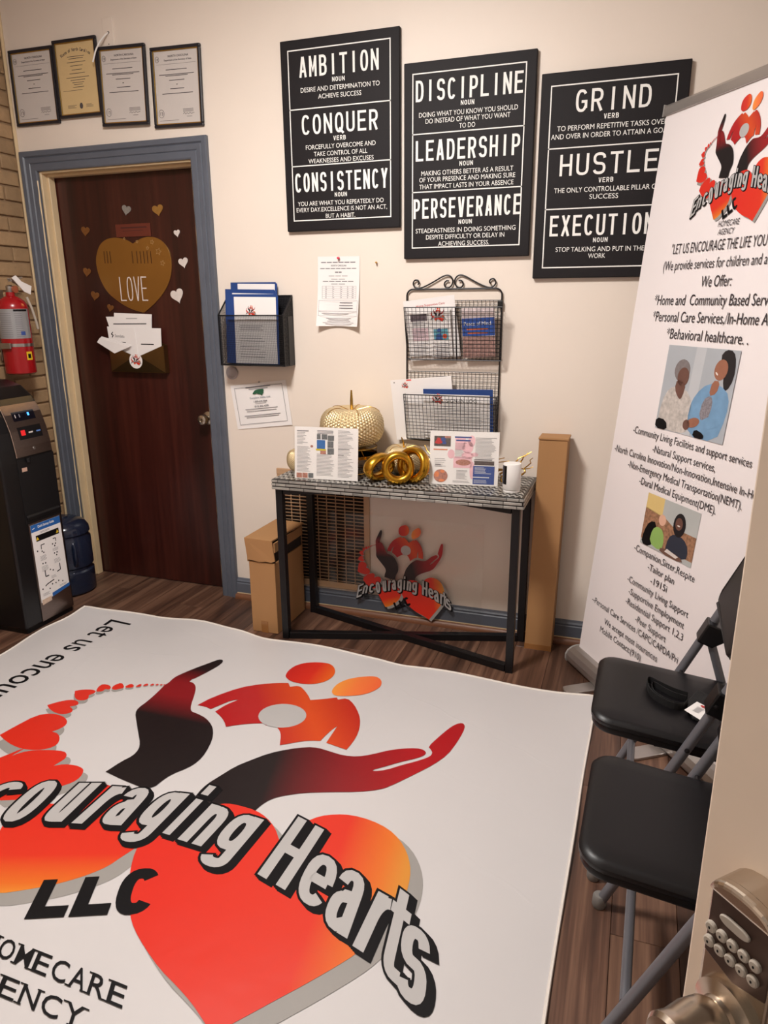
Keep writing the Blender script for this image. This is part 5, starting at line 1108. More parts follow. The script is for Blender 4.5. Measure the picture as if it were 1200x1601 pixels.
small_heart(198, 329, 14, 18, -14, HG, 'grey glitter heart sticker at the top left of the big gold heart')
small_heart(247, 329, 17, 20, 8, HGO, 'gold heart sticker at the top right of the big gold heart')
small_heart(277, 365, 9.5, 13, 8, HW, 'smallest white heart sticker, topmost on the right side of the door')
small_heart(287, 411, 15, 18, 10, HW, 'middle white heart sticker on the right side of the door')
small_heart(277.5, 463, 20, 25, 16, HW, 'largest white heart sticker, lowest on the right side of the door')
small_heart(134, 362, 13, 17, -8, HDG, 'dim gold heart sticker, topmost on the left side of the door')
small_heart(136.5, 426, 12, 16, -10, HDG, 'dim gold heart sticker left of the big gold heart at mid height')
small_heart(149, 463, 13, 16, -14, HDG, 'dim gold heart sticker below left of the big gold heart')
small_heart(173, 482, 10, 13, -16, HDG, 'tiny dim gold heart sticker just above the envelopes')
# big heart plate
bh = thing('gold_heart_plate', WP(210, 488, DY - 0.004), 'big mirror-gold heart plate lettered love on the brown door', 'heart plate')
bp_ = [dfr.px(130 + a / 5.52, 310 + b / 5.52) for a, b in [(432,392),(432,392),(500,345),(570,330),(640,340),(700,380),(745,450),(768,550),(765,650),(740,740),(690,830),(620,910),(545,978),(520,990),(400,950),(300,888),(210,810),(150,700),(120,600),(113,510),(140,410),(190,358),(260,338),(340,345),(400,368)]]
bp_ = smoothed(bp_, 2); mb = MB(); mb.prism([dfr.p(x, y, 0.0006) for x, y in bp_], (0, -0.004, 0)); build(mb, 'plate', mat('mirror_gold', (196, 156, 92), 0.30, 1.0, var=0.12, scale=3), bh, bevel=0.0015)
k = Ink(dfr, 0.0056); k.mono('LOVE', (130 + 335 / 5.52, 310 + 886 / 5.52), (130 + 568 / 5.52, 310 + 886 / 5.52), 0.112, 0.0055, 0.80); k.done('lettering', HW, bh)
k = Ink(dfr, 0.0054)
for a, b, r in ((655, 460, 30), (600, 378, 20), (690, 560, 24), (560, 430, 16), (360, 350, 12), (470, 375, 14)):
    u, v = dfr.px(130 + a / 5.52, 310 + b / 5.52); R_ = r / 5.52 / 330; pts = [(u + (R_ if i % 2 == 0 else R_ * 0.45) * math.sin(i * math.pi / 5 + 0.3), v + (R_ if i % 2 == 0 else R_ * 0.45) * math.cos(i * math.pi / 5 + 0.3)) for i in range(11)]
    k.line(pts, 0.0018)
k.done('star_outline', mat('pale_gold_line', (226, 190, 130), 0.3, 0.6), bh)
k = Ink(dfr, 0.0054)
for i, a in enumerate((190, 215, 240, 430, 470, 500, 530, 560, 590)): u, v = dfr.px(130 + a / 5.52, 310 + 510 / 5.52); k.rect(u - 0.0015, v - 0.028, u + 0.0015, v + 0.028)
k.done('dark_upper_lettering', mat('dark_brown_ink', (60, 34, 22), 0.4), bh)
a, b_ = WP(180, 351, DY - 0.003), WP(236, 369, DY - 0.003)
pq = thing('copper_plaque', ((a.x + b_.x) / 2, DY - 0.002, b_.z), 'small copper plaque on the door above the big gold heart', 'plaque')
mb = MB(); mb.bb(a.x, b_.x, DY - 0.004, DY - 0.0006, b_.z, a.z); build(mb, 'plate', mat('copper_plate', (120, 62, 50), 0.35, 0.5, var=0.1), pq, bevel=0.001)
k = Ink(dfr, 0.0046); k.rect(a.x + 0.03, a.z - 0.020, b_.x - 0.02, a.z - 0.014); k.rect(a.x + 0.04, a.z - 0.032, b_.x - 0.04, a.z - 0.030); k.done('print_line', mat('dark_copper_ink', (70, 30, 26), 0.5), pq)
# metal envelope pocket with mail
def dpx(a, b, y): return WP(130 + a / 5.52, 310 + b / 5.52, y)
ep = thing('envelope_pocket', dpx(470, 1510, DY - 0.02), 'gold metal envelope-shaped mail pocket on the brown door', 'mail holder')
BRONZE = mat('bronze_metal', (128, 100, 62), 0.28, 0.9, var=0.15, scale=6)
yb, yf = DY - 0.003, DY - 0.034
A, B, C_, D_ = dpx(240, 1482, yf), dpx(706, 1518, yf), dpx(690, 1195, yf), dpx(232, 1300, yf); Mx = dpx(470, 1345, yf)
zb_, zt_ = (A.z + B.z) / 2, (C_.z + D_.z) / 2 - 0.01; ex0, ex1 = (A.x + D_.x) / 2, (B.x + C_.x) / 2; mx_, mz_ = (ex0 + ex1) / 2, zb_ + 0.55 * (zt_ - zb_)
mb = MB(); mb.prism([(ex0, yb, zb_), (ex1, yb, zb_), (ex1, yb, zt_), (mx_, yb, zt_ + 0.055), (ex0, yb, zt_)], (0, 0.002, 0)); build(mb, 'back_panel', BRONZE, ep)
for nm, pts in (('left_fold', [(ex0, yf, zb_), (mx_, yf, mz_), (ex0, yf, zt_)]), ('right_fold', [(ex1, yf, zb_), (ex1, yf, zt_), (mx_, yf, mz_)])):
    mb = MB(); mb.prism(pts, (0, 0.0015, 0)); build(mb, nm, BRONZE, ep)
mb = MB(); mb.prism([(ex0, yf - 0.0012, zb_), (ex1, yf - 0.0012, zb_), (mx_, yf - 0.0012, mz_ + 0.012)], (0, 0.0010, 0)); build(mb, 'bottom_fold', mat('dark_bronze_metal', (86, 70, 46), 0.3, 0.9, var=0.15, scale=6), ep)
mb = MB(); mb.bb(ex0, ex1, yf, yb, zb_ - 0.0015, zb_); build(mb, 'bottom_plate', BRONZE, ep)
for sx in (ex0, ex1): mb = MB(); mb.bb(sx - 0.0008, sx + 0.0008, yf, yb, zb_, zt_); build(mb, 'side_plate', BRONZE, ep)
sc_ = dpx(456, 1402, yf); sfr = wallframe(sc_.x, sc_.z, yf - 0.0013)
sk = thing('logo_sticker', sfr.p(0, -0.038), 'round white logo sticker on the gold envelope pocket', 'sticker')
q = MB(); q.lathe([(0.038, 0), (0.038, 0.0006), (0.0, 0.0006)], sfr.O, 36, Mk); build(q, 'disc', PAPER, sk); mini_logo(sfr, 0.0, 0.004, 0.060, sk, 0.0008)
def letter(px4, y, label, bars, lean=0.0, thick=0.002):
    P = [dpx(a, b, y) for a, b in px4]; t = thing('envelope', (P[2] + P[3]) / 2, label, 'envelope', 'envelopes in the gold pocket'); q = MB(); q.prism(P, (0, thick, 0)); build(q, 'paper', PAPER, t)
    U = (P[1] - P[0]).normalized(); N_ = Vector((0, -1, 0)); V = N_.cross(U); fr = Frame(P[3], U, V)
    k = Ink(fr, 0.0004)
    for (a0, b0, a1, w_) in bars:
        u0, v0 = fr.px(130 + a0 / 5.52, 310 + b0 / 5.52); u1, _ = fr.px(130 + a1 / 5.52, 310 + b0 / 5.52); k.rect(u0, v0 - w_ / 2, u1, v0 + w_ / 2)
    k.done('print', BLACKINK if bars and bars[0][3] > 0.002 else GREYINK, t); return t, fr
letter([(265, 988), (590, 1002), (592, 1330), (265, 1330)], DY - 0.010, 'hindmost white envelope sticking up in the gold pocket', [(360, 1040, 465, 0.002)])
letter([(195, 1022), (585, 1018), (592, 1340), (300, 1340)], DY - 0.014, 'white envelope with barcode line, second row in the gold pocket', [(260, 1085, 545, 0.004), (370, 1038, 465, 0.002)])
t, fr = letter([(205, 1106), (430, 1120), (462, 1400), (250, 1400)], DY - 0.021, 'front left white envelope with black flame mark in the gold pocket', [(270, 1238, 368, 0.0025)])
u0, v0 = fr.px(130 + 275 / 5.52, 310 + 1198 / 5.52); u1, _ = fr.px(130 + 357 / 5.52, 310 + 1206 / 5.52)
k = Ink(fr, 0.0005); k.text('Sandata', u0, u1, v0, 0.014, 0.0); k.done('sender_name', mat('soft_black_ink', (96, 92, 96), 0.6), t)
u0, v0 = fr.px(130 + 252 / 5.52, 310 + 1178 / 5.52); k = Ink(fr, 0.0005); k.line([(u0 + 0.004, v0 + 0.014), (u0 - 0.006, v0 + 0.002), (u0 + 0.006, v0 - 0.002), (u0 - 0.003, v0 - 0.013)], 0.0045); k.done('flame_mark', BLACKINK, t)
letter([(432, 1118), (668, 1122), (680, 1400), (470, 1400)], DY - 0.025, 'front right white envelope with window line in the gold pocket', [(498, 1259, 608, 0.0045)])
letter([(400, 1120), (440, 1120), (480, 1400), (450, 1400)], DY - 0.0275, 'narrow folded white paper at the middle of the gold pocket', [])
mb = MB(); P = [dpx(118, 1235, yf - 0.010), dpx(140, 1200, yf - 0.010), dpx(400, 1275, yf - 0.004), dpx(270, 1332, yf - 0.006)]
lt = thing('folded_letter', sum(P, Vector()) / 4, 'folded white letter stack jutting out left of the gold pocket', 'letter')
for j in range(3):
    q = MB(); q.prism([p + Vector((0.004 * j, 0.003 * j, -0.004 * (1 - j))) for p in P], (0, 0.0012, 0.0003)); build(q, 'folded_sheet', PAPER, lt)

# ================================================================== LEFT SIDE
# ------------------------------------------------------------------ fire extinguisher on the brick wall
EX, EY, EZ = -0.948, -0.246, 1.122
fe = thing('fire_extinguisher', (EX, EY, EZ), 'red fire extinguisher strapped to the brick wall', 'fire extinguisher')
REDP = mat('red_gloss_paint', (150, 14, 22), 0.25, var=0.05)
mb = MB(); mb.lathe([(0.0, 0.0), (0.060, 0.0), (0.068, 0.006), (0.068, 0.300), (0.066, 0.315), (0.055, 0.335), (0.034, 0.350), (0.020, 0.356), (0.019, 0.372), (0.0, 0.372)], (EX, EY, EZ), 36); build(mb, 'cylinder', REDP, fe, smooth=True)
def wrap(r, z0, z1, a0, a1, name, ma, n=14):
    q = MB(); q.add([(EX + r * math.cos(a0 + (a1 - a0) * i / n), EY + r * math.sin(a0 + (a1 - a0) * i / n), z) for z in (z0, z1) for i in range(n + 1)], [(i, i + 1, n + 2 + i, n + 1 + i) for i in range(n)]); return build(q, name, ma, fe, smooth=True)
LBL = mat('silver_label', (150, 150, 152), 0.35, 0.3, var=0.05)
lb = wrap(0.0685, EZ + 0.165, EZ + 0.298, -2.3, 0.35, 'label_plate', LBL)
for i in range(12):
    q = wrap(0.0688, EZ + 0.172 + i * 0.0095, EZ + 0.1745 + i * 0.0095, -1.75, -0.95, 'label_line', GREYINK, 6)
    q = wrap(0.0688, EZ + 0.172 + i * 0.0095, EZ + 0.1745 + i * 0.0095, -0.72, -0.25, 'label_line', GREYINK, 6)
wrap(0.0688, EZ + 0.287, EZ + 0.296, -0.75, 0.2, 'label_heading', BLACKINK, 8); wrap(0.0689, EZ + 0.180, EZ + 0.197, -0.45, -0.15, 'label_symbol', NAVY, 5)
sb_ = wrap(0.0690, EZ + 0.128, EZ + 0.142, -3.1, 1.9, 'strap', STEEL, 24)
mb = MB(); mb.box((EX + 0.01, EY - 0.078, EZ + 0.133), (0.050, 0.012, 0.026), Matrix.Rotation(0.2, 3, 'Z')); build(mb, 'strap_buckle', STEEL, fe, bevel=0.002)
wrap(0.0687, EZ + 0.066, EZ + 0.104, -0.28, 0.16, 'hazard_sticker', mat('hazard_yellow', (222, 184, 36), 0.4), 5); wrap(0.0690, EZ + 0.074, EZ + 0.094, -0.19, 0.04, 'hazard_symbol', BLACKINK, 4)
mb = MB(); mb.lathe([(0.014, 0), (0.016, 0.004), (0.016, 0.030), (0.010, 0.036), (0.0, 0.036)], (EX, EY, EZ + 0.368), 16); build(mb, 'valve', STEEL, fe, smooth=True)
mb = MB(); mb.lathe([(0.014, 0), (0.016, 0.002), (0.016, 0.010), (0.0, 0.011)], (EX + 0.014, EY + 0.012, EZ + 0.385), 18, Matrix.Rotation(math.pi / 2, 3, 'Y')); build(mb, 'gauge', mat('gauge_copper', (170, 96, 70), 0.4, 0.3), fe, smooth=True)
for dz, l in ((0.402, 0.085), (0.418, 0.075)):
    mb = MB(); mb.box((EX + 0.012, EY + 0.030, EZ + dz + 0.012), (0.020, l, 0.007), Matrix.Rotation(math.radians(-24 if dz < 0.41 else 14), 3, 'X')); build(mb, 'handle_lever', mat('grey_lever', (160, 150, 142), 0.4, 0.5), fe, bevel=0.002)
mb = MB(); mb.prism([(EX + 0.036, EY - 0.012, EZ + 0.435), (EX + 0.036, EY + 0.012, EZ + 0.446), (EX + 0.038, EY + 0.040, EZ + 0.420), (EX + 0.040, EY + 0.094, EZ + 0.400), (EX + 0.040, EY + 0.082, EZ + 0.362), (EX + 0.038, EY + 0.048, EZ + 0.375), (EX + 0.036, EY + 0.020, EZ + 0.404)], (-0.004, 0, 0)); build(mb, 'paper_tag', PAPER, fe)
mb = MB(); mb.tube([(EX + 0.05, EY + 0.045, EZ + 0.350), (EX + 0.058, EY + 0.058, EZ + 0.30), (EX + 0.060, EY + 0.072, EZ + 0.24), (EX + 0.058, EY + 0.080, EZ + 0.205)], 0.006, 8); build(mb, 'hose', mat('grey_hose', (176, 166, 152), 0.5), fe, smooth=True)
mb = MB(); mb.bb(XL + 0.0015, XL + 0.010, EY - 0.03, EY + 0.03, EZ + 0.06, EZ + 0.38); build(mb, 'wall_bracket', STEEL, fe, bevel=0.002)
for dz in (0.135, 0.33): mb = MB(); mb.bb(XL + 0.008, EX - 0.055, EY - 0.02, EY + 0.02, EZ + dz - 0.008, EZ + dz + 0.008); build(mb, 'bracket_arm', STEEL, fe)

# ------------------------------------------------------------------ water cooler
CX1, CXB, CYR, CYL = -0.672, -1.005, -0.398, -0.700
wcool = thing('water_cooler', ((CX1 + CXB) / 2, (CYR + CYL) / 2, 0), 'black water cooler with steel front panel against the brick wall', 'water cooler')
BLKPL = mat('black_plastic', (11, 10, 13), 0.35, var=0.08); DKPL = mat('dark_recess_plastic', (12, 12, 15), 0.45)
prof = [(CXB, 0.02), (CX1, 0.02), (CX1, 0.780), (CX1 - 0.004, 0.840), (CX1 - 0.016, 0.910), (CX1 - 0.038, 0.980), (CX1 - 0.075, 1.045), (CX1 - 0.130, 1.090), (CX1 - 0.20, 1.112), (CXB + 0.02, 1.118), (CXB, 1.10)]
mb = MB(); mb.prism([(x, CYL, z) for x, z in prof], (0, CYR - CYL, 0)); build(mb, 'body', BLKPL, wcool, bevel=0.012, seg=3, angle=50)
mb = MB(); mb.bb(CXB + 0.01, CX1 - 0.008, CYL + 0.01, CYR - 0.01, 0.0, 0.025); build(mb, 'foot', DKPL, wcool)
DKSTEEL = mat('dark_brushed_steel', (136, 122, 116), 0.32, 1.0, var=0.1, scale=40, stretch=(1, 1, 10))
py0, py1 = -0.612, -0.412
pr = [(CX1 - 0.001, 0.800), (CX1 - 0.004, 0.840), (CX1 - 0.016, 0.910), (CX1 - 0.038, 0.980), (CX1 - 0.058, 1.018)]
def pn(i, off):
    x, z = pr[i]; a = pr[max(0, i - 1)]; b_ = pr[min(len(pr) - 1, i + 1)]; tx, tz = b_[0] - a[0], b_[1] - a[1]; l = math.hypot(tx, tz); return (x + tz / l * off, z - tx / l * off)
mb = MB(); n = len(pr); vs = []
for off in (0.0, 0.006):
    for i in range(n):
        for y in (py0, py1): x, z = pn(i, off); vs.append((x, y, z))
fs = []
for i in range(n - 1): a = 2 * i; b_ = 2 * n + 2 * i; fs += [(b_, b_ + 1, b_ + 3, b_ + 2), (a, a + 2, a + 3, a + 1), (a, b_, b_ + 2, a + 2), (a + 1, a + 3, b_ + 3, b_ + 1)]
fs += [(0, 1, 2 * n + 1, 2 * n), (2 * n - 2, 4 * n - 2, 4 * n - 1, 2 * n - 1)]
mb.add(vs, fs); cp_ = build(mb, 'control_panel', DKSTEEL, wcool, smooth=False)
def on_panel(t, y, off=0.0064):
    s = t * (n - 1); i = min(int(s), n - 2); f = s - i; a = Vector((pn(i, off)[0], 0, pn(i, off)[1])); b_ = Vector((pn(i + 1, off)[0], 0, pn(i + 1, off)[1])); v = a.lerp(b_, f); v.y = y; return v
def panel_patch(t0, t1, y0, y1, name, ma, off=0.0066, parent=None):
    q = MB(); ts = [t0 + (t1 - t0) * k / 4 for k in range(5)]; vs = [on_panel(t_, y, off) for t_ in ts for y in (y0, y1)]; q.add(vs, [(2 * k, 2 * k + 1, 2 * k + 3, 2 * k + 2) for k in range(4)]); return build(q, name, ma, parent or cp_)
panel_patch(0.64, 0.80, -0.575, -0.452, 'display', mat('display_black', (14, 14, 24), 0.15)); panel_patch(0.36, 0.55, -0.575, -0.445, 'button_bar', BLKPL)
panel_patch(0.70, 0.745, -0.492, -0.482, 'blue_light', mat('blue_led', (70, 150, 255), 0.3, emit=2.2), 0.0074); panel_patch(0.69, 0.74, -0.562, -0.558, 'indicator_mark', HW, 0.0074); panel_patch(0.69, 0.74, -0.540, -0.534, 'indicator_mark', GREYINK, 0.0074)
panel_patch(0.42, 0.50, -0.562, -0.538, 'red_button', mat('red_led_button', (226, 40, 44), 0.3, emit=0.25), 0.0074); panel_patch(0.44, 0.462, -0.520, -0.496, 'button_mark', HW, 0.0074); panel_patch(0.44, 0.462, -0.476, -0.452, 'button_mark', mat('blue_mark', (90, 130, 200), 0.4), 0.0074)
q = MB(); c_ = on_panel(0.17, -0.512, 0.0075); q.lathe([(0.007, 0), (0.006, 0.0012), (0.0, 0.0014)], c_, 16, Matrix.Rotation(math.radians(80), 3, 'Y')); build(q, 'emblem', STEEL, cp_)
mb = MB(); mb.tube([on_panel(t_ / 6, py0 - 0.002, 0.004) for t_ in range(7)], 0.0022, 6); build(mb, 'bright_edge', mat('bright_trim', (190, 168, 156), 0.25, 0.9), wcool, smooth=True)
# dispensing recess: side cheeks, back and tray
mb = MB(); mb.bb(CX1 - 0.002, CX1 + 0.0025, py0 - 0.002, CYR - 0.006, 0.500, 0.792); build(mb, 'recess_panel', DKPL, wcool, bevel=0.001)
mb = MB(); mb.prism([(CX1, py0 + 0.004, 0.540), (CX1 + 0.010, py0 + 0.004, 0.530), (CX1 + 0.010, py0 + 0.004, 0.518), (CX1, py0 + 0.004, 0.515)], (0, py1 - py0 - 0.008, 0)); build(mb, 'drip_tray', BLKPL, wcool, bevel=0.001)
mb = MB(); mb.lathe([(0.010, 0), (0.012, 0.018), (0.0, 0.018)], (CX1 + 0.008, -0.560, 0.775), 14); build(mb, 'spout', DKPL, wcool, smooth=True)
mb = MB(); mb.bb(CX1 + 0.0028, CX1 + 0.0040, -0.596, -0.568, 0.735, 0.752); build(mb, 'warning_label', mat('tan_label', (196, 160, 142), 0.5), wcool)
mb = MB(); mb.bb(CX1 - 0.001, CX1 + 0.004, -0.606, -0.414, 0.028, 0.498); lp_ = build(mb, 'lower_door', DKSTEEL, wcool, bevel=0.001)
gfr = Frame((CX1 + 0.0046, -0.600, 0.118), (0, 1, 0), (0, 0, 1))
q = MB(); q.prism([gfr.p(0, 0, 0), gfr.p(0.180, 0.02, 0), gfr.p(0.176, 0.372, 0), gfr.p(0, 0.372, 0)], gfr.N * 0.0006); gs = tag(build(q, 'guide_sticker', PAPER, wcool), 'white quick startup guide sticker')
k = Ink(gfr, 0.0009); k.rect(0, 0.338, 0.176, 0.372); k.done('blue_band', mat('guide_blue', (36, 96, 168), 0.5), gs); k = Ink(gfr, 0.0009); k.poly([(0.070, 0.006), (0.182, 0.020), (0.182, 0.036), (0.070, 0.024)]); k.done('blue_band', MATS['guide_blue'], gs)
k = Ink(gfr, 0.0011); k.text('Quick Startup Guide', 0.040, 0.138, 0.352, 0.011, 0.02); k.line([(0.008, 0.352), (0.022, 0.356)], 0.003); k.done('band_lettering', WHITEINK, gs)
k = Ink(gfr, 0.0009); k.rect(0.022, 0.290, 0.160, 0.318)
k.line([(0.066, 0.268), (0.044, 0.268), (0.044, 0.248)], 0.004); k.line([(0.118, 0.276), (0.134, 0.276), (0.134, 0.260)], 0.004); k.line([(0.046, 0.146), (0.046, 0.114), (0.066, 0.114)], 0.005); k.line([(0.138, 0.150), (0.138, 0.118), (0.116, 0.114)], 0.005); k.line([(0.036, 0.070), (0.048, 0.076), (0.092, 0.084)], 0.005)
for u, v in ((0.020, 0.246), (0.046, 0.238), (0.054, 0.230), (0.112, 0.252), (0.130, 0.250), (0.124, 0.240), (0.116, 0.206), (0.132, 0.206), (0.128, 0.194), (0.040, 0.180), (0.056, 0.178), (0.078, 0.138), (0.094, 0.130), (0.018, 0.062), (0.060, 0.050), (0.078, 0.066), (0.100, 0.064), (0.118, 0.068), (0.142, 0.058)): k.ell(u, v, 0.0038, 0.0042, 8)
k.done('diagram_ink', BLACKINK, gs)
k = Ink(gfr, 0.0009); k.bars(0.03, 0.07, 0.216, 5, 0.005, 0.0014); k.bars(0.108, 0.15, 0.228, 3, 0.005, 0.0014); k.bars(0.03, 0.072, 0.166, 5, 0.0055, 0.0014); k.bars(0.108, 0.15, 0.176, 4, 0.0055, 0.0014); k.bars(0.078, 0.11, 0.104, 3, 0.005, 0.0014); k.bars(0.015, 0.06, 0.038, 3, 0.005, 0.0014); k.bars(0.12, 0.165, 0.044, 2, 0.005, 0.0014); k.bars(0.05, 0.12, 0.330, 2, 0.005, 0.0016); k.done('small_print', GREYINK, gs)
k = Ink(gfr, 0.0012)
for u in (0.030, 0.150): k.poly([(u - 0.009, 0.296), (u + 0.009, 0.296), (u, 0.312)])
k.done('warning_triangle', mat('warning_yellow', (226, 188, 40), 0.5), gs)
q = MB(); q.prism([gfr.p(0.004, -0.012, 0.001), gfr.p(0.062, -0.008, 0.001), gfr.p(0.062, 0.014, 0.001), gfr.p(0.004, 0.012, 0.001)], gfr.N * 0.0006); build(q, 'peeled_tab', mat('tan_tab', (206, 180, 160), 0.6, var=0.15, scale=60), gs)

# ------------------------------------------------------------------ blue water jug
jx, jy, jr = -0.880, -0.195, 0.128
jg = thing('water_jug', (jx, jy, 0), 'dark blue plastic water jug on the floor between cooler and door casing', 'water jug')
JUG = mat('blue_jug_plastic', (36, 44, 66), 0.16, var=0.1, trans=0.35)
mb = MB(); mb.lathe([(0.0, 0.0), (0.112, 0.0), (0.126, 0.012), (jr, 0.030), (jr, 0.120), (0.120, 0.128), (0.120, 0.142), (jr, 0.150), (jr, 0.290), (0.120, 0.300), (0.120, 0.312), (0.127, 0.320), (0.124, 0.345), (0.108, 0.372), (0.070, 0.392), (0.030, 0.396), (0.028, 0.404), (0.0, 0.404)], (jx, jy, 0), 40); build(mb, 'bottle', JUG, jg, smooth=True)
mb = MB(); a = math.radians(-28); hx, hy = jx + (jr + 0.004) * math.cos(a), jy + (jr + 0.004) * math.sin(a); mb.tube([(jx + (jr - 0.01) * math.cos(a), jy + (jr - 0.01) * math.sin(a), 0.165), (hx, hy, 0.180), (hx, hy, 0.225), (hx, hy, 0.262), (jx + (jr - 0.01) * math.cos(a), jy + (jr - 0.01) * math.sin(a), 0.280)], 0.012, 10); build(mb, 'handle', JUG, jg, smooth=True)

# ================================================================== STANDING ROLL-UP BANNER
sa = math.radians(56); SBD = Vector((math.cos(sa), -math.sin(sa), 0)); SBB = Vector((math.sin(sa), math.cos(sa), 0))
SBU = (Vector((0, 0, 1.98)) + SBB * 0.18).normalized(); SBO = Vector((1.7026, -0.1808, 0.07)); SBW, SBH = 0.85, 1.988
bf = Frame(SBO, SBD, SBU)
sbn = thing('rollup_banner', SBO + SBD * 0.42 - Vector((0, 0, 0.07)), 'tall white roll-up banner stand listing home care services', 'banner stand')
BANW = mat('white_banner_fabric', (232, 224, 224), 0.5, var=0.02, scale=2)
mb = MB(); NU, NV = 18, 30
def bwave(u, v): return 0.0018 * math.sin(5 * v + 9 * u) * (1 - v / SBH) + 0.003 * math.sin(math.pi * u / SBW) * 0
vs = [bf.p(SBW * i / NU, SBH * j / NV, bwave(SBW * i / NU, SBH * j / NV) + dn) for dn in (0, -0.001) for j in range(NV + 1) for i in range(NU + 1)]
n1 = (NU + 1) * (NV + 1); fs = [(j * (NU + 1) + i, j * (NU + 1) + i + 1, (j + 1) * (NU + 1) + i + 1, (j + 1) * (NU + 1) + i) for j in range(NV) for i in range(NU)]
mb.add(vs, fs + [tuple(n1 + i for i in f[::-1]) for f in fs]); build(mb, 'fabric_panel', BANW, sbn, smooth=True)
ALU = mat('satin_aluminium', (186, 180, 176), 0.34, 0.85, var=0.05)
mb = MB(); mb.prism([bf.p(-0.006, SBH - 0.012, 0.008), bf.p(-0.006, SBH + 0.014, 0.009), bf.p(-0.006, SBH + 0.022, 0.004), bf.p(-0.006, SBH + 0.022, -0.006), bf.p(-0.006, SBH - 0.012, -0.008)], bf.U * (SBW + 0.012)); build(mb, 'top_rail', ALU, sbn, bevel=0.0015)
for u in (-0.009, SBW + 0.006):
    mb = MB(); mb.prism([bf.p(u, SBH - 0.014, 0.010), bf.p(u, SBH + 0.024, 0.010), bf.p(u, SBH + 0.024, -0.009), bf.p(u, SBH - 0.014, -0.009)], bf.U * 0.004); build(mb, 'rail_cap', mat('grey_plastic', (150, 146, 142), 0.5), sbn, bevel=0.001)
base = Vector((SBO.x, SBO.y, 0)); fn_ = Vector((-SBB.x, -SBB.y, 0))
def bs(u, n_, z): return base + SBD * u + fn_ * n_ + Vector((0, 0, z))
prof = [(0.046, 0.012), (0.050, 0.020), (0.050, 0.040), (0.040, 0.058), (0.022, 0.070), (0.004, 0.074), (-0.010, 0.074), (-0.030, 0.066), (-0.044, 0.046), (-0.044, 0.012)]
mb = MB(); mb.prism([bs(-0.012, a, z) for a, z in prof], SBD * (SBW + 0.024)); build(mb, 'base_cassette', ALU, sbn, smooth=False)
for u in (-0.020, SBW + 0.012): mb = MB(); mb.prism([bs(u, a * 1.04, z if z > 0.013 else 0.010) for a, z in prof], SBD * 0.008); build(mb, 'base_end_cap', mat('grey_plastic', (150, 146, 142), 0.5), sbn)
for u in (0.20, 0.62):
    q = MB(); pts = [(-0.030, 0.15), (-0.026, 0.165), (0.0, 0.172), (0.026, 0.165), (0.030, 0.15), (0.030, -0.12), (0.024, -0.135), (-0.024, -0.135), (-0.030, -0.12)]
    q.prism([bs(u + a, b_, 0.0008) for a, b_ in pts], (0, 0, 0.010)); build(q, 'swing_foot', ALU, sbn, bevel=0.002)
mb = MB(); mb.tube([bs(0.425, -0.030, 0.07), bf.p(0.425, SBH - 0.01, -0.014)], 0.007, 10); build(mb, 'support_pole', ALU, sbn, smooth=True)
lay([i for i in LOGO if i[1] != 'agency_lettering'], lambda x, y, h: bf.p(0.2150 * x - 0.0184 * y + 0.2343, 0.0139 * x + 0.2392 * y + 2.0639, 0.0022 + h), sbn, 0.00008)
SI = mat('banner_black_ink', (44, 40, 46), 0.5)
k = Ink(bf, 0.0026)
k.textpx('HOMECARE', (1122.3, 355), (1155, 350.5), 0.017, 0.0, 0.15); k.textpx('AGENCY', (1121.7, 367.5), (1146.7, 364.8), 0.017, 0.0, 0.15); k.done('agency_lettering', SI, sbn)
k = Ink(bf, 0.0026); k.textpx('"LET US ENCOURAGE THE LIFE YOU', (1049.3, 397.3), (1198, 384.5), 0.031, -0.002); k.textpx('(We provide services for children and a', (1036.7, 423.3), (1199, 413), 0.030, -0.002); k.done('motto_lettering', SI, sbn)
k = Ink(bf, 0.0026)
for t_, a, b_, h in (('We Offer:', (1095, 449), (1142.7, 446.7), 0.033), ('*Home and  Community Based Serv', (1022.7, 476.7), (1200, 478), 0.033), ('*Personal Care Services,/In-Home A', (1020, 502), (1200, 509), 0.033), ('*Behavioral healthcare. .', (1041.7, 528.3), (1169.3, 540), 0.033)): k = Ink(bf, 0.0026); k.textpx(t_, a, b_, h); k.done('offer_line', SI, sbn)
k = Ink(bf, 0.0026)
for t_, a, b_ in (('-Community Living Facilities and support services', (990, 675), (1174.5, 732.5)), ('-Natural Support services,', (1020, 706), (1117.5, 738.7)), ('-North Carolina Innovation/Non-Innovation,Intensive In-Ho', (961, 703.7), (1182, 783)), ('-Non-Emergency Medical Transportation(NEMT).', (982, 728.7), (1158.7, 798.7)), ('-Dural Medical Equipment(DME).', (999.5, 755), (1118, 805.5))): k = Ink(bf, 0.0026); k.textpx(t_, a, b_, 0.0250); k.done('service_line', SI, sbn)
k = Ink(bf, 0.0026)
for t_, a, b_ in (('-Companion,Sitter,Respite', (991.5, 859), (1085.3, 911.5)), ('-Tailor plan', (1012.5, 889.3), (1053.3, 914.7)), ('-1915i', (1016.5, 912), (1042, 926)), ('-Community Living Support', (980.8, 908), (1075.5, 966.7)), ('-Supportive Employment', (982.7, 927.5), (1068.8, 984)), ('-Residential Support 1,2,3', (978, 942.7), (1067, 1002)), ('-Peer Support', (993.3, 970.7), (1040, 1004.8)), ('--Personal Care Services /CAPC/CAPDA/Pri', (925.9, 939), (1058.7, 1038)), ('We accept most insurances', (944.5, 976), (1026.7, 1034)), ('Mobile Contact:(910)', (937.9, 988), (1001, 1033))): k = Ink(bf, 0.0026); k.textpx(t_, a, b_, 0.0235); k.done('support_line', SI, sbn)
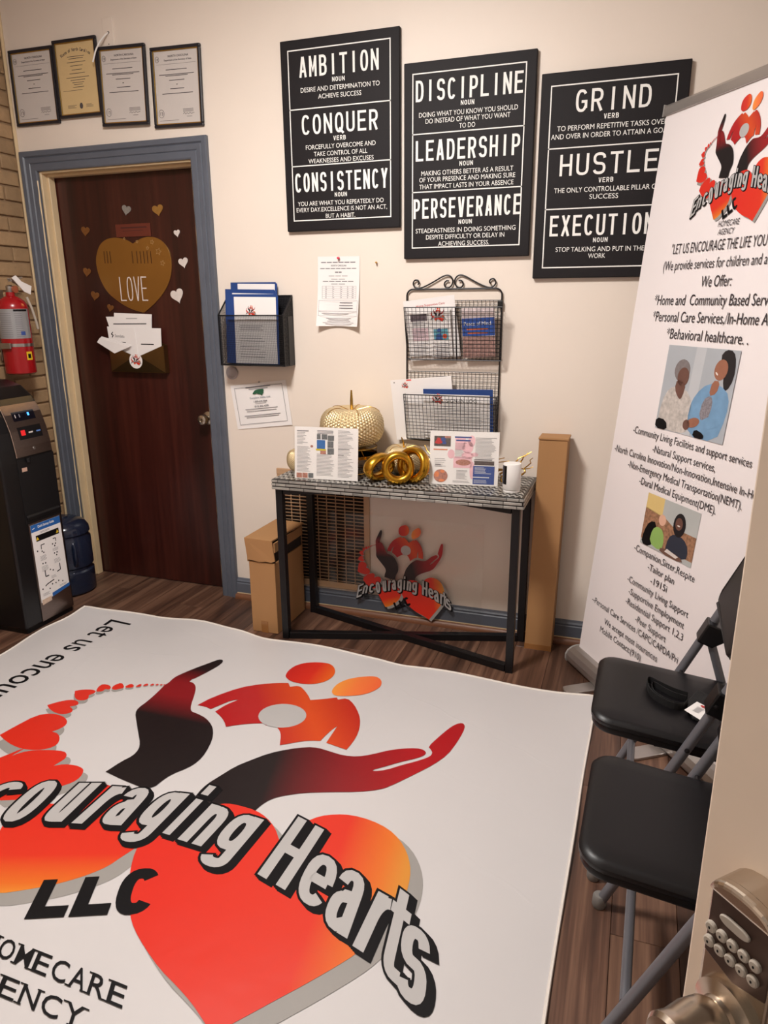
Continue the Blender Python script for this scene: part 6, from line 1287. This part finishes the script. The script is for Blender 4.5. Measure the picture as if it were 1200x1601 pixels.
# printed photographs
SKIN1 = mat('photo_skin_dark', (104, 70, 60), 0.5, var=0.15, scale=40); SKIN2 = mat('photo_skin_brown', (150, 98, 76), 0.5, var=0.12, scale=40); SKIN3 = mat('photo_skin_light', (216, 170, 146), 0.5, var=0.08)
def pic(c4, bgm, nm):
    P = [bf.px(*c) for c in c4]; u0 = (P[0][0] + P[3][0]) / 2; u1 = (P[1][0] + P[2][0]) / 2; v1 = (P[0][1] + P[1][1]) / 2; v0 = (P[3][1] + P[2][1]) / 2
    k = Ink(bf, 0.0024); k.rect(u0, v0, u1, v1); o = k.done(nm, bgm, sbn); return o, lambda a, b: (u0 + a * (u1 - u0), v0 + b * (v1 - v0)), (u1 - u0), (v1 - v0)
def pp(o, T, layer, nm, ma, pts, it=1):
    k = Ink(bf, 0.0024 + 0.0002 * layer); k.poly([T(*q) for q in (smoothed(pts, it) if it else pts)]); k.done(nm, ma, o)
def pel(o, T, W_, H_, layer, nm, ma, u, v, a, b, rot=0): k = Ink(bf, 0.0024 + 0.0002 * layer); c = T(u, v); k.ell(c[0], c[1], a * W_, b * H_, 20, rot); k.done(nm, ma, o)
o, T, W_, H_ = pic([(1047.5, 538.8), (1158.8, 548.8), (1130, 697), (1024, 667)], mat('photo_grey_room', (168, 172, 178), 0.5, var=0.10, scale=5), 'photo_handshake')
pp(o, T, 1, 'curtain', mat('photo_curtain', (186, 188, 192), 0.5), [(0.40, 0.0), (0.42, 1.0), (0.56, 1.0), (0.54, 0.0)], 0)
pp(o, T, 2, 'denim_shirt', mat('photo_denim', (112, 150, 184), 0.5, var=0.15, scale=30), [(0.50, 0.0), (0.46, 0.30), (0.52, 0.48), (0.66, 0.62), (0.84, 0.62), (0.97, 0.52), (0.98, 0.30), (0.90, 0.0)])
pp(o, T, 3, 'striped_top', mat('photo_stripes', (130, 124, 130), 0.5, var=0.5, scale=160), [(0.62, 0.22), (0.64, 0.44), (0.74, 0.50), (0.78, 0.40), (0.74, 0.20)])
pp(o, T, 3, 'dark_hair', mat('photo_black_hair', (26, 22, 26), 0.5), [(0.76, 0.92), (0.82, 1.0), (0.92, 0.99), (0.97, 0.88), (0.98, 0.70), (0.92, 0.56), (0.86, 0.60), (0.84, 0.80)])
pel(o, T, W_, H_, 4, 'face', SKIN2, 0.80, 0.78, 0.085, 0.115, -0.3); pp(o, T, 4, 'neck', SKIN2, [(0.70, 0.48), (0.72, 0.66), (0.82, 0.66), (0.80, 0.52)])
pel(o, T, W_, H_, 5, 'smile', HW, 0.755, 0.735, 0.022, 0.010, -0.6)
pp(o, T, 2, 'plaid_shirt', mat('photo_plaid', (188, 180, 174), 0.5, var=0.35, scale=70), [(0.02, 0.02), (0.04, 0.34), (0.12, 0.50), (0.26, 0.54), (0.44, 0.48), (0.52, 0.26), (0.50, 0.05), (0.40, 0.0)])
pel(o, T, W_, H_, 3, 'grey_hair', mat('photo_grey_hair', (120, 112, 112), 0.5, var=0.2, scale=90), 0.27, 0.72, 0.115, 0.130); pel(o, T, W_, H_, 4, 'face', SKIN1, 0.30, 0.65, 0.085, 0.110); pp(o, T, 4, 'neck', SKIN1, [(0.20, 0.50), (0.22, 0.62), (0.36, 0.58), (0.34, 0.42), (0.30, 0.38)])
pp(o, T, 5, 'sleeve', mat('photo_denim', (112, 150, 184), 0.5), [(0.60, 0.12), (0.70, 0.24), (0.92, 0.32), (0.94, 0.20), (0.74, 0.10)]); pel(o, T, W_, H_, 6, 'hands', SKIN2, 0.56, 0.16, 0.09, 0.055, 0.3); pel(o, T, W_, H_, 6, 'hand', SKIN1, 0.47, 0.12, 0.05, 0.06)
pp(o, T, 6, 'armrest', BLACKINK, [(0.0, 0.0), (0.0, 0.13), (0.16, 0.12), (0.20, 0.0)]); pp(o, T, 6, 'armrest', BLACKINK, [(0.58, 0.0), (0.60, 0.10), (0.74, 0.06), (0.74, 0.0)])
o, T, W_, H_ = pic([(1015, 770), (1096.7, 803), (1080.5, 888), (1000.5, 848)], mat('photo_library', (176, 178, 176), 0.5, var=0.08, scale=8), 'photo_reading')
pp(o, T, 1, 'yellow_wall', mat('photo_yellow_wall', (214, 186, 122), 0.5), [(0, 0.70), (0, 1), (0.34, 1), (0.34, 0.66)], 0); pp(o, T, 1, 'bookshelf', mat('photo_bookshelf', (150, 110, 84), 0.5, var=0.6, scale=110), [(0, 0.1), (0, 0.72), (0.40, 0.66), (0.60, 0.55), (1.0, 0.55), (1.0, 0.1)], 0)
pp(o, T, 2, 'wheelchair', BLACKINK, [(0.02, 0.0), (0.04, 0.25), (0.12, 0.48), (0.26, 0.52), (0.28, 0.2), (0.2, 0.0)]); pp(o, T, 3, 'green_shirt', mat('photo_green_shirt', (142, 178, 96), 0.5), [(0.18, 0.08), (0.20, 0.36), (0.30, 0.46), (0.42, 0.40), (0.46, 0.15), (0.40, 0.02)])
pel(o, T, W_, H_, 4, 'face', SKIN3, 0.36, 0.60, 0.070, 0.105); pp(o, T, 3, 'dark_jacket', mat('photo_navy_jacket', (44, 48, 62), 0.5), [(0.50, 0.05), (0.52, 0.34), (0.62, 0.46), (0.80, 0.44), (0.90, 0.30), (0.90, 0.06)])
pel(o, T, W_, H_, 4, 'hair', mat('photo_black_hair', (26, 22, 26), 0.5), 0.68, 0.64, 0.11, 0.22); pel(o, T, W_, H_, 5, 'face', SKIN1, 0.67, 0.66, 0.066, 0.115); pel(o, T, W_, H_, 6, 'smile', HW, 0.67, 0.625, 0.026, 0.014)
pp(o, T, 5, 'table', mat('photo_table', (110, 78, 66), 0.5), [(0.40, 0.0), (0.42, 0.12), (0.80, 0.10), (0.86, 0.0)]); pp(o, T, 6, 'papers', HW, [(0.50, 0.06), (0.54, 0.13), (0.76, 0.08), (0.72, 0.03)], 0)

# ================================================================== FOLDING CHAIRS
SEATM = mat('black_vinyl_seat', (12, 10, 13), 0.40, spec=0.35, var=0.06, scale=20); TUBE = mat('grey_powder_coat_tube', (110, 110, 116), 0.38, 0.35, var=0.06); BOLT = mat('dark_bolt', (60, 58, 60), 0.35, 0.8); CAPM = mat('grey_rubber_foot', (120, 116, 112), 0.6)
def rrect(x0, x1, y0, y1, r, n=5):
    o = []
    for cx_, cy_, a0 in ((x1 - r, y1 - r, 0), (x0 + r, y1 - r, 90), (x0 + r, y0 + r, 180), (x1 - r, y0 + r, 270)):
        for i in range(n + 1): a = math.radians(a0 + 90 * i / n); o.append((cx_ + r * math.cos(a), cy_ + r * math.sin(a)))
    return o
def make_chair(x0, yc, label, rot=0.0):
    t = thing('folding_chair', (x0 + 0.2, yc, 0), label, 'chair', 'black padded folding chairs by the entrance')
    hw, sw = 0.203, 0.176; xu = lambda z: x0 + 0.036 + 0.43 * z
    rad = [(0.0, -0.040), (0.010, -0.038), (0.010, -0.020), (0.014, -0.016), (0.012, -0.006), (0.0, 0.0), (-0.02, 0.003)]
    q = MB(); rings = []
    for off, dz in ((-0.012, -0.038), (-0.003, -0.040), (0.0, -0.034), (-0.002, -0.024), (0.003, -0.018), (0.003, -0.010), (-0.003, -0.003), (-0.014, 0.001), (-0.05, 0.003), (-0.10, 0.003)):
        rr = rrect(x0 - off, x0 + 0.370 + off, yc - sw - off, yc + sw + off, max(0.05 + off, 0.012))
        rings.append([(x, y, 0.455 + dz - 0.035 * (x - x0) / 0.37) for x, y in rr])
    m_ = len(rings[0]); vs = [v for r in rings for v in r]
    fs = [(i * m_ + k, i * m_ + (k + 1) % m_, (i + 1) * m_ + (k + 1) % m_, (i + 1) * m_ + k) for i in range(len(rings) - 1) for k in range(m_)] + [tuple(range(m_))[::-1], tuple(range((len(rings) - 1) * m_, len(rings) * m_))]
    q.add(vs, fs); build(q, 'seat', SEATM, t, smooth=True)
    for s in (-1, 1):
        y = yc + s * hw
        q = MB(); q.tube([(xu(0.012), y, 0.012), (xu(0.3), y, 0.3), (xu(0.70), y, 0.70), (xu(0.80) + 0.002, y - s * 0.004, 0.80), (xu(0.842) + 0.004, y - s * 0.022, 0.842)], 0.0125, 12); lg = build(q, 'leg_and_back_tube', TUBE, t, smooth=True)
        q = MB(); q.lathe([(0.0, 0.0), (0.015, 0.0), (0.017, 0.006), (0.016, 0.030), (0.013, 0.034)], (xu(0.008), y, 0.0), 16); build(q, 'rubber_foot', CAPM, lg, smooth=True)
        q = MB(); yr = y - s * 0.024; xr = lambda z: xu(0.55) + 0.006 + 0.335 * (0.55 - z)
        q.tube([(xr(0.012), yr, 0.012), (xr(0.56), yr, 0.56)], 0.0115, 12); rl = build(q, 'rear_leg', TUBE, t, smooth=True)
        q = MB(); q.lathe([(0.0, 0.0), (0.014, 0.0), (0.016, 0.006), (0.015, 0.030), (0.012, 0.034)], (xr(0.008), yr, 0.0), 16); build(q, 'rubber_foot', CAPM, rl, smooth=True)
        q = MB(); xj = xu(0.56); q.prism([(xj - 0.030, y - s * 0.040, 0.535), (xj + 0.010, y - s * 0.040, 0.520), (xj + 0.045, y - s * 0.040, 0.545), (xj + 0.030, y - s * 0.040, 0.580), (xj - 0.006, y - s * 0.040, 0.592)], (0, s * 0.056, 0)); jn = build(q, 'joint_bracket', BLKPL, t, bevel=0.004)
        for dx in (-0.008, 0.020):
            q = MB(); q.lathe([(0.005, 0), (0.005, 0.002), (0.0, 0.003)], (xj + dx, y + s * 0.0161, 0.556), 12, Matrix.Rotation(-s * math.pi / 2, 3, 'X')); build(q, 'bolt', BOLT, jn, smooth=True)
        q = MB(); q.lathe([(0.006, 0), (0.006, 0.002), (0.0, 0.0035)], (xu(0.43), y + s * 0.0122, 0.43), 12, Matrix.Rotation(-s * math.pi / 2, 3, 'X')); build(q, 'bolt', BOLT, lg, smooth=True)
        q = MB(); q.bb(xu(0.43) - 0.07, xu(0.43) + 0.12, y - s * 0.0445, y - s * 0.0405, 0.392, 0.410); build(q, 'seat_rail', BLACKMETAL, t, bevel=0.001)
        q = MB(); q.tube([(xu(0.425), y, 0.425), (xu(0.425), y - s * 0.056, 0.425)], 0.005, 8); build(q, 'hinge_pin', BOLT, t, smooth=True)
    q = MB(); q.tube([(xu(0.165), yc - hw + 0.010, 0.165), (xu(0.165), yc + hw - 0.010, 0.165)], 0.0105, 12); build(q, 'cross_bar', TUBE, t, smooth=True)
    xr = lambda z: xu(0.55) + 0.006 + 0.335 * (0.55 - z)
    q = MB(); q.tube([(xr(0.14), yc - hw + 0.032, 0.14), (xr(0.14), yc + hw - 0.032, 0.14)], 0.0105, 12); build(q, 'cross_bar', TUBE, t, smooth=True)
    q = MB(); rr = rrect(yc - hw + 0.012, yc + hw - 0.012, 0.640, 0.850, 0.035)
    P = []
    for y, z in rr: P.append(Vector((xu(z) - 0.006 + 0.02 * (1 - ((y - yc) / hw) ** 2), y, z)))
    q.prism(P, (-0.028, 0, 0.012)); build(q, 'backrest', SEATM, t, bevel=0.008, seg=3, angle=60)
    t.rotation_euler = (0, 0, math.radians(rot))
    return t
ch1 = make_chair(1.800, -1.160, 'black padded folding chair by the banner stand with a strap and card on its seat', -1)
ch2 = make_chair(1.810, -1.655, 'black padded folding chair with empty seat nearest the open entrance door', -1.5)
# strap with a card on the far chair's seat
SZ = lambda x: 0.4585 - 0.035 * (x - 1.80) / 0.37
STRAP = mat('black_webbing', (18, 17, 19), 0.7, var=0.15, scale=80, bump=0.1, bscale=300)
ls = thing('lanyard_strap', FP(1065, 1085, 0.457), 'folded black strap lying on the seat of the far folding chair', 'strap')
def band(pxs, wdt, z_off, name):
    P = []
    for a, b_, dz in pxs: v = FP(a, b_, 0.447); v.z = SZ(v.x) + dz + z_off; P.append(v)
    for _ in range(2):
        nv = [P[0]]
        for a, b_ in zip(P[:-1], P[1:]): nv += [a.lerp(b_, 0.25), a.lerp(b_, 0.75)]
        P = nv + [P[-1]]
    q = MB(); vs = []
    for p in P: vs += [p, p + Vector((0, 0, wdt)), p + Vector((0.0012, 0.0012, wdt)), p + Vector((0.0012, 0.0012, 0))]
    q.add(vs, [(4 * i + k, 4 * i + 4 + k, 4 * i + 4 + (k + 1) % 4, 4 * i + (k + 1) % 4) for i in range(len(P) - 1) for k in range(4)] + [(0, 1, 2, 3), tuple(4 * (len(P) - 1) + k for k in (3, 2, 1, 0))]); return build(q, name, STRAP, ls, smooth=False)
band([(1074, 1088, 0), (1050, 1082, 0), (1028, 1073, 0), (1012, 1066, 0), (1009, 1074, 0), (1016, 1090, 0), (1040, 1103, 0), (1062, 1108, 0), (1074, 1100, 0)], 0.020, 0, 'loop_band'); band([(1072, 1092, 0), (1052, 1088, 0), (1034, 1080, 0), (1020, 1072, 0), (1016, 1078, 0), (1022, 1090, 0), (1045, 1101, 0), (1066, 1104, 0)], 0.016, 0.001, 'loop_band')
P = [FP(a, b_, 0.450) for a, b_ in ((1072, 1096), (1090, 1074), (1112, 1084), (1120, 1112), (1100, 1124), (1082, 1118))]
q = MB(); q.prism([Vector((v.x, v.y, SZ(v.x) + 0.0)) for v in P], (0, 0, 0.010)); build(q, 'folded_pouch', STRAP, ls, bevel=0.003)
P = [FP(a, b_, 0.460) for a, b_ in ((1070, 1104), (1090, 1089.5), (1115, 1100), (1101, 1121))]
P = [Vector((v.x, v.y, SZ(v.x) + 0.0108)) for v in P]
cd_ = thing('business_card', sum(P, Vector()) / 4, 'white printed card lying on the folded strap', 'card'); q = MB(); q.prism(P, (0, 0, 0.0006)); build(q, 'card', PAPER, cd_)
Uc = (P[2] - P[1]).normalized(); cf = Frame(P[0] + Vector((0, 0, 0.0007)), Uc, Vector((0, 0, 1)).cross(Uc)); wc_ = (P[2] - P[1]).length; hc_ = (P[1] - P[0]).length
k = Ink(cf, 0.0002); k.bars(0.012, wc_ - 0.012, hc_ * 0.62, 6, hc_ * 0.075, hc_ * 0.025, 0.4, True); k.done('card_print', GREYINK, cd_); k = Ink(cf, 0.0002); k.ell(wc_ * 0.5, hc_ * 0.8, 0.006, 0.004); k.done('card_mark', REDINK, cd_)

# ================================================================== door_2: open entrance door with keypad lock
a = math.radians(44.5); DU = Vector((math.sin(a), -math.cos(a), 0)); DE = Vector((1.912, -2.4674, 0)); df = Frame(DE, DU, (0, 0, 1))
# df.N must face the camera
d2 = thing('door_2', DE + DU * 0.4, 'cream painted entrance door standing open at right', kind='structure')
CREAMDOOR = mat('cream_door_paint', (228, 210, 192), 0.42, var=0.08, scale=5, bump=0.04, bscale=20)
NB = -0.031                                                     # face of the slab, behind the face of the lock
_d = ray(1068, 1540); _q = CAM + _d * ((DE + df.N * NB - CAM).dot(df.N) / _d.dot(df.N)); E0 = (_q - DE).dot(DU)
q = MB(); q.prism([df.p(E0, 0.008, NB), df.p(E0 + 0.86, 0.008, NB), df.p(E0 + 0.86, 2.03, NB), df.p(E0, 2.03, NB)], df.N * -0.044); build(q, 'slab', CREAMDOOR, d2, bevel=0.002)
NICK = mat('satin_nickel_lock', (196, 182, 166), 0.27, 1.0, var=0.04); NICKD = mat('dark_nickel_face', (92, 76, 70), 0.42, 0.8, var=0.05)
lu0, lu1, lz0, lz1 = 0.0092, 0.0680, 0.880, 1.012
uc = (lu0 + lu1) / 2
out = [(lu0, lz0), (lu1, lz0), (lu1, lz1 - 0.006), (lu1 - 0.004, lz1 + 0.004)] + [(uc + (lu1 - uc) * 0.80 * math.cos(t), lz1 + 0.004 + 0.008 * math.sin(t)) for t in [k * math.pi / 8 for k in range(1, 8)]] + [(lu0 + 0.004, lz1 + 0.004), (lu0, lz1 - 0.006)]
q = MB(); q.prism([df.p(u, v, NB) for u, v in out], df.N * 0.028); lk = tag(build(q, 'keypad_lock', NICK, d2, bevel=0.003, seg=3), 'satin nickel keypad lock with knob')
q = MB(); q.prism([df.p(u, v, -0.0105) for u, v in [(lu0 - 0.0005, lz1 - 0.004), (lu1 + 0.0005, lz1 - 0.004)] + out[3:-1]], df.N * 0.013); build(q, 'hood', NICK, lk, bevel=0.004, seg=3)
q = MB(); q.prism([df.p(u, v, -0.0032) for u, v in ((lu0 + 0.003, lz1 - 0.062), (uc, lz1 - 0.070), (lu1 - 0.003, lz1 - 0.062), (lu1 - 0.003, lz1 - 0.004), (lu0 + 0.003, lz1 - 0.004))], df.N * 0.0016); build(q, 'keypad_face', NICKD, lk, bevel=0.0006)
BTN = mat('backlit_key_rubber', (176, 166, 154), 0.5, var=0.05); MF = Matrix((df.U, df.V, df.N)).transposed()
for r in range(2):
    for i in range(5):
        u = 0.0163 + 0.0096 * i; v = 0.975 - 0.0135 * r; q = MB(); q.lathe([(0.0047, 0), (0.0047, 0.0022), (0.0036, 0.0032), (0.0, 0.0033)], df.p(u, v, -0.0016), 16, MF); b1 = build(q, 'button', BTN, lk, smooth=True)
kq = Ink(df, 0.0020)
for i, t_ in enumerate(range(10)):
    u = 0.0163 + 0.0096 * (i // 2); v = 0.975 - 0.0135 * (i % 2); kq.ell(u, v, 0.0009, 0.0013, 10)
kq.done('key_mark', BLACKINK, lk)
q = MB(); q.prism([df.p(0.0352 + 0.0095 * math.cos(t) + math.copysign(0.0035, math.cos(t)), 0.9915 + 0.0042 * math.sin(t), -0.0016) for t in [k * math.pi / 10 + 0.01 for k in range(20)]], df.N * 0.0028); build(q, 'call_button', BTN, lk, bevel=0.0008)
kz_ = 0.912
q = MB(); q.lathe([(0.0, 0.0), (0.026, 0.0), (0.026, 0.006), (0.016, 0.010), (0.0155, 0.014), (0.0195, 0.020), (0.0215, 0.034), (0.0205, 0.050), (0.0215, 0.054), (0.0225, 0.060), (0.0200, 0.064), (0.0130, 0.065), (0.0115, 0.062), (0.0, 0.062)], df.p(0.038, kz_, -0.004), 36, MF); kn = build(q, 'knob', NICK, lk, smooth=True)
q = MB(); q.lathe([(0.0114, 0), (0.0114, 0.0006), (0.0, 0.0006)], df.p(0.038, kz_, 0.0585), 24, MF); build(q, 'key_cylinder', mat('dark_cylinder', (70, 62, 62), 0.35, 0.8), lk)

# ================================================================== ceiling lamp (above the frame)
cl = thing('ceiling_lamp', (LAMP.x, LAMP.y, 2.79), 'flush square ceiling lamp above the floor banner', 'ceiling lamp')
q = MB(); q.bb(LAMP.x - 0.25, LAMP.x + 0.25, LAMP.y - 0.25, LAMP.y + 0.25, 2.82, ZC); build(q, 'housing', WHPL, cl, bevel=0.006)
q = MB(); q.bb(LAMP.x - 0.22, LAMP.x + 0.22, LAMP.y - 0.22, LAMP.y + 0.22, 2.79, 2.82); build(q, 'diffuser', mat('lamp_diffuser', (255, 240, 220), 0.5, emit=3.0), cl, bevel=0.006)
